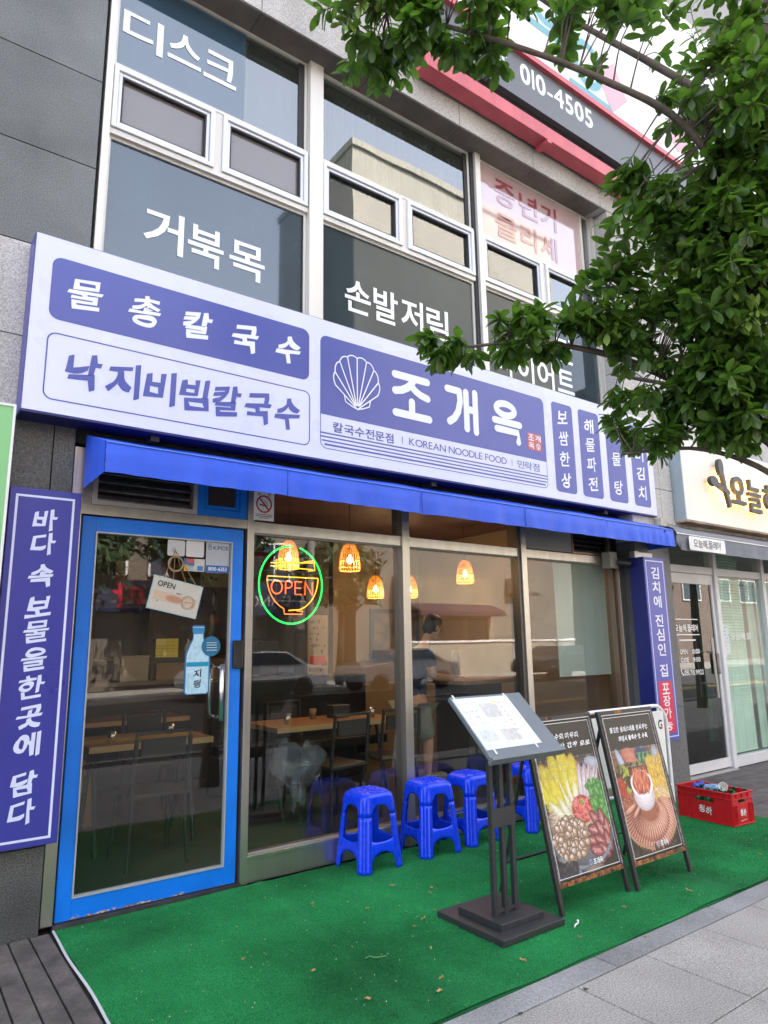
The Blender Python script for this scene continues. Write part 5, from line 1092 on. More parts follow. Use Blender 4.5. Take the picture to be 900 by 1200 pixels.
Ud = Vector((1, 0.0, 0.0)); Vd = (Vector((0, P1d.y-P0d.y, P1d.z-P0d.z))); LD = Vd.length; Vd.normalize(); Nd = Ud.cross(Vd)
def deskbox(u0, u1, v0, v1, n0, n1, name, m, bev=0.002):
    X = Matrix(((Ud.x, Vd.x, Nd.x, P0d.x), (Ud.y, Vd.y, Nd.y, P0d.y), (Ud.z, Vd.z, Nd.z, P0d.z), (0, 0, 0, 1))); b = MB(); b.tr(X); b.box(u0, u1, v0, v1, n0, n1); return b.build(name, m, ms, bevel=bev)
WD = 0.545
deskbox(0, WD, 0, LD, -0.022, 0, 'desk', m_desk); deskbox(-0.004, WD+0.004, -0.018, 0.004, -0.03, 0.012, 'lip', m_desk)
deskbox(0.08, WD-0.08, 0.12, 0.26, -0.05, -0.023, 'bracket', m_char)
cv = Canvas(110, 96, (0.52, 0.58, 0.62)); cv.rect(0, 110, 0, 96, (0.60, 0.64, 0.66), 0.5)
for k in range(3): cv.ell(8, 26+k*12, 4, 3.2, 0, (0.55, 0.35, 0.2), (0.4, 0.4, 0.42)); cv.scribble(16, 36, 24+k*12, 3, (0.1, 0.15, 0.35))
cv.scribble(4, 38, 8, 2, (0.1, 0.12, 0.2)); cv.scribble(4, 34, 14, 2, (0.1, 0.12, 0.2)); cv.rect(42, 76, 12, 40, (0.30, 0.28, 0.24)); 
for _ in range(40): cv.ell(42+rng.rand()*34, 12+rng.rand()*28, 2+3*rng.rand(), 1+2*rng.rand(), rng.rand()*180, [(0.6, 0.45, 0.2), (0.55, 0.2, 0.1), (0.5, 0.48, 0.4), (0.25, 0.3, 0.12)][rng.randint(4)], alpha=0.7)
cv.rect(0, 42, 0, 1, (0.6, 0.6, 0.6)); cv.ell(74, 10, 7, 5, 0, (0.75, 0.55, 0.05), (0.7, 0.5, 0.05))
for k in range(7): cv.ell(84, 12+k*9, 3, 2.6, 0, (0.5, 0.25, 0.12), (0.35, 0.3, 0.2)); cv.scribble(90, 106, 11+k*9, 2, (0.2, 0.2, 0.22))
cv.rect(5, 36, 62, 84, (0.42, 0.42, 0.3)); [cv.ell(8+rng.rand()*26, 64+rng.rand()*18, 3, 2.4, rng.rand()*90, rng.rand(3)*0.3+0.25, alpha=0.8) for _ in range(14)]
cv.rect(48, 80, 64, 86, (0.4, 0.3, 0.24)); [cv.ell(49+rng.rand()*30, 65+rng.rand()*20, 3, 2.2, rng.rand()*90, [(0.5, 0.2, 0.12), (0.5, 0.42, 0.3), (0.2, 0.25, 0.12)][rng.randint(3)], alpha=0.8) for _ in range(24)]
for y in (46, 50, 55, 59): cv.scribble(44, 80, y, 2, (0.35, 0.2, 0.2), 0.5)
for y in (88, 92): cv.scribble(6, 80, y, 2, (0.2, 0.25, 0.35), 0.4)
mp_ = thing('menu_sheet', 'white printed menu sheet lying on the sloping desk of the charcoal stand', 'menu', tuple(P0d+Ud*0.2+Vd*0.2))
cv.a = cv.a*0.62+0.25*np.array([0.92, 1.0, 1.04]); so_ = cv.sheet('print', P0d+Ud*0.012+Vd*0.055+Nd*0.0025, Ud, Vd, 0.405, 0.335, mp_, 0.12)
X = Matrix(((Ud.x, Vd.x, Nd.x, P0d.x), (Ud.y, Vd.y, Nd.y, P0d.y), (Ud.z, Vd.z, Nd.z, P0d.z), (0, 0, 0, 1)))
b = MB(); b.tr(X); b.box(0.008, 0.421, 0.051, 0.394, 0.0004, 0.0018); b.build('laminate', mat('laminate', (0.6, 0.63, 0.65), 0.1), mp_)
b = MB(); b.tr(X); [b.box(u, u+0.012, v, v+0.05, 0.0032, 0.0036) for u, v in ((0.05, 0.02), (0.36, 0.025), (0.02, 0.37), (0.40, 0.36))]; b.build('tape', mat('tape', (0.62, 0.66, 0.68), 0.15), mp_)

# ================================================================== SANDWICH BOARDS
m_bfr = mat('black_rusty_frame', (0.022, 0.022, 0.022), 0.45, world=True)
def rusty():
    m = MATS['black_rusty_frame']; N = m.node_tree.nodes; L = m.node_tree.links; bs = N['Principled BSDF']
    g = N.new('ShaderNodeNewGeometry'); n = N.new('ShaderNodeTexNoise'); n.inputs['Scale'].default_value = 22; n.inputs['Detail'].default_value = 8; n.inputs['Roughness'].default_value = 0.7; L.new(g.outputs['Position'], n.inputs['Vector'])
    return m
rusty()
def rust_mat():
    m = mat('rusted_rail', (0.03, 0.028, 0.026), 0.7); N = m.node_tree.nodes; L = m.node_tree.links; bs = N['Principled BSDF']
    g = N.new('ShaderNodeNewGeometry'); n = N.new('ShaderNodeTexNoise'); n.inputs['Scale'].default_value = 26; n.inputs['Detail'].default_value = 8; n.inputs['Roughness'].default_value = 0.7; L.new(g.outputs['Position'], n.inputs['Vector'])
    c = N.new('ShaderNodeValToRGB'); e = c.color_ramp.elements; e[0].position = 0.42; e[0].color = (0.02, 0.019, 0.018, 1); e[1].position = 0.56; e[1].color = (0.30, 0.10, 0.02, 1); k = e.new(0.75); k.color = (0.38, 0.2, 0.08, 1)
    L.new(n.outputs[0], c.inputs[0]); L.new(c.outputs[0], bs.inputs['Base Color']); return m
m_rust = rust_mat()
def board(x0, x1, yb, yt, label, painter):
    t = thing('sandwich_board', label, 'sandwich board', ((x0+x1)/2, yb+0.2, 0.014), 'sandwich boards on the turf carpet')
    ZT = 1.0; O = Vector((x0, yb, 0.014)); U = Vector((1, 0, 0)); V = Vector((0, yt-yb, ZT-0.014)); L_ = V.length; V.normalize(); Nn = U.cross(V); W = x1-x0
    X = Matrix(((U.x, V.x, Nn.x, O.x), (U.y, V.y, Nn.y, O.y), (U.z, V.z, Nn.z, O.z), (0, 0, 0, 1)))
    def bb(name, boxes, m, bev=0.0015):
        b = MB(); b.tr(X); [b.box(*q) for q in boxes]; return b.build(name, m, t, bevel=bev)
    for u in (0, W-0.024): bb('leg', [(u, u+0.024, 0, L_, -0.024, 0.0)], m_bfr)
    bb('rail', [(0.024, W-0.024, 0.125, 0.150, -0.022, 0.001)], m_rust); bb('rail', [(0.024, W-0.024, L_-0.024, L_, -0.022, 0.001)], m_bfr); bb('rust_patch', [(W*0.3, W*0.42, L_-0.022, L_-0.002, 0.0012, 0.0018)], m_rust, 0)
    bb('rail', [(0.024, W-0.024, L_-0.030, L_-0.0245, -0.005, 0.004)], MATS['galvanised'], 0)
    bb('panel', [(0.024, W-0.024, 0.150, L_-0.03, -0.014, -0.006)], m_black, 0)
    bb('edge_strip', [(0.022, 0.030, 0.152, L_-0.032, -0.006, 0.0035), (W-0.030, W-0.022, 0.152, L_-0.032, -0.006, 0.0035)], mat('clip_strip', (0.22, 0.21, 0.20), 0.35, 0.5, noise=(60, 0.6)), 0)
    # back legs
    hy = yt+0.01; by = yb+0.48
    for x in (x0+0.03, x1-0.03): b = MB(); b.tube([(x, hy, ZT-0.10), (x, by, 0.014)], 0.011, 6); b.build('back_leg', m_bfr, t)
    f = 0.8; b = MB(); b.tube([(x0+0.03, hy+(by-hy)*f, (ZT-0.1)*(1-f)), (x1-0.03, hy+(by-hy)*f, (ZT-0.1)*(1-f))], 0.010, 6); b.build('back_rail', m_bfr, t)
    pw, ph = W-0.06, L_-0.19; cv = Canvas(150, int(150*ph/pw), (0.026, 0.021, 0.019)); painter(cv, cv.w, cv.h); cv.a = np.clip(cv.a, 0, 1)**1.28*0.95
    pic = cv.sheet('poster', O+U*0.030+V*0.155+Nn*(-0.004), U, V, pw, ph, t, 0.3)
    flat('poster_border', [[(0.038, 0.163), (W-0.038, 0.163), (W-0.038, L_-0.043), (0.038, L_-0.043)], [(0.041, 0.166), (W-0.041, 0.166), (W-0.041, L_-0.046), (0.041, L_-0.046)]], O+Nn*(-0.0032), MATS['white_print'], t, U=U, V=V)
    return t, O, U, V, Nn, W, L_
def veg(cv, pts, col, col2, rx, ry, jit=0.3, soft=0.3):
    for (x, y, a) in pts: cv.ell(x, y, rx, ry, a, np.array(col)*(0.8+0.4*rng.rand()), np.array(col2)*(0.8+0.4*rng.rand()), soft=soft, noise=0.15)
def paint1(cv, w, h):
    f = h/246.0
    Y = lambda y: y*f
    R_ = rng.rand
    top = int(Y(66)); cv.rect(0, w, top, h, (0.05, 0.04, 0.035)); cv.rect(0, w, top, Y(125), (0.17, 0.085, 0.04))
    for _ in range(30): cv.ell(R_()*w, top+R_()*50*f, 34, 1.6, 4, (0.24, 0.13, 0.065), (0.10, 0.05, 0.025), alpha=0.6)
    cv.ell(78, Y(74), 26, Y(15), 14, (0.52, 0.27, 0.17), (0.36, 0.14, 0.09)); cv.ell(56, Y(78), 6, Y(20), 18, (0.50, 0.56, 0.66)); cv.ell(122, Y(86), 26, Y(20), 0, (0.015, 0.025, 0.06), (0.04, 0.06, 0.14)); cv.ell(136, Y(76), 22, Y(11), 12, (0.52, 0.57, 0.66)); cv.ell(124, Y(96), 20, Y(5), 20, (0.25, 0.32, 0.45), alpha=0.8)
    cv.ell(74, Y(180), 78, Y(66), 0, (0.30, 0.31, 0.33), (0.07, 0.07, 0.08), soft=0.04)
    cv.ell(74, Y(160), 72, Y(52), 0, (0.60, 0.52, 0.42), (0.30, 0.22, 0.17), soft=0.05, noise=0.3)
    for _ in range(160):
        a = -14+R_()*36; cv.ell(24+R_()*44, Y(134+R_()*30), 24, 0.9, a, (0.80, 0.72, 0.58), (0.45, 0.33, 0.22), alpha=0.9)
    for x, y, a, s in ((8, 112, -42, 1), (22, 100, -26, 1.1), (42, 90, -12, 1.2), (62, 86, 0, 1.25), (80, 92, 10, 1.1), (34, 112, -24, 1.0)):
        cv.ell(x, Y(y), 13*s, Y(36)*s, a, (0.78, 0.66, 0.07), (0.52, 0.44, 0.02), noise=0.35, soft=0.15)
        for k in range(9): cv.ell(x+(R_()-0.5)*16*s, Y(y+(R_()-0.5)*50*s), 4, Y(9), a+R_()*30-15, (0.86, 0.78, 0.22), (0.56, 0.50, 0.04), alpha=0.55)
        cv.ell(x+(74-x)*0.30, Y(y+30), 7*s, Y(28), a-6, (0.82, 0.82, 0.72), (0.66, 0.64, 0.30), soft=0.5, noise=0.1)
    for x, a in ((96, 8), (106, 16), (116, 24), (128, 32)): cv.ell(x, Y(108), 9, Y(38), a, (0.76, 0.72, 0.74), (0.50, 0.36, 0.40), noise=0.15, soft=0.2); cv.ell(x+3, Y(104), 1.5, Y(30), a, (0.30, 0.14, 0.16), alpha=0.6)
    for _ in range(70):
        x, y = 112+R_()*38, 112+R_()*60; cv.ell(x, Y(y), 12, 6.5, R_()*180, (0.20, 0.50, 0.14), (0.02, 0.12, 0.03), noise=0.25, soft=0.2); cv.ell(x, Y(y), 10, 0.8, R_()*180, (0.40, 0.66, 0.34), alpha=0.5)
    cv.ell(86, Y(148), 26, Y(24), 0, (0.66, 0.13, 0.12), (0.36, 0.05, 0.06), noise=0.45)
    for _ in range(60): cv.ell(66+R_()*40, Y(130+R_()*36), 8, 1.4, R_()*180, (0.84, 0.40, 0.36), (0.58, 0.14, 0.13), alpha=0.75)
    cv.ell(88, Y(138), 5, 4, 30, (0.30, 0.42, 0.08)); cv.ell(91, Y(134), 3, 4, 0, (0.45, 0.55, 0.12))
    for x, y, a in ((112, 168, 50), (128, 170, 80), (104, 184, 15), (120, 186, 60), (136, 186, 88), (96, 200, 8), (114, 204, 34), (132, 206, 74), (118, 218, 40), (100, 216, 20)):
        cv.ell(x, Y(y), 18, 9.5, a, (0.52, 0.18, 0.19), (0.10, 0.03, 0.05), noise=0.45, soft=0.12); cv.ell(x, Y(y), 15, 3.0, a, (0.72, 0.42, 0.36), (0.5, 0.2, 0.18), alpha=0.75, noise=0.3)
        for k in range(5): cv.ell(x+(R_()-0.5)*16, Y(y)+(R_()-0.5)*8, 1.5, 0.8, R_()*180, (0.9, 0.8, 0.8), alpha=0.7)
    for _ in range(150):
        t = R_()*6.28; r_ = math.sqrt(R_()); x = 44+40*r_*math.cos(t); y = 190+32*r_*math.sin(t)
        a = R_()*180; cv.ell(x, Y(y), 8, 6.2, a, (0.66, 0.50, 0.36), (0.14, 0.07, 0.04), noise=0.2); cv.ell(x-1.4, Y(y)-1.6, 3.4, 2.4, a, (0.86, 0.82, 0.84), (0.66, 0.55, 0.5), alpha=0.9)
    for i in range(120):
        t = math.pi*(0.02+0.96*i/120); cv.ell(74+75*math.cos(t), Y(178)+Y(58)*math.sin(t), 3.2, 3.2, 0, (0.50, 0.54, 0.60) if 20 < i < 100 else (0.2, 0.22, 0.25), (0.14, 0.15, 0.17))
    cv.ell(84, Y(240), 26, Y(6), 0, (0.36, 0.30, 0.24), (0.16, 0.14, 0.13), alpha=0.9); cv.ell(40, Y(236), 16, Y(7), 20, (0.42, 0.52, 0.66), (0.2, 0.24, 0.3), alpha=0.8)
    for _ in range(40): cv.ell(R_()*44, Y(226+R_()*24), 6, 7, R_()*90, (0.14, 0.12, 0.14), (0.02, 0.02, 0.02), alpha=0.9)
    cv.grain(0.3)
def paint2(cv, w, h):
    f = h/246.0
    Y = lambda y: y*f
    R_ = rng.rand
    top = int(Y(62)); cv.rect(0, w, top, h, (0.05, 0.035, 0.028)); cv.rect(0, w, top, Y(100), (0.25, 0.12, 0.055))
    cv.ell(58, Y(74), 28, Y(15), 14, (0.66, 0.30, 0.21), (0.46, 0.16, 0.11)); cv.ell(26, Y(80), 8, Y(24), -22, (0.55, 0.60, 0.72)); cv.ell(94, Y(74), 24, Y(16), 0, (0.05, 0.07, 0.16), (0.10, 0.12, 0.2))
    for x in (84, 96, 110, 124): cv.ell(x, Y(80), 4, Y(12), 12, (0.18, 0.60, 0.14), (0.02, 0.12, 0.04), noise=0.4)
    cv.ell(136, Y(78), 12, Y(18), -14, (0.5, 0.55, 0.62))
    cv.ell(74, Y(172), 80, Y(66), 4, (0.42, 0.17, 0.10), (0.20, 0.07, 0.04), soft=0.03, noise=0.35)
    for _ in range(900):
        t = R_()*6.28; r_ = 0.35+0.65*R_(); cv.ell(74+76*r_*math.cos(t), Y(170)+Y(60)*r_*math.sin(t), 4, 2, R_()*180, [(0.60, 0.27, 0.15), (0.42, 0.12, 0.06), (0.70, 0.38, 0.25)][rng.randint(3)], (0.26, 0.07, 0.04), alpha=0.75)
    for _ in range(220): cv.ell(12+R_()*70, Y(90+R_()*44), 5.5, 3.5, R_()*180, [(0.32, 0.40, 0.05), (0.13, 0.03, 0.05), (0.16, 0.13, 0.04), (0.52, 0.56, 0.10), (0.06, 0.05, 0.02)][rng.randint(5)], alpha=0.9, noise=0.4)
    for _ in range(30): cv.ell(4+R_()*16, Y(110+R_()*30), 6, 4, R_()*180, (0.62, 0.10, 0.05), (0.3, 0.04, 0.02), alpha=0.9)
    for _ in range(170): cv.ell(102+R_()*46, Y(84+R_()*70), 10, 4, 50+R_()*60, (0.80, 0.62, 0.14), (0.52, 0.28, 0.05), alpha=0.85, noise=0.4)
    for _ in range(30): cv.ell(112+R_()*30, Y(140+R_()*16), 9, 4, R_()*60, (0.78, 0.66, 0.40), (0.6, 0.42, 0.22), alpha=0.8)
    for ring_, (n_, rx_, ry_, L1, th) in enumerate(((34, 58, 42, 22, 6.0), (26, 40, 27, 18, 5.2))):
        for k in range(n_):
            t = R(-25+k*235/n_); cx_, cy_ = 76+rx_*math.cos(t), 180+ry_*math.sin(t); an = math.degrees(math.atan2((cy_-148)*1.1, cx_-76))
            cv.ell(cx_, Y(cy_)+1.5, L1, th, an, (0.20, 0.06, 0.04), (0.12, 0.03, 0.02), alpha=0.8); cv.ell(cx_, Y(cy_), L1, th*0.85, an, (0.74, 0.42, 0.32), (0.46, 0.18, 0.12), noise=0.3, soft=0.15)
            cv.ell(cx_, Y(cy_)-1.5, L1*0.8, 1.1, an, (0.92, 0.70, 0.60), alpha=0.6)
    for i in range(130):
        t = math.pi*(0.02+0.96*i/130); cv.ell(76+77*math.cos(t), Y(182)+Y(54)*math.sin(t), 2.8, 2.4, 0, (0.66, 0.48, 0.32), (0.36, 0.2, 0.12))
    cv.ell(72, Y(146), 32, Y(28), 0, (0.86, 0.80, 0.82), (0.56, 0.48, 0.50), soft=0.05); cv.ell(72, Y(126), 33, Y(25), 0, (0.7, 0.64, 0.66), (0.90, 0.86, 0.88), soft=0.05); cv.ell(72, Y(124), 28, Y(21), 0, (0.46, 0.08, 0.05), (0.28, 0.04, 0.03), noise=0.4)
    for k in range(110): cv.ell(72+(R_()-0.5)*42, Y(121+(R_()-0.5)*30), 12, 1.6, 70+R_()*45, [(0.84, 0.34, 0.20), (0.60, 0.12, 0.06), (0.90, 0.52, 0.36)][rng.randint(3)], (0.45, 0.08, 0.04), alpha=0.85)
    for _ in range(60): cv.ell(R_()*w, Y(232+R_()*20), 6, 4, R_()*180, (0.16, 0.11, 0.075), (0.03, 0.02, 0.02), alpha=0.8)
    cv.grain(0.3)
def board_text(bd, l1, l2, u1, u2):
    t, O, U, V, Nn, W, L_ = bd; Ot = O+Nn*(-0.0024); m = MATS['white_print']
    text('lettering', fit(l1, u1[0]*W, u1[1]*W, L_-0.135, 0.040), Ot, m, t, U=U, V=V, style='brushs'); text('lettering', fit(l2, u2[0]*W, u2[1]*W, L_-0.190, 0.040), Ot, m, t, U=U, V=V, style='brush')
    r = random.Random(len(l1)); ls = []
    for k in range(4):
        z = L_-0.245-k*0.033; x = 0.055+(0.0 if k < 3 else 0.03)
        while x < W-0.055:
            w = r.uniform(0.003, 0.010)
            if r.random() < 0.88: ls.append([(x, z+r.uniform(-0.004, 0.004)), (x+w*r.uniform(0.2, 1), z+r.uniform(-0.005, 0.005))])
            if r.random() < 0.5: ls.append([(x+w, z-0.005), (x+w, z+0.006)])
            x += w+r.uniform(0.003, 0.006)+(0.010 if r.random() < 0.12 else 0)
    strokes('small_print', ls, 0.0022, Ot, mat('grey_print', (0.42, 0.41, 0.4), 0.5), t, U=U, V=V, step=0.000002)
    strokes('emblem', [arc(W*0.52, 0.205, 0.012, 0.014, 0, 340, 10), [(W*0.52, 0.193), (W*0.52, 0.217)]], 0.005, Ot, mat('pale_blue_print', (0.3, 0.36, 0.6), 0.5), t, U=U, V=V)
    text('lettering', fit('조개옥', W*0.56, W*0.70, 0.190, 0.036), Ot, m, t, U=U, V=V, style='round'); flat('stamp', [rrect(W*0.705, W*0.73, 0.186, 0.200, 0.003)], Ot, mr_, t, U=U, V=V)
b1 = board(3.050, 3.655, 2.628, 2.835, 'black sandwich board with a photo of cabbage leaves, clams and meat, nearest the menu stand', paint1)
b2 = board(3.680, 4.255, 2.598, 2.795, 'black sandwich board with a photo of sliced pork round a white kimchi bowl', paint2)
board_text(b1, '조개칼국수의 마무리', '맛의 대명사 간장 으로', (0.10, 0.74), (0.10, 0.90)); board_text(b2, '쫄깃한 물레스테를 쌈싸주는', '조명시 불백수 맛 수육', (0.14, 0.84), (0.26, 0.80))

# white tubular panel behind the boards
wr = thing('white_steel_barrier', 'white rounded tubular steel barrier standing behind the sandwich boards', 'barrier', (4.5, 3.18, 0.014))
b = MB(); P = [(4.02, 3.18, 0.10), (4.02, 3.18, 0.9)]+[(4.11+0.09*math.cos(a), 3.18, 0.85+0.09*math.sin(a)) for a in np.linspace(math.pi, math.pi/2, 6)]+[(4.88+0.15*math.cos(a), 3.18, 0.79+0.15*math.sin(a)) for a in np.linspace(math.pi/2, 0, 10)]+[(5.03, 3.18, 0.30)]+[(5.03, 3.18, 0.018)]
b.tube([(4.02, 3.18, 0.018)]+P, 0.014, 10); b.build('tube_frame', m_white, wr, smooth=True)
b = MB(); b.tube([(4.03, 3.18, 0.35), (5.02, 3.18, 0.35)], 0.012, 8); b.tube([(4.93, 3.18, 0.95), (4.93, 3.18, 0.35)], 0.010, 8); b.build('crossbar', m_white, wr, smooth=True)
b = MB(); b.box(4.10, 4.985, 3.17, 3.178, 0.42, 0.90); b.build('panel', m_white, wr, bevel=0.003)
text('lettering', [('G', 4.90, 4.955, 0.765, 0.835)], (0, 3.1685, 0), mk, wr, style='bold')

# ================================================================== RED CRATE
m_red = mat('crate_red', (0.50, 0.010, 0.016), 0.38, world=False, noise=(6, 0.12), bump=(50, 0.1, 0.001))
cr0 = thing('drink_crate', 'red plastic drinks crate full of empty bottles at the right end of the turf', 'crate', (5.60, 3.19, 0.014))
XC = Matrix.Translation((5.625, 3.19, 0.014)) @ Matrix.Rotation(R(-4), 4, 'Z')
hx_, hy_, hz_ = 0.135, 0.238, 0.24
def cb(name, boxes, bev=0.002):
    b = MB(); b.tr(XC); [b.box(*q) for q in boxes]; return b.build(name, m_red, cr0, bevel=bev)
tk = 0.006
# long sides with a handle slot
for s in (-1, 1):
    x0, x1 = (s*hx_-tk, s*hx_) if s > 0 else (s*hx_, s*hx_+tk)
    cb('side_wall', [(x0, x1, -hy_, hy_, 0, 0.150), (x0, x1, -hy_, -0.075, 0.150, 0.182), (x0, x1, 0.075, hy_, 0.150, 0.182), (x0, x1, -hy_, hy_, 0.182, hz_)])
    xo = s*(hx_+0.004); xa, xb = min(s*hx_, s*(hx_+0.009)), max(s*hx_, s*(hx_+0.009))
    cb('rib', [(xa, xb, y-0.003, y+0.003, 0.012, 0.190) for y in (-0.232, -0.19, -0.105, 0.105, 0.15, 0.19, 0.232)]+[(xa, xb, y-0.003, y+0.003, 0.195, 0.232) for y in np.linspace(-0.2, 0.2, 9)])
for s in (-1, 1):
    y0, y1 = (s*hy_-tk, s*hy_) if s > 0 else (s*hy_, s*hy_+tk)
    e = hx_-tk
    cb('end_wall', [(-e, e, y0, y1, 0, 0.165), (-e, -0.05, y0, y1, 0.165, 0.195), (0.05, e, y0, y1, 0.165, 0.195), (-e, e, y0, y1, 0.195, hz_)])
    ya, yb_ = min(s*hy_, s*(hy_+0.009)), max(s*hy_, s*(hy_+0.009))
    cb('rib', [(x-0.003, x+0.003, ya, yb_, 0.012, 0.150) for x in (-0.130, -0.105, -0.085, 0.085, 0.105, 0.130)]+[(x-0.003, x+0.003, ya, yb_, 0.2, 0.232) for x in (-0.08, 0.0, 0.08)])
cb('rim', [(-hx_-0.012, hx_+0.012, -hy_-0.012, -hy_, hz_-0.010, hz_), (-hx_-0.012, hx_+0.012, hy_, hy_+0.012, hz_-0.010, hz_), (-hx_-0.012, -hx_, -hy_, hy_, hz_-0.010, hz_), (hx_, hx_+0.012, -hy_, hy_, hz_-0.010, hz_)])
cb('band', [(-hx_-0.011, hx_+0.011, -hy_-0.011, -hy_, 0.190, 0.196), (-hx_-0.011, -hx_, -hy_, hy_, 0.190, 0.196), (-hx_-0.011, hx_+0.011, -hy_-0.011, -hy_, 0.0, 0.010), (-hx_-0.011, -hx_, -hy_, hy_, 0.0, 0.010), (hx_, hx_+0.011, -hy_, hy_, 0, 0.01)])
cb('floor', [(-hx_+tk, hx_-tk, -hy_+tk, hy_-tk, 0.004, 0.010)], 0)
q1 = XC @ Vector((-hx_-0.0012, 0, 0)); U1 = (XC.to_3x3() @ Vector((0, -1, 0)))
text('lettering', [('청', -0.055, 0.0, 0.062, 0.120), ('하', 0.008, 0.062, 0.050, 0.115)], q1, MATS['white_print'], cr0, U=U1, V=FZ, style='brushs')
text('lettering', fit('처음처럼', -0.035, 0.03, 0.126, 0.012), q1, MATS['white_print'], cr0, U=U1, V=FZ, style='plain') if False else None
q2 = XC @ Vector((0, -hy_-0.0012, 0)); U2 = (XC.to_3x3() @ Vector((1, 0, 0)))
text('lettering', [('청', -0.040, -0.002, 0.066, 0.118), ('하', 0.002, 0.040, 0.056, 0.112)], q2, MATS['white_print'], cr0, U=U2, V=FZ, style='brushs'); strokes('rule', [[(-0.04, 0.030), (0.042, 0.036)]], 0.0022, q2, MATS['white_print'], cr0, U=U2, V=FZ)
# what is in it
m_gb = mat('green_bottle_glass', (0.004, 0.10, 0.035), 0.06, coat=0.5)
rb_ = random.Random(4)
for i in range(5):
    for j in range(3):
        x, y = -0.088+j*0.088, -0.185+i*0.092
        if j == 0 and i == 4: continue
        b = MB(); b.tr(XC @ Matrix.Translation((x, y, 0.040)) @ Matrix.Rotation(R(rb_.uniform(-9, 9)), 4, 'X') @ Matrix.Rotation(R(rb_.uniform(-6, 6)), 4, 'Y'))
        b.lathe([(0.032, 0), (0.033, 0.01), (0.033, 0.12), (0.028, 0.15), (0.014, 0.18), (0.0125, 0.205+rb_.uniform(0, 0.01)), (0.015, 0.208)], 14)
        o = b.build('bottle', m_gb, smooth=True); tag(o, 'empty green glass bottle standing in the red crate', 'bottle', 'empty bottles in the red crate')
b = MB(); b.tr(XC @ Matrix.Translation((0.01, -0.09, 0.235)) @ Matrix.Rotation(R(-62), 4, 'Y') @ Matrix.Rotation(R(25), 4, 'X')); b.lathe([(0.024, 0), (0.025, 0.003), (0.033, 0.075), (0.036, 0.078), (0.031, 0.075), (0.023, 0.006)], 18)
tag(b.build('paper_cup', mat('cup_white', (0.66, 0.64, 0.58), 0.6), smooth=True), 'crumpled white cup lying on the bottles in the red crate', 'cup')
b = MB(); b.tr(XC @ Matrix.Translation((0.02, 0.09, 0.215)) @ Matrix.Rotation(R(80), 4, 'X')); b.lathe([(0.03, 0), (0.033, 0.02), (0.030, 0.05), (0.033, 0.08), (0.026, 0.12), (0.012, 0.14)], 14); tag(b.build('plastic_bottle', mat('pale_blue_plastic', (0.25, 0.40, 0.60), 0.2, coat=0.5), smooth=True), 'crushed pale blue plastic bottle lying in the red crate', 'bottle')
b = MB(); b.tr(XC @ Matrix.Translation((-0.06, 0.14, 0.222)) @ Matrix.Rotation(R(70), 4, 'Y') @ Matrix.Rotation(R(30), 4, 'X')); b.lathe([(0.02, 0), (0.03, 0.02), (0.022, 0.06), (0.028, 0.09), (0.008, 0.1)], 9); tag(b.build('plastic_wrap', mat('deep_blue_plastic', (0.03, 0.06, 0.45), 0.3)), 'deep blue plastic wrapper at the back of the red crate', 'wrapper')

# ================================================================== LITTER
m_lv = mat('dry_leaf', (0.42, 0.26, 0.10), 0.8, world=False, noise=(60, 0.3))
r3 = random.Random(11)
def litter_leaf(L=0.03):
    q = MB(); q.add([(-L, 0, 0.002), (-L*0.3, L*0.45, 0.008), (L*0.6, L*0.35, 0.005), (L, 0, 0.012), (L*0.5, -L*0.35, 0.004), (-L*0.3, -L*0.4, 0.009), (0, 0, 0.001)], [(0, 6, 1), (1, 6, 2), (2, 6, 3), (3, 6, 4), (4, 6, 5), (5, 6, 0)]); me = q.mesh(); me.materials.append(m_lv); return me
lme = [litter_leaf(0.020), litter_leaf(0.014), litter_leaf(0.010)]
spots = [(2.62, 3.55, 0), (2.95, 3.02, 0), (2.57, 3.10, 1), (2.72, 3.32, 1), (2.78, 3.38, 0), (2.3, 3.35, 1), (2.25, 2.75, 1), (2.45, 3.05, 0), (2.1, 2.5, 1), (1.75, 2.55, 0), (2.02, 2.42, 0), (2.5, 2.4, 0), (3.4, 2.5, 1), (3.9, 2.42, 0), (3.15, 2.2, 0), (2.35, 3.0, 2), (1.5, 3.2, 2), (1.7, 2.9, 1), (2.1, 3.6, 2), (2.9, 2.4, 1), (4.5, 2.9, 2), (4.9, 2.5, 1), (1.3, 2.6, 1), (5.2, 2.7, 2)]
for x, y, k in spots:
    o = bpy.data.objects.new('fallen_leaf', lme[k]); COL.objects.link(o); o.location = (x, y, 0.02); o.rotation_euler = (r3.uniform(-0.2, 0.2), r3.uniform(-0.2, 0.2), r3.uniform(0, 6.28)); tag(o, 'small dry tan leaf fallen on the green turf carpet or its stone edge', 'leaf', 'dry leaves scattered on the turf carpet')
b = MB()
for _ in range(420):
    x = r3.uniform(0.95, 5.8); y = r3.uniform(2.3, 4.08); s = r3.uniform(0.0015, 0.005); a = r3.uniform(0, 3.14); c, d = math.cos(a)*s, math.sin(a)*s
    b.add([(x-c, y-d, 0.020), (x+d*0.6, y-c*0.6, 0.021), (x+c, y+d, 0.024), (x-d*0.6, y+c*0.6, 0.021)], [(0, 1, 2, 3)])
tag(b.build('crumbs', mat('crumb', (0.42, 0.38, 0.26), 0.8)), kind='stuff')
b = MB(); b.tube([(2.985, 2.50, 0.020), (3.01, 2.512, 0.021), (3.04, 2.520, 0.021), (3.055, 2.535, 0.024)], [0.004, 0.0045, 0.004, 0.006], 6); tag(b.build('white_stick', m_white), 'short white stick lying on the turf beside the menu stand base', 'stick')
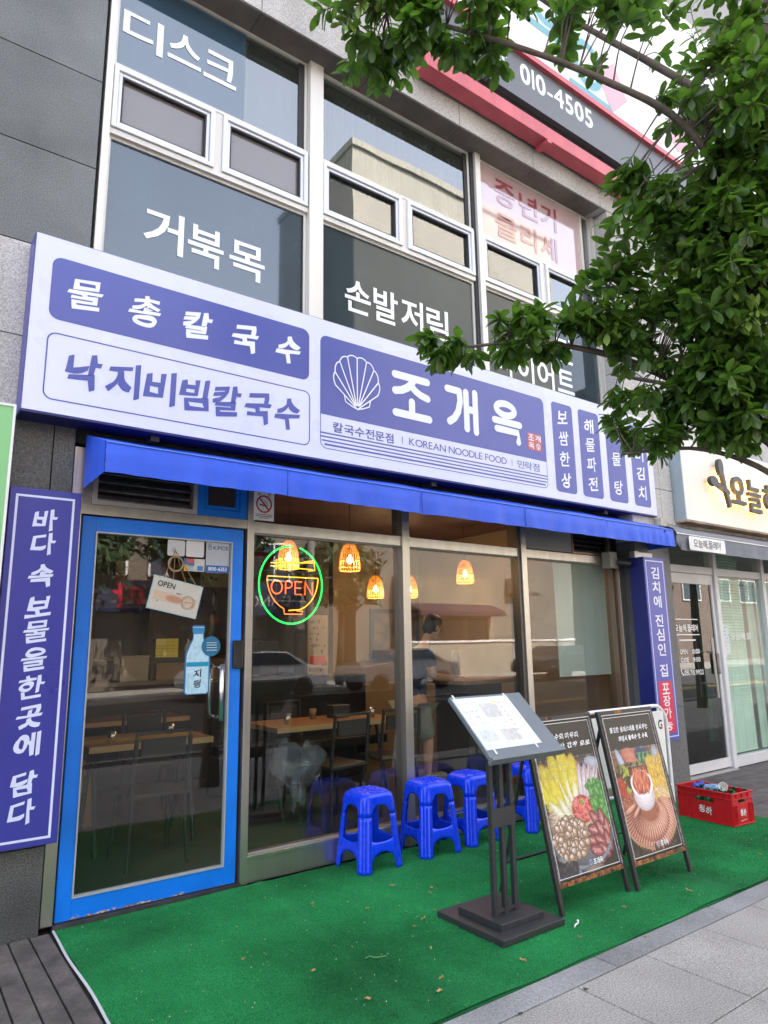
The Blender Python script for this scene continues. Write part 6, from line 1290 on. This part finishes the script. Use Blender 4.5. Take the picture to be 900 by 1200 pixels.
b = MB(); P = [(1.95+0.09*t+0.01*math.sin(t*9), 2.86-0.03*t+0.012*math.sin(t*6), 0.022) for t in np.linspace(0, 1, 14)]; b.tube(P, 0.0018, 5); tag(b.build('string_scrap', mat('pale_string', (0.15, 0.3, 0.15), 0.8)), 'thin pale string curled on the turf carpet', 'string')
b = MB(); P = [(4.02+0.32*t, 3.62-0.1*t, 0.05+0.1*(1-t)**2) for t in np.linspace(0, 1, 10)]; b.tube(P, 0.006, 6); tag(b.build('white_cable', MATS['pale_plastic']), 'pale cable running over the turf behind the boards', 'cable')

# ================================================================== ACROSS THE STREET (seen in the reflections)
def facade(name, label, x0, x1, z1, y, col, wcol, nx, nz, z0=0.0):
    t = thing(name, label, 'building', ((x0+x1)/2, y, 0)); b = MB(); b.box(x0, x1, y-8, y, z0, z1); b.build('wall', mat('wall_'+label[:12], col, 0.9, noise=(0.6, 0.12)), t)
    b = MB(); b.box(x0-0.1, x1+0.1, y-8.1, y+0.15, z1, z1+0.4); b.build('parapet', mat('wall_'+label[:12], col), t)
    me = None
    for i in range(nx):
        for j in range(nz):
            w = (x1-x0)/nx; cx_ = x0+w*(i+0.5); zb = 4.2+j*3.1
            if zb+1.5 > z1: continue
            if me is None:
                q = MB(); q.box(-w*0.3, w*0.3, 0, 0.05, 0, 1.5); me = q.mesh(); me.materials.append(mat('far_window', (0.05, 0.07, 0.09), 0.1))
                q = MB(); q.frame(-w*0.3-0.08, w*0.3+0.08, -0.08, 1.58, 0.08, 0, 0.09); q.box(-0.03, 0.03, 0, 0.08, 0, 1.5); mf = q.mesh(); mf.materials.append(m_white)
            o = bpy.data.objects.new('window', mf); COL.objects.link(o); o.parent = t; o.location = Vector((cx_, y+0.01, zb))-wpos(t)
            p = bpy.data.objects.new('pane', me); COL.objects.link(p); p.parent = o
    return t
fb = facade('apartment_building', 'brown tiled apartment building across the street', 3, 16.5, 14, -17.5, (0.17, 0.14, 0.11), 0, 6, 3)
facade('office_building', 'dark brick office building across the street', -16, 2.5, 14, -18, (0.20, 0.15, 0.12), 0, 7, 4)
facade('shop_building', 'tall tan building farther along the street', 17, 32, 26.5, -17, (0.20, 0.19, 0.165), 0, 5, 0)
facade('brick_building', 'brown brick building at the far end across the street', 35, 70, 17, -17, (0.16, 0.12, 0.10), 0, 9, 4)
ss = thing('shop_sign', 'dark shop sign across the street', 'sign', (8, -16.9, 3)); cv = Canvas(150, 30, (0.06, 0.065, 0.10)); cv.grain(0.2)
b = MB(); b.box(4, 14, -16.98, -16.7, 2.7, 3.9); b.build('box', mat('dark_sign_blue', (0.03, 0.035, 0.07), 0.4), ss)
for ch, x, m in (('손', 5.0, mat('sign_yellow', (0.6, 0.45, 0.03), 0.5)), ('따', 7.0, MATS['sign_red']), ('더', 8.6, m_white)): text('lettering', [(ch, -x-0.6, -x+0.6, 2.8, 3.8)], (0, -16.69, 0), m, ss, U=(-1, 0, 0), V=FZ, style='brush')
text('lettering', fit('DANCE', -13.5, -11.4, 3.05, 0.6), (0, -16.69, 0), MATS['box_grey'], ss, U=(-1, 0, 0), V=FZ, style='bold')
def car(x, y, label, col, group='cars parked across the street'):
    t = thing('parked_car', label, 'car', (x, y, -0.13), group)
    m = mat('car_'+label[:8], col, 0.25, coat=1.0); z = -0.13
    prof = [(-2.2, 0.35), (-2.25, 0.62), (-2.1, 0.85), (-1.15, 0.98), (-0.55, 1.40), (0.75, 1.43), (1.5, 1.02), (2.15, 0.92), (2.25, 0.6), (2.2, 0.35)]
    b = MB(); b.prism([(x+p[0], z+p[1]) for p in prof[::-1]], y-0.85, y+0.85, 'y'); b.build('body', m, t, bevel=0.06)
    b = MB(); [b.prism([(x-1.0, z+1.0), (x-0.5, z+1.36), (x+0.7, z+1.38), (x+1.25, z+1.02)], yy-0.012, yy+0.012, 'y') for yy in (y-0.855, y+0.855)]; b.build('side_window', MATS['far_window'], t)
    for sx in (-1.4, 1.35):
        for sy in (-0.86, 0.66):
            q = MB(); q.lathe([(0.20, 0), (0.32, 0.0), (0.33, 0.05), (0.33, 0.16), (0.31, 0.2), (0.1, 0.2)], 20); me = q.mesh(); me.transform(Matrix.Translation((x+sx, y+sy+0.2, z+0.33)) @ Matrix.Rotation(R(90), 4, 'X')); link_mesh('wheel', me, MATS['gloss_black'], t, smooth=True)
car(9.5, -11.6, 'white saloon parked across the street', (0.7, 0.7, 0.7)); car(15.2, -11.6, 'silver saloon parked across the street', (0.4, 0.42, 0.44)); car(24, -11.6, 'black saloon parked across the street', (0.02, 0.02, 0.022))
ys = thing('yield_sign', 'red and white triangular yield sign on a grey pole across the pavement', 'road sign', (4.45, -1.0, 0))
b = MB(); b.tube([(4.45, -1.02, 0), (4.45, -1.02, 3.4)], 0.035, 10); b.build('pole', MATS['galvanised'], ys)
b = MB(); b.prism([(4.45, 2.25), (4.80, 2.85), (4.10, 2.85)], -0.98, -0.97, 'y'); b.build('plate', mat('sign_red_plate', (0.5, 0.03, 0.03), 0.4), ys)
b = MB(); b.prism([(4.45, 2.42), (4.67, 2.78), (4.23, 2.78)], -0.969, -0.965, 'y'); b.build('plate_centre', m_white, ys)

def far_tree(x, y, h, rad, seed, label):
    t = thing('street_tree', label, 'tree', (x, y, 0), 'trees across the street'); r = np.random.RandomState(seed)
    b = MB(); b.tube([(x, y, 0), (x+0.1, y, h*0.5), (x, y+0.1, h*0.8)], [0.16, 0.12, 0.07], 8); b.build('trunk', mat('far_bark', (0.09, 0.07, 0.05), 0.9), t, smooth=True)
    n = 1500; d = r.normal(size=(n, 3)); d /= np.linalg.norm(d, axis=1)[:, None]; lump = 0.75+0.25*np.sin(d[:, 0]*6+seed)*np.sin(d[:, 2]*7)
    c = np.array([x, y, h*0.8])+d*np.array([rad, rad*0.8, rad*0.85])*(r.uniform(0.4, 1, n)**0.5*lump)[:, None]; a = r.normal(size=(n, 3)); a /= np.linalg.norm(a, axis=1)[:, None]; e = np.cross(a, d); b = MB()
    for i in range(n):
        p, u, w = c[i], a[i]*0.22, e[i]*0.12; b.add([tuple(p-u), tuple(p+w), tuple(p+u), tuple(p-w)], [(0, 1, 2, 3)])
    tag(b.build('crown', mat('far_leaf', (0.035, 0.07, 0.02), 0.6), t), kind='stuff')
for i, (x, y, h, rd, lab) in enumerate([(4.5, -14, 5.6, 2.6, 'leafy tree straight across the street from the door'), (9.2, -14.4, 6.4, 2.9, 'leafy tree across the street right of the first'), (14.2, -14, 5.4, 2.4, 'leafy tree across the street before the tan building'), (-1, -14.2, 6, 2.7, 'leafy tree across the street at the left')]): far_tree(x, y, h, rd, 40+i, lab)

# things at the foot of the tall building across the street
lw = thing('boundary_wall', 'low pale plastered wall with a coping across the street', 'wall', (24, -15.6, 0)); b = MB(); b.box(18.5, 30, -15.7, -15.5, 0, 1.5); b.build('wall', mat('pale_plaster', (0.34, 0.31, 0.25), 0.9, noise=(1, 0.2)), lw); b = MB(); b.box(18.4, 30.1, -15.76, -15.44, 1.5, 1.6); b.build('coping', m_white, lw)
st_ = thing('corner_shop', 'single storey shop with a dark awning across the street', 'building', (21, -15.9, 0)); b = MB(); b.box(19, 24.5, -16.98, -16.0, 0, 4.6); b.build('wall', mat('sand_render', (0.30, 0.26, 0.19), 0.9, noise=(1, 0.2)), st_)
b = MB(); b.prism([(-16.0, 3.3), (-15.0, 2.9), (-15.0, 2.7), (-16.0, 2.7)][::-1], 19.1, 24.4); b.build('awning', mat('maroon_awning', (0.06, 0.03, 0.05), 0.7), st_)
for i in range(3): b = MB(); b.frame(19.4+i*1.7, 20.7+i*1.7, 0.4, 2.6, 0.06, -15.99, -15.95); w_ = b.build('window', m_dark, st_); b = MB(); b.box(19.46+i*1.7, 20.64+i*1.7, -15.99, -15.975, 0.46, 2.54); b.build('pane', MATS['far_window'], w_)
ac_ = thing('condenser_unit', 'grey air conditioner unit fixed high on the tan wall across the street', 'air conditioner', (27, -16.6, 4)); b = MB(); b.box(26.5, 27.5, -16.98, -16.5, 4.0, 4.8); b.build('casing', MATS['box_grey'], ac_, bevel=0.02); b = MB(); b.tube([(27.0, -16.49, 4.4), (27.0, -16.47, 4.4)], 0.28, 18); b.build('fan_grille', m_dark, ac_)
for i, (x, y) in enumerate(((12.5, -13.3), (29, -13.3))):
    up_ = thing('utility_pole', 'grey concrete utility pole across the street, number %s from the left' % ('one', 'two')[i] if False else ('grey utility pole before the brown building across the street', 'grey utility pole before the tall tan building across the street')[i], 'pole', (x, y, 0)); b = MB(); b.tube([(x, y, 0), (x, y, 9)], [0.17, 0.12], 12); b.build('shaft', MATS['box_grey'], up_, smooth=True); b = MB(); b.box(x-0.9, x+0.9, y-0.05, y+0.05, 8.2, 8.32); b.build('crossarm', m_dark, up_)
# ================================================================== THE TREE
m_bark = mat('bark', (0.11, 0.085, 0.065), 0.9, noise=(14, 0.35), bump=(40, 0.8, 0.01))
m_leaf = mat('leaf_green', (0.064, 0.128, 0.020), 0.32, world=True, noise=(16, 0.62), spec=0.6, rand=0.25)
def leaf_tint():
    m = m_leaf; N = m.node_tree.nodes; L = m.node_tree.links; bs = N['Principled BSDF']; out = N['Material Output']
    tr = N.new('ShaderNodeBsdfTranslucent'); tr.inputs[0].default_value = (0.20, 0.42, 0.04, 1)
    x = N.new('ShaderNodeMixShader'); x.inputs[0].default_value = 0.36; L.new(bs.outputs[0], x.inputs[1]); L.new(tr.outputs[0], x.inputs[2]); L.new(x.outputs[0], out.inputs[0])
leaf_tint()
m_leafy = mat('leaf_young', (0.13, 0.22, 0.03), 0.4, noise=(6, 0.3))
tree = thing('street_tree', 'broadleaf street tree with glossy dark green leaves reaching over the signboard from the right', 'tree', (2.98, 1.08, 0))
def smooth_path(P, k=5):
    P = [np.array(p, float) for p in P]; out = []
    for i in range(len(P)-1):
        p0 = P[max(i-1, 0)]; p1 = P[i]; p2 = P[i+1]; p3 = P[min(i+2, len(P)-1)]
        for t in np.linspace(0, 1, k+1)[:-1]: out.append(0.5*((2*p1)+(-p0+p2)*t+(2*p0-5*p1+4*p2-p3)*t*t+(-p0+3*p1-3*p2+p3)*t**3))
    out.append(P[-1]); return out
LIMBS = [
 ([(2.98, 1.08, -0.05), (3.02, 1.05, 1.0), (3.10, 1.04, 2.0), (3.12, 1.06, 3.0), (3.10, 1.1, 4.2), (3.1, 1.2, 5.6)], 0.105, 0.05, 'trunk'),
 ([(3.0, 1.1, 2.55), (2.62, 1.12, 3.02), (2.28, 1.12, 3.32), (1.95, 1.28, 3.50), (1.62, 1.50, 3.66), (1.30, 1.78, 3.84)], 0.019, 0.007, 'limb'),
 ([(3.01, 1.1, 2.0), (2.72, 1.25, 2.28), (2.44, 1.52, 2.56), (2.14, 1.78, 2.68), (1.86, 1.98, 2.66)], 0.024, 0.005, 'limb'),
 ([(3.0, 1.1, 1.75), (2.85, 1.2, 2.05), (2.66, 1.4, 2.2), (2.44, 1.62, 2.2)], 0.018, 0.005, 'limb'),
 ([(2.95, 1.10, 3.1), (2.7, 0.9, 3.7), (2.5, 0.75, 4.2), (2.2, 0.9, 4.5)], 0.02, 0.008, 'limb'),
 ([(2.95, 1.15, 3.7), (2.8, 1.5, 4.2), (2.6, 1.8, 4.6), (2.4, 2.0, 4.9)], 0.022, 0.008, 'limb'),
 ([(3.0, 1.1, 2.3), (3.0, 1.6, 2.6), (2.95, 2.0, 2.8)], 0.02, 0.006, 'limb'),
 ([(3.0, 1.1, 2.9), (3.5, 0.8, 3.4), (4.0, 0.5, 3.8)], 0.03, 0.01, 'limb'), ([(2.95, 1.1, 3.2), (3.2, 0.5, 3.8), (3.3, 0.0, 4.2)], 0.03, 0.01, 'limb'), ([(2.95, 1.15, 3.6), (3.5, 1.5, 4.2), (3.9, 1.7, 4.7)], 0.03, 0.01, 'limb')]
limb_pts = []
trunk_o = None
for P, r0, r1, nm in LIMBS:
    Q = smooth_path(P, 6); n = len(Q); rr = [r0+(r1-r0)*i/(n-1)+(0.01*math.sin(i*1.7) if nm == 'trunk' else 0.0008*math.sin(i*2.3)) for i in range(n)]
    b = MB(); b.tube([tuple(q) for q in Q], rr, 12 if nm == 'trunk' else 8); o = b.build(nm, m_bark, tree, smooth=True)
    if nm == 'limb': limb_pts += Q
limb_pts = np.array(limb_pts)
# volumes the foliage fills: (centre, radii, number of sprigs)
VOL = [((1.33, 1.80, 3.78), (0.25, 0.22, 0.14), 40), ((1.60, 1.56, 3.76), (0.26, 0.2, 0.12), 28), ((2.0, 1.26, 3.76), (0.22, 0.2, 0.12), 14), ((2.32, 1.08, 3.5), (0.18, 0.2, 0.16), 18),
       ((2.45, 0.98, 3.12), (0.26, 0.22, 0.30), 80), ((2.50, 1.10, 2.78), (0.28, 0.24, 0.28), 125), ((2.62, 1.22, 2.42), (0.28, 0.24, 0.26), 105), ((2.40, 0.85, 3.3), (0.22, 0.2, 0.3), 40), ((2.30, 1.32, 2.95), (0.17, 0.18, 0.22), 22),
       ((2.42, 1.46, 2.68), (0.20, 0.2, 0.16), 30), ((2.06, 1.80, 2.70), (0.24, 0.18, 0.10), 30), ((1.80, 2.0, 2.645), (0.15, 0.10, 0.06), 14), ((2.25, 1.35, 3.05), (0.14, 0.18, 0.2), 26), ((2.22, 1.55, 2.80), (0.16, 0.16, 0.14), 24),
       ((2.50, 1.55, 2.32), (0.20, 0.18, 0.16), 22), ((2.72, 1.36, 2.33), (0.22, 0.18, 0.16), 24),
       ((2.75, 1.3, 3.0), (0.35, 0.3, 0.5), 50), ((2.9, 1.1, 3.5), (0.4, 0.35, 0.4), 50), ((2.5, 0.85, 3.95), (0.45, 0.35, 0.3), 40), ((2.4, 1.9, 4.9), (0.4, 0.35, 0.25), 22),
       ((3.6, 0.9, 3.7), (0.6, 0.6, 0.5), 40), ((3.3, 0.2, 4.1), (0.6, 0.5, 0.45), 34), ((3.1, 1.3, 4.8), (0.7, 0.7, 0.5), 44), ((3.8, 1.6, 4.6), (0.5, 0.5, 0.4), 24)]
def leaf_shape():
    # obovate leaf, 1 long, folded on the midrib, tip bent down
    prof = [(0.0, 0.0), (0.12, 0.05), (0.35, 0.16), (0.6, 0.215), (0.8, 0.18), (0.93, 0.09), (1.0, 0.0)]
    vs = []; fs = []
    for i, (x, w) in enumerate(prof):
        z = -0.18*x*x+0.05*x
        if w == 0: vs.append((x, 0, z))
        else: vs += [(x, w, z+0.055), (x, 0, z), (x, -w, z+0.055)]
    fs += [(0, 2, 1), (0, 3, 2)]
    for i in range(4):
        a = 1+3*i; fs += [(a, a+1, a+4, a+3), (a+1, a+2, a+5, a+4)]
    a = 13; fs += [(a, a+1, 16), (a+1, a+2, 16)]
    return np.array(vs), fs
LV, LF = leaf_shape()
rl = np.random.RandomState(21); leaves = []; twigs = MB()
for (c, rad, n) in VOL:
    for _ in range(n):
        d = rl.normal(size=3); d /= np.linalg.norm(d); r_ = rl.uniform(0.35, 1.0)**0.6; p = np.array(c)+d*np.array(rad)*r_
        k = np.argmin(np.sum((limb_pts-p)**2, 1)); base = limb_pts[k]; v = p-base; L_ = np.linalg.norm(v)
        st_ = base if L_ < 0.5 else p-v/L_*0.35
        mid = (st_+p)/2+np.array([0, 0, 0.03])+rl.normal(0, 0.012, 3)
        path = smooth_path([st_, mid, p], 3); twigs.tube([tuple(q) for q in path], [0.0035-0.0022*i/(len(path)-1) for i in range(len(path))], 4, caps=False)
        ax = p-mid; ax /= np.linalg.norm(ax)+1e-9
        m = rl.randint(13, 22); young = rl.rand() < 0.12
        for i in range(m):
            f = i/(m-1)
            pos = p*(0.35+0.65*f)+mid*(1-(0.35+0.65*f)) if f < 0.75 else p
            az = i*2.4+rl.normal(0, 0.3); u = np.cross(ax, [0, 0, 1.0]); u /= np.linalg.norm(u)+1e-9; w = np.cross(ax, u)
            out = u*math.cos(az)+w*math.sin(az); dirn = out*rl.uniform(0.7, 1.0)+ax*rl.uniform(0.2, 0.8)+np.array([0, 0, -0.25+rl.normal(0, 0.2)]); dirn /= np.linalg.norm(dirn)
            nrm = np.array([0, 0, 1.0])+rl.normal(0, 0.35, 3); nrm -= dirn*np.dot(nrm, dirn); nrm /= np.linalg.norm(nrm); side = np.cross(nrm, dirn)
            s = rl.uniform(0.046, 0.090)*(0.75 if young else 1); leaves.append((pos, dirn, side, nrm, s, young))
camp = np.array([0, 0, 1.43]); Rm = np.array([list(rt2), list(up2), list(fwd)])
size = []
for (pos, d, s_, n_, s, yg) in leaves:
    q = Rm @ (pos+d*s*0.5-camp); inside = q[2] > 0 and abs(q[0]/q[2]) < 0.56 and abs(q[1]/q[2]) < 0.75
    size.append(s/q[2] if inside else 0)
order = np.argsort(-np.array(size)); big = set(order[:300].tolist())
q = MB(); q.add([tuple(v) for v in LV], LF); lm = q.mesh(); lm.materials.append(m_leaf); lm.polygons.foreach_set('use_smooth', [True]*len(lm.polygons)); lm2 = lm.copy(); lm2.materials[0] = m_leafy
tw = twigs.build('twigs', m_bark, tree); tag(tw, kind='stuff'); tp = wpos(tree)
acc = {False: [], True: []}
for i, (pos, d, s_, n_, s, yg) in enumerate(leaves):
    if i in big:
        o = bpy.data.objects.new('leaf', lm2 if yg else lm); COL.objects.link(o); o.parent = tree
        o.matrix_local = Matrix(((d[0]*s, s_[0]*s, n_[0]*s, pos[0]-tp.x), (d[1]*s, s_[1]*s, n_[1]*s, pos[1]-tp.y), (d[2]*s, s_[2]*s, n_[2]*s, pos[2]-tp.z), (0, 0, 0, 1)))
    else: acc[yg].append(pos+(LV[:, :1]*d+LV[:, 1:2]*s_+LV[:, 2:3]*n_)*s)
for yg, A in acc.items():
    nv = len(LV); co = np.concatenate(A).ravel(); me = bpy.data.meshes.new('foliage'); nL = len(A)
    me.vertices.add(nL*nv); me.vertices.foreach_set('co', co); idx = np.concatenate([np.array(f) for f in LF]); sizes = np.array([len(f) for f in LF])
    allidx = (idx[None, :]+np.arange(nL)[:, None]*nv).ravel().astype(np.int32); starts = (np.concatenate([[0], np.cumsum(sizes)[:-1]])[None, :]+np.arange(nL)[:, None]*len(idx)).ravel().astype(np.int32)
    me.loops.add(len(allidx)); me.loops.foreach_set('vertex_index', allidx); me.polygons.add(len(starts)); me.polygons.foreach_set('loop_start', starts); me.update(calc_edges=True)
    o = link_mesh('foliage', me, m_leafy if yg else m_leaf, tree, smooth=True, recenter=False); tag(o, kind='stuff')
# second street tree farther along, seen in the reflections
t2 = thing('street_tree', 'street tree farther along the kerb seen only as a reflection', 'tree', (14.6, 0.2, 0))
b = MB(); b.tube([(14.6, 0.2, 0), (14.6, 0.25, 2.4), (14.7, 0.2, 4)], [0.12, 0.09, 0.05], 10); b.build('trunk', m_bark, t2, smooth=True)
A = []
for _ in range(2600):
    d = rl.normal(size=3); d /= np.linalg.norm(d); p = np.array([14.6, 0.2, 3.9])+d*np.array([1.3, 1.2, 1.3])*rl.uniform(0.5, 1.0)*(0.8+0.2*math.sin(d[0]*7+d[2]*5)); dd = rl.normal(size=3); dd /= np.linalg.norm(dd); ss_ = np.cross(dd, d); ss_ /= np.linalg.norm(ss_)+1e-9; nn = np.cross(dd, ss_)
    A.append(p+(LV[:, :1]*dd+LV[:, 1:2]*ss_+LV[:, 2:3]*nn)*0.16)
b = MB(); 
for a in A: b.add([tuple(v) for v in a], LF)
tag(b.build('crown', m_leaf, t2), kind='stuff')

# ================================================================== THIRD FLOOR SIGNS
ts = thing('upper_signboard', 'white and pink upper signboard with teal lettering above a dark grey telephone strip', 'signboard', (5, 3.9, 6.6))
m_pinkm = mat('pink_metal', (0.55, 0.09, 0.11), 0.4, streak=(4, 0.15)); m_gst = mat('grey_strip', (0.10, 0.105, 0.115), 0.4, noise=(1, 0.1))
b = MB(); b.box(3.3, 12, 3.80, 3.95, 6.35, 6.50); b.build('red_channel', m_pinkm, ts, bevel=0.004); b = MB(); b.box(4.86, 4.92, 3.79, 3.95, 6.31, 6.35); b.build('clamp', m_pinkm, ts)
b = MB(); b.box(3.3, 12, 3.84, 3.95, 6.501, 6.599); b.build('gap', m_black, ts)
b = MB(); b.box(3.3, 12, 3.78, 3.95, 6.60, 7.10); b.build('strip', m_gst, ts)
b = MB(); b.box(3.3, 12, 3.74, 3.95, 7.10, 7.16); b.build('pink_edge', m_pinkm, ts)
b = MB(); b.box(3.3, 12, 3.77, 3.95, 7.16, 9.6); b.build('white_panel', m_white, ts)
text('lettering', [('상', 3.80, 4.02, 6.80, 7.05), ('담', 4.08, 4.32, 6.80, 7.05)]+fit('010-4505', 4.50, 5.62, 6.805, 0.33), (0, 3.779, 0), m_let, ts, style='bold')
m_teal = mat('teal', (0.12, 0.33, 0.38), 0.4)
for i, (x, z) in enumerate(((4.3, 8.0), (4.95, 8.0), (5.6, 7.6))):
    strokes('lettering', [arc(x, z, 0.22, 0.26, 0, 350, 20)]+[[(x-0.3, z-0.38), (x+0.35, z-0.38)]], 0.09, (0, 3.768, 0), m_teal, ts)
    strokes('lettering', [arc(x, z, 0.22, 0.26, 0, 350, 20)], 0.14, (0, 3.7685, 0), mat('teal_pale', (0.45, 0.62, 0.65), 0.4), ts)
m_pk2 = mat('pink_patch', (0.7, 0.36, 0.42), 0.5)
for k in range(2):
    x = 6.0+k*1.3; flat('pattern', [[(x, 7.2+0.1*(k % 3)), (x+0.3, 7.5), (x+0.1, 7.9), (x-0.25, 7.6)]], (0, 3.7665, 0), m_pk2, ts)
flat('pattern', [[(2.6, 7.2), (3.2, 7.2), (3.0, 8.2), (2.6, 8.0)]], (0, 3.7665, 0), m_pk2, ts)
b = MB(); b.box(0.9, 2.59, 3.95, 3.99, 6.78, 7.0); b.build('gutter', mat('dark_gutter', (0.04, 0.042, 0.045), 0.5), bld)

# ------------------------------------------------------------------ pieces that can be picked apart become objects of their own
SPLIT = {'gasket', 'edge_strip', 'tape', 'string', 'stud', 'mullion', 'rib', 'rim', 'band', 'crossbar', 'backing_bar', 'side_window', 'pane', 'dark_infill', 'transom_pane', 'frame', 'handle', 'cord', 'noodle_tube', 'bowl_tube', 'ring_tube', 'side_wall_', 'shelf', 'soffit_panel', 'yellow_centre_line', 'letter', 'halo_light', 'bracket', 'backrest'}
def components(me):
    n = len(me.vertices); par = list(range(n))
    def find(a):
        while par[a] != a: par[a] = par[par[a]]; a = par[a]
        return a
    for e in me.edges:
        a, c = find(e.vertices[0]), find(e.vertices[1])
        if a != c: par[a] = c
    g = {}
    for f in me.polygons: g.setdefault(find(f.vertices[0]), []).append(f.index)
    return list(g.values())
for o in list(scene.objects):
    if o.type != 'MESH' or o.name.split('.')[0] not in SPLIT or o.data.users > 1 or o.get('kind') == 'stuff' or len(o.data.polygons) > 6000: continue
    if o.parent and o.parent.get('category') in ('chair',): continue
    if o.name.split('.')[0] == 'gasket' and len(components(o.data)) == 4: continue
    cs = components(o.data)
    if not 1 < len(cs) <= 40: continue
    me = o.data; V0 = [v.co.copy() for v in me.vertices]; F0 = [tuple(f.vertices) for f in me.polygons]; sm = me.polygons[0].use_smooth; m = me.materials[0] if me.materials else None
    for ci, c in enumerate(cs):
        used = sorted({v for fi in c for v in F0[fi]}); mp_i = {v: i for i, v in enumerate(used)}
        nm = bpy.data.meshes.new(me.name); nm.from_pydata([V0[v] for v in used], [], [tuple(mp_i[v] for v in F0[fi]) for fi in c])
        if m: nm.materials.append(m)
        if sm: nm.polygons.foreach_set('use_smooth', [True]*len(nm.polygons))
        if ci == 0: o.data = nm
        else:
            q_ = o.copy(); q_.data = nm; COL.objects.link(q_)
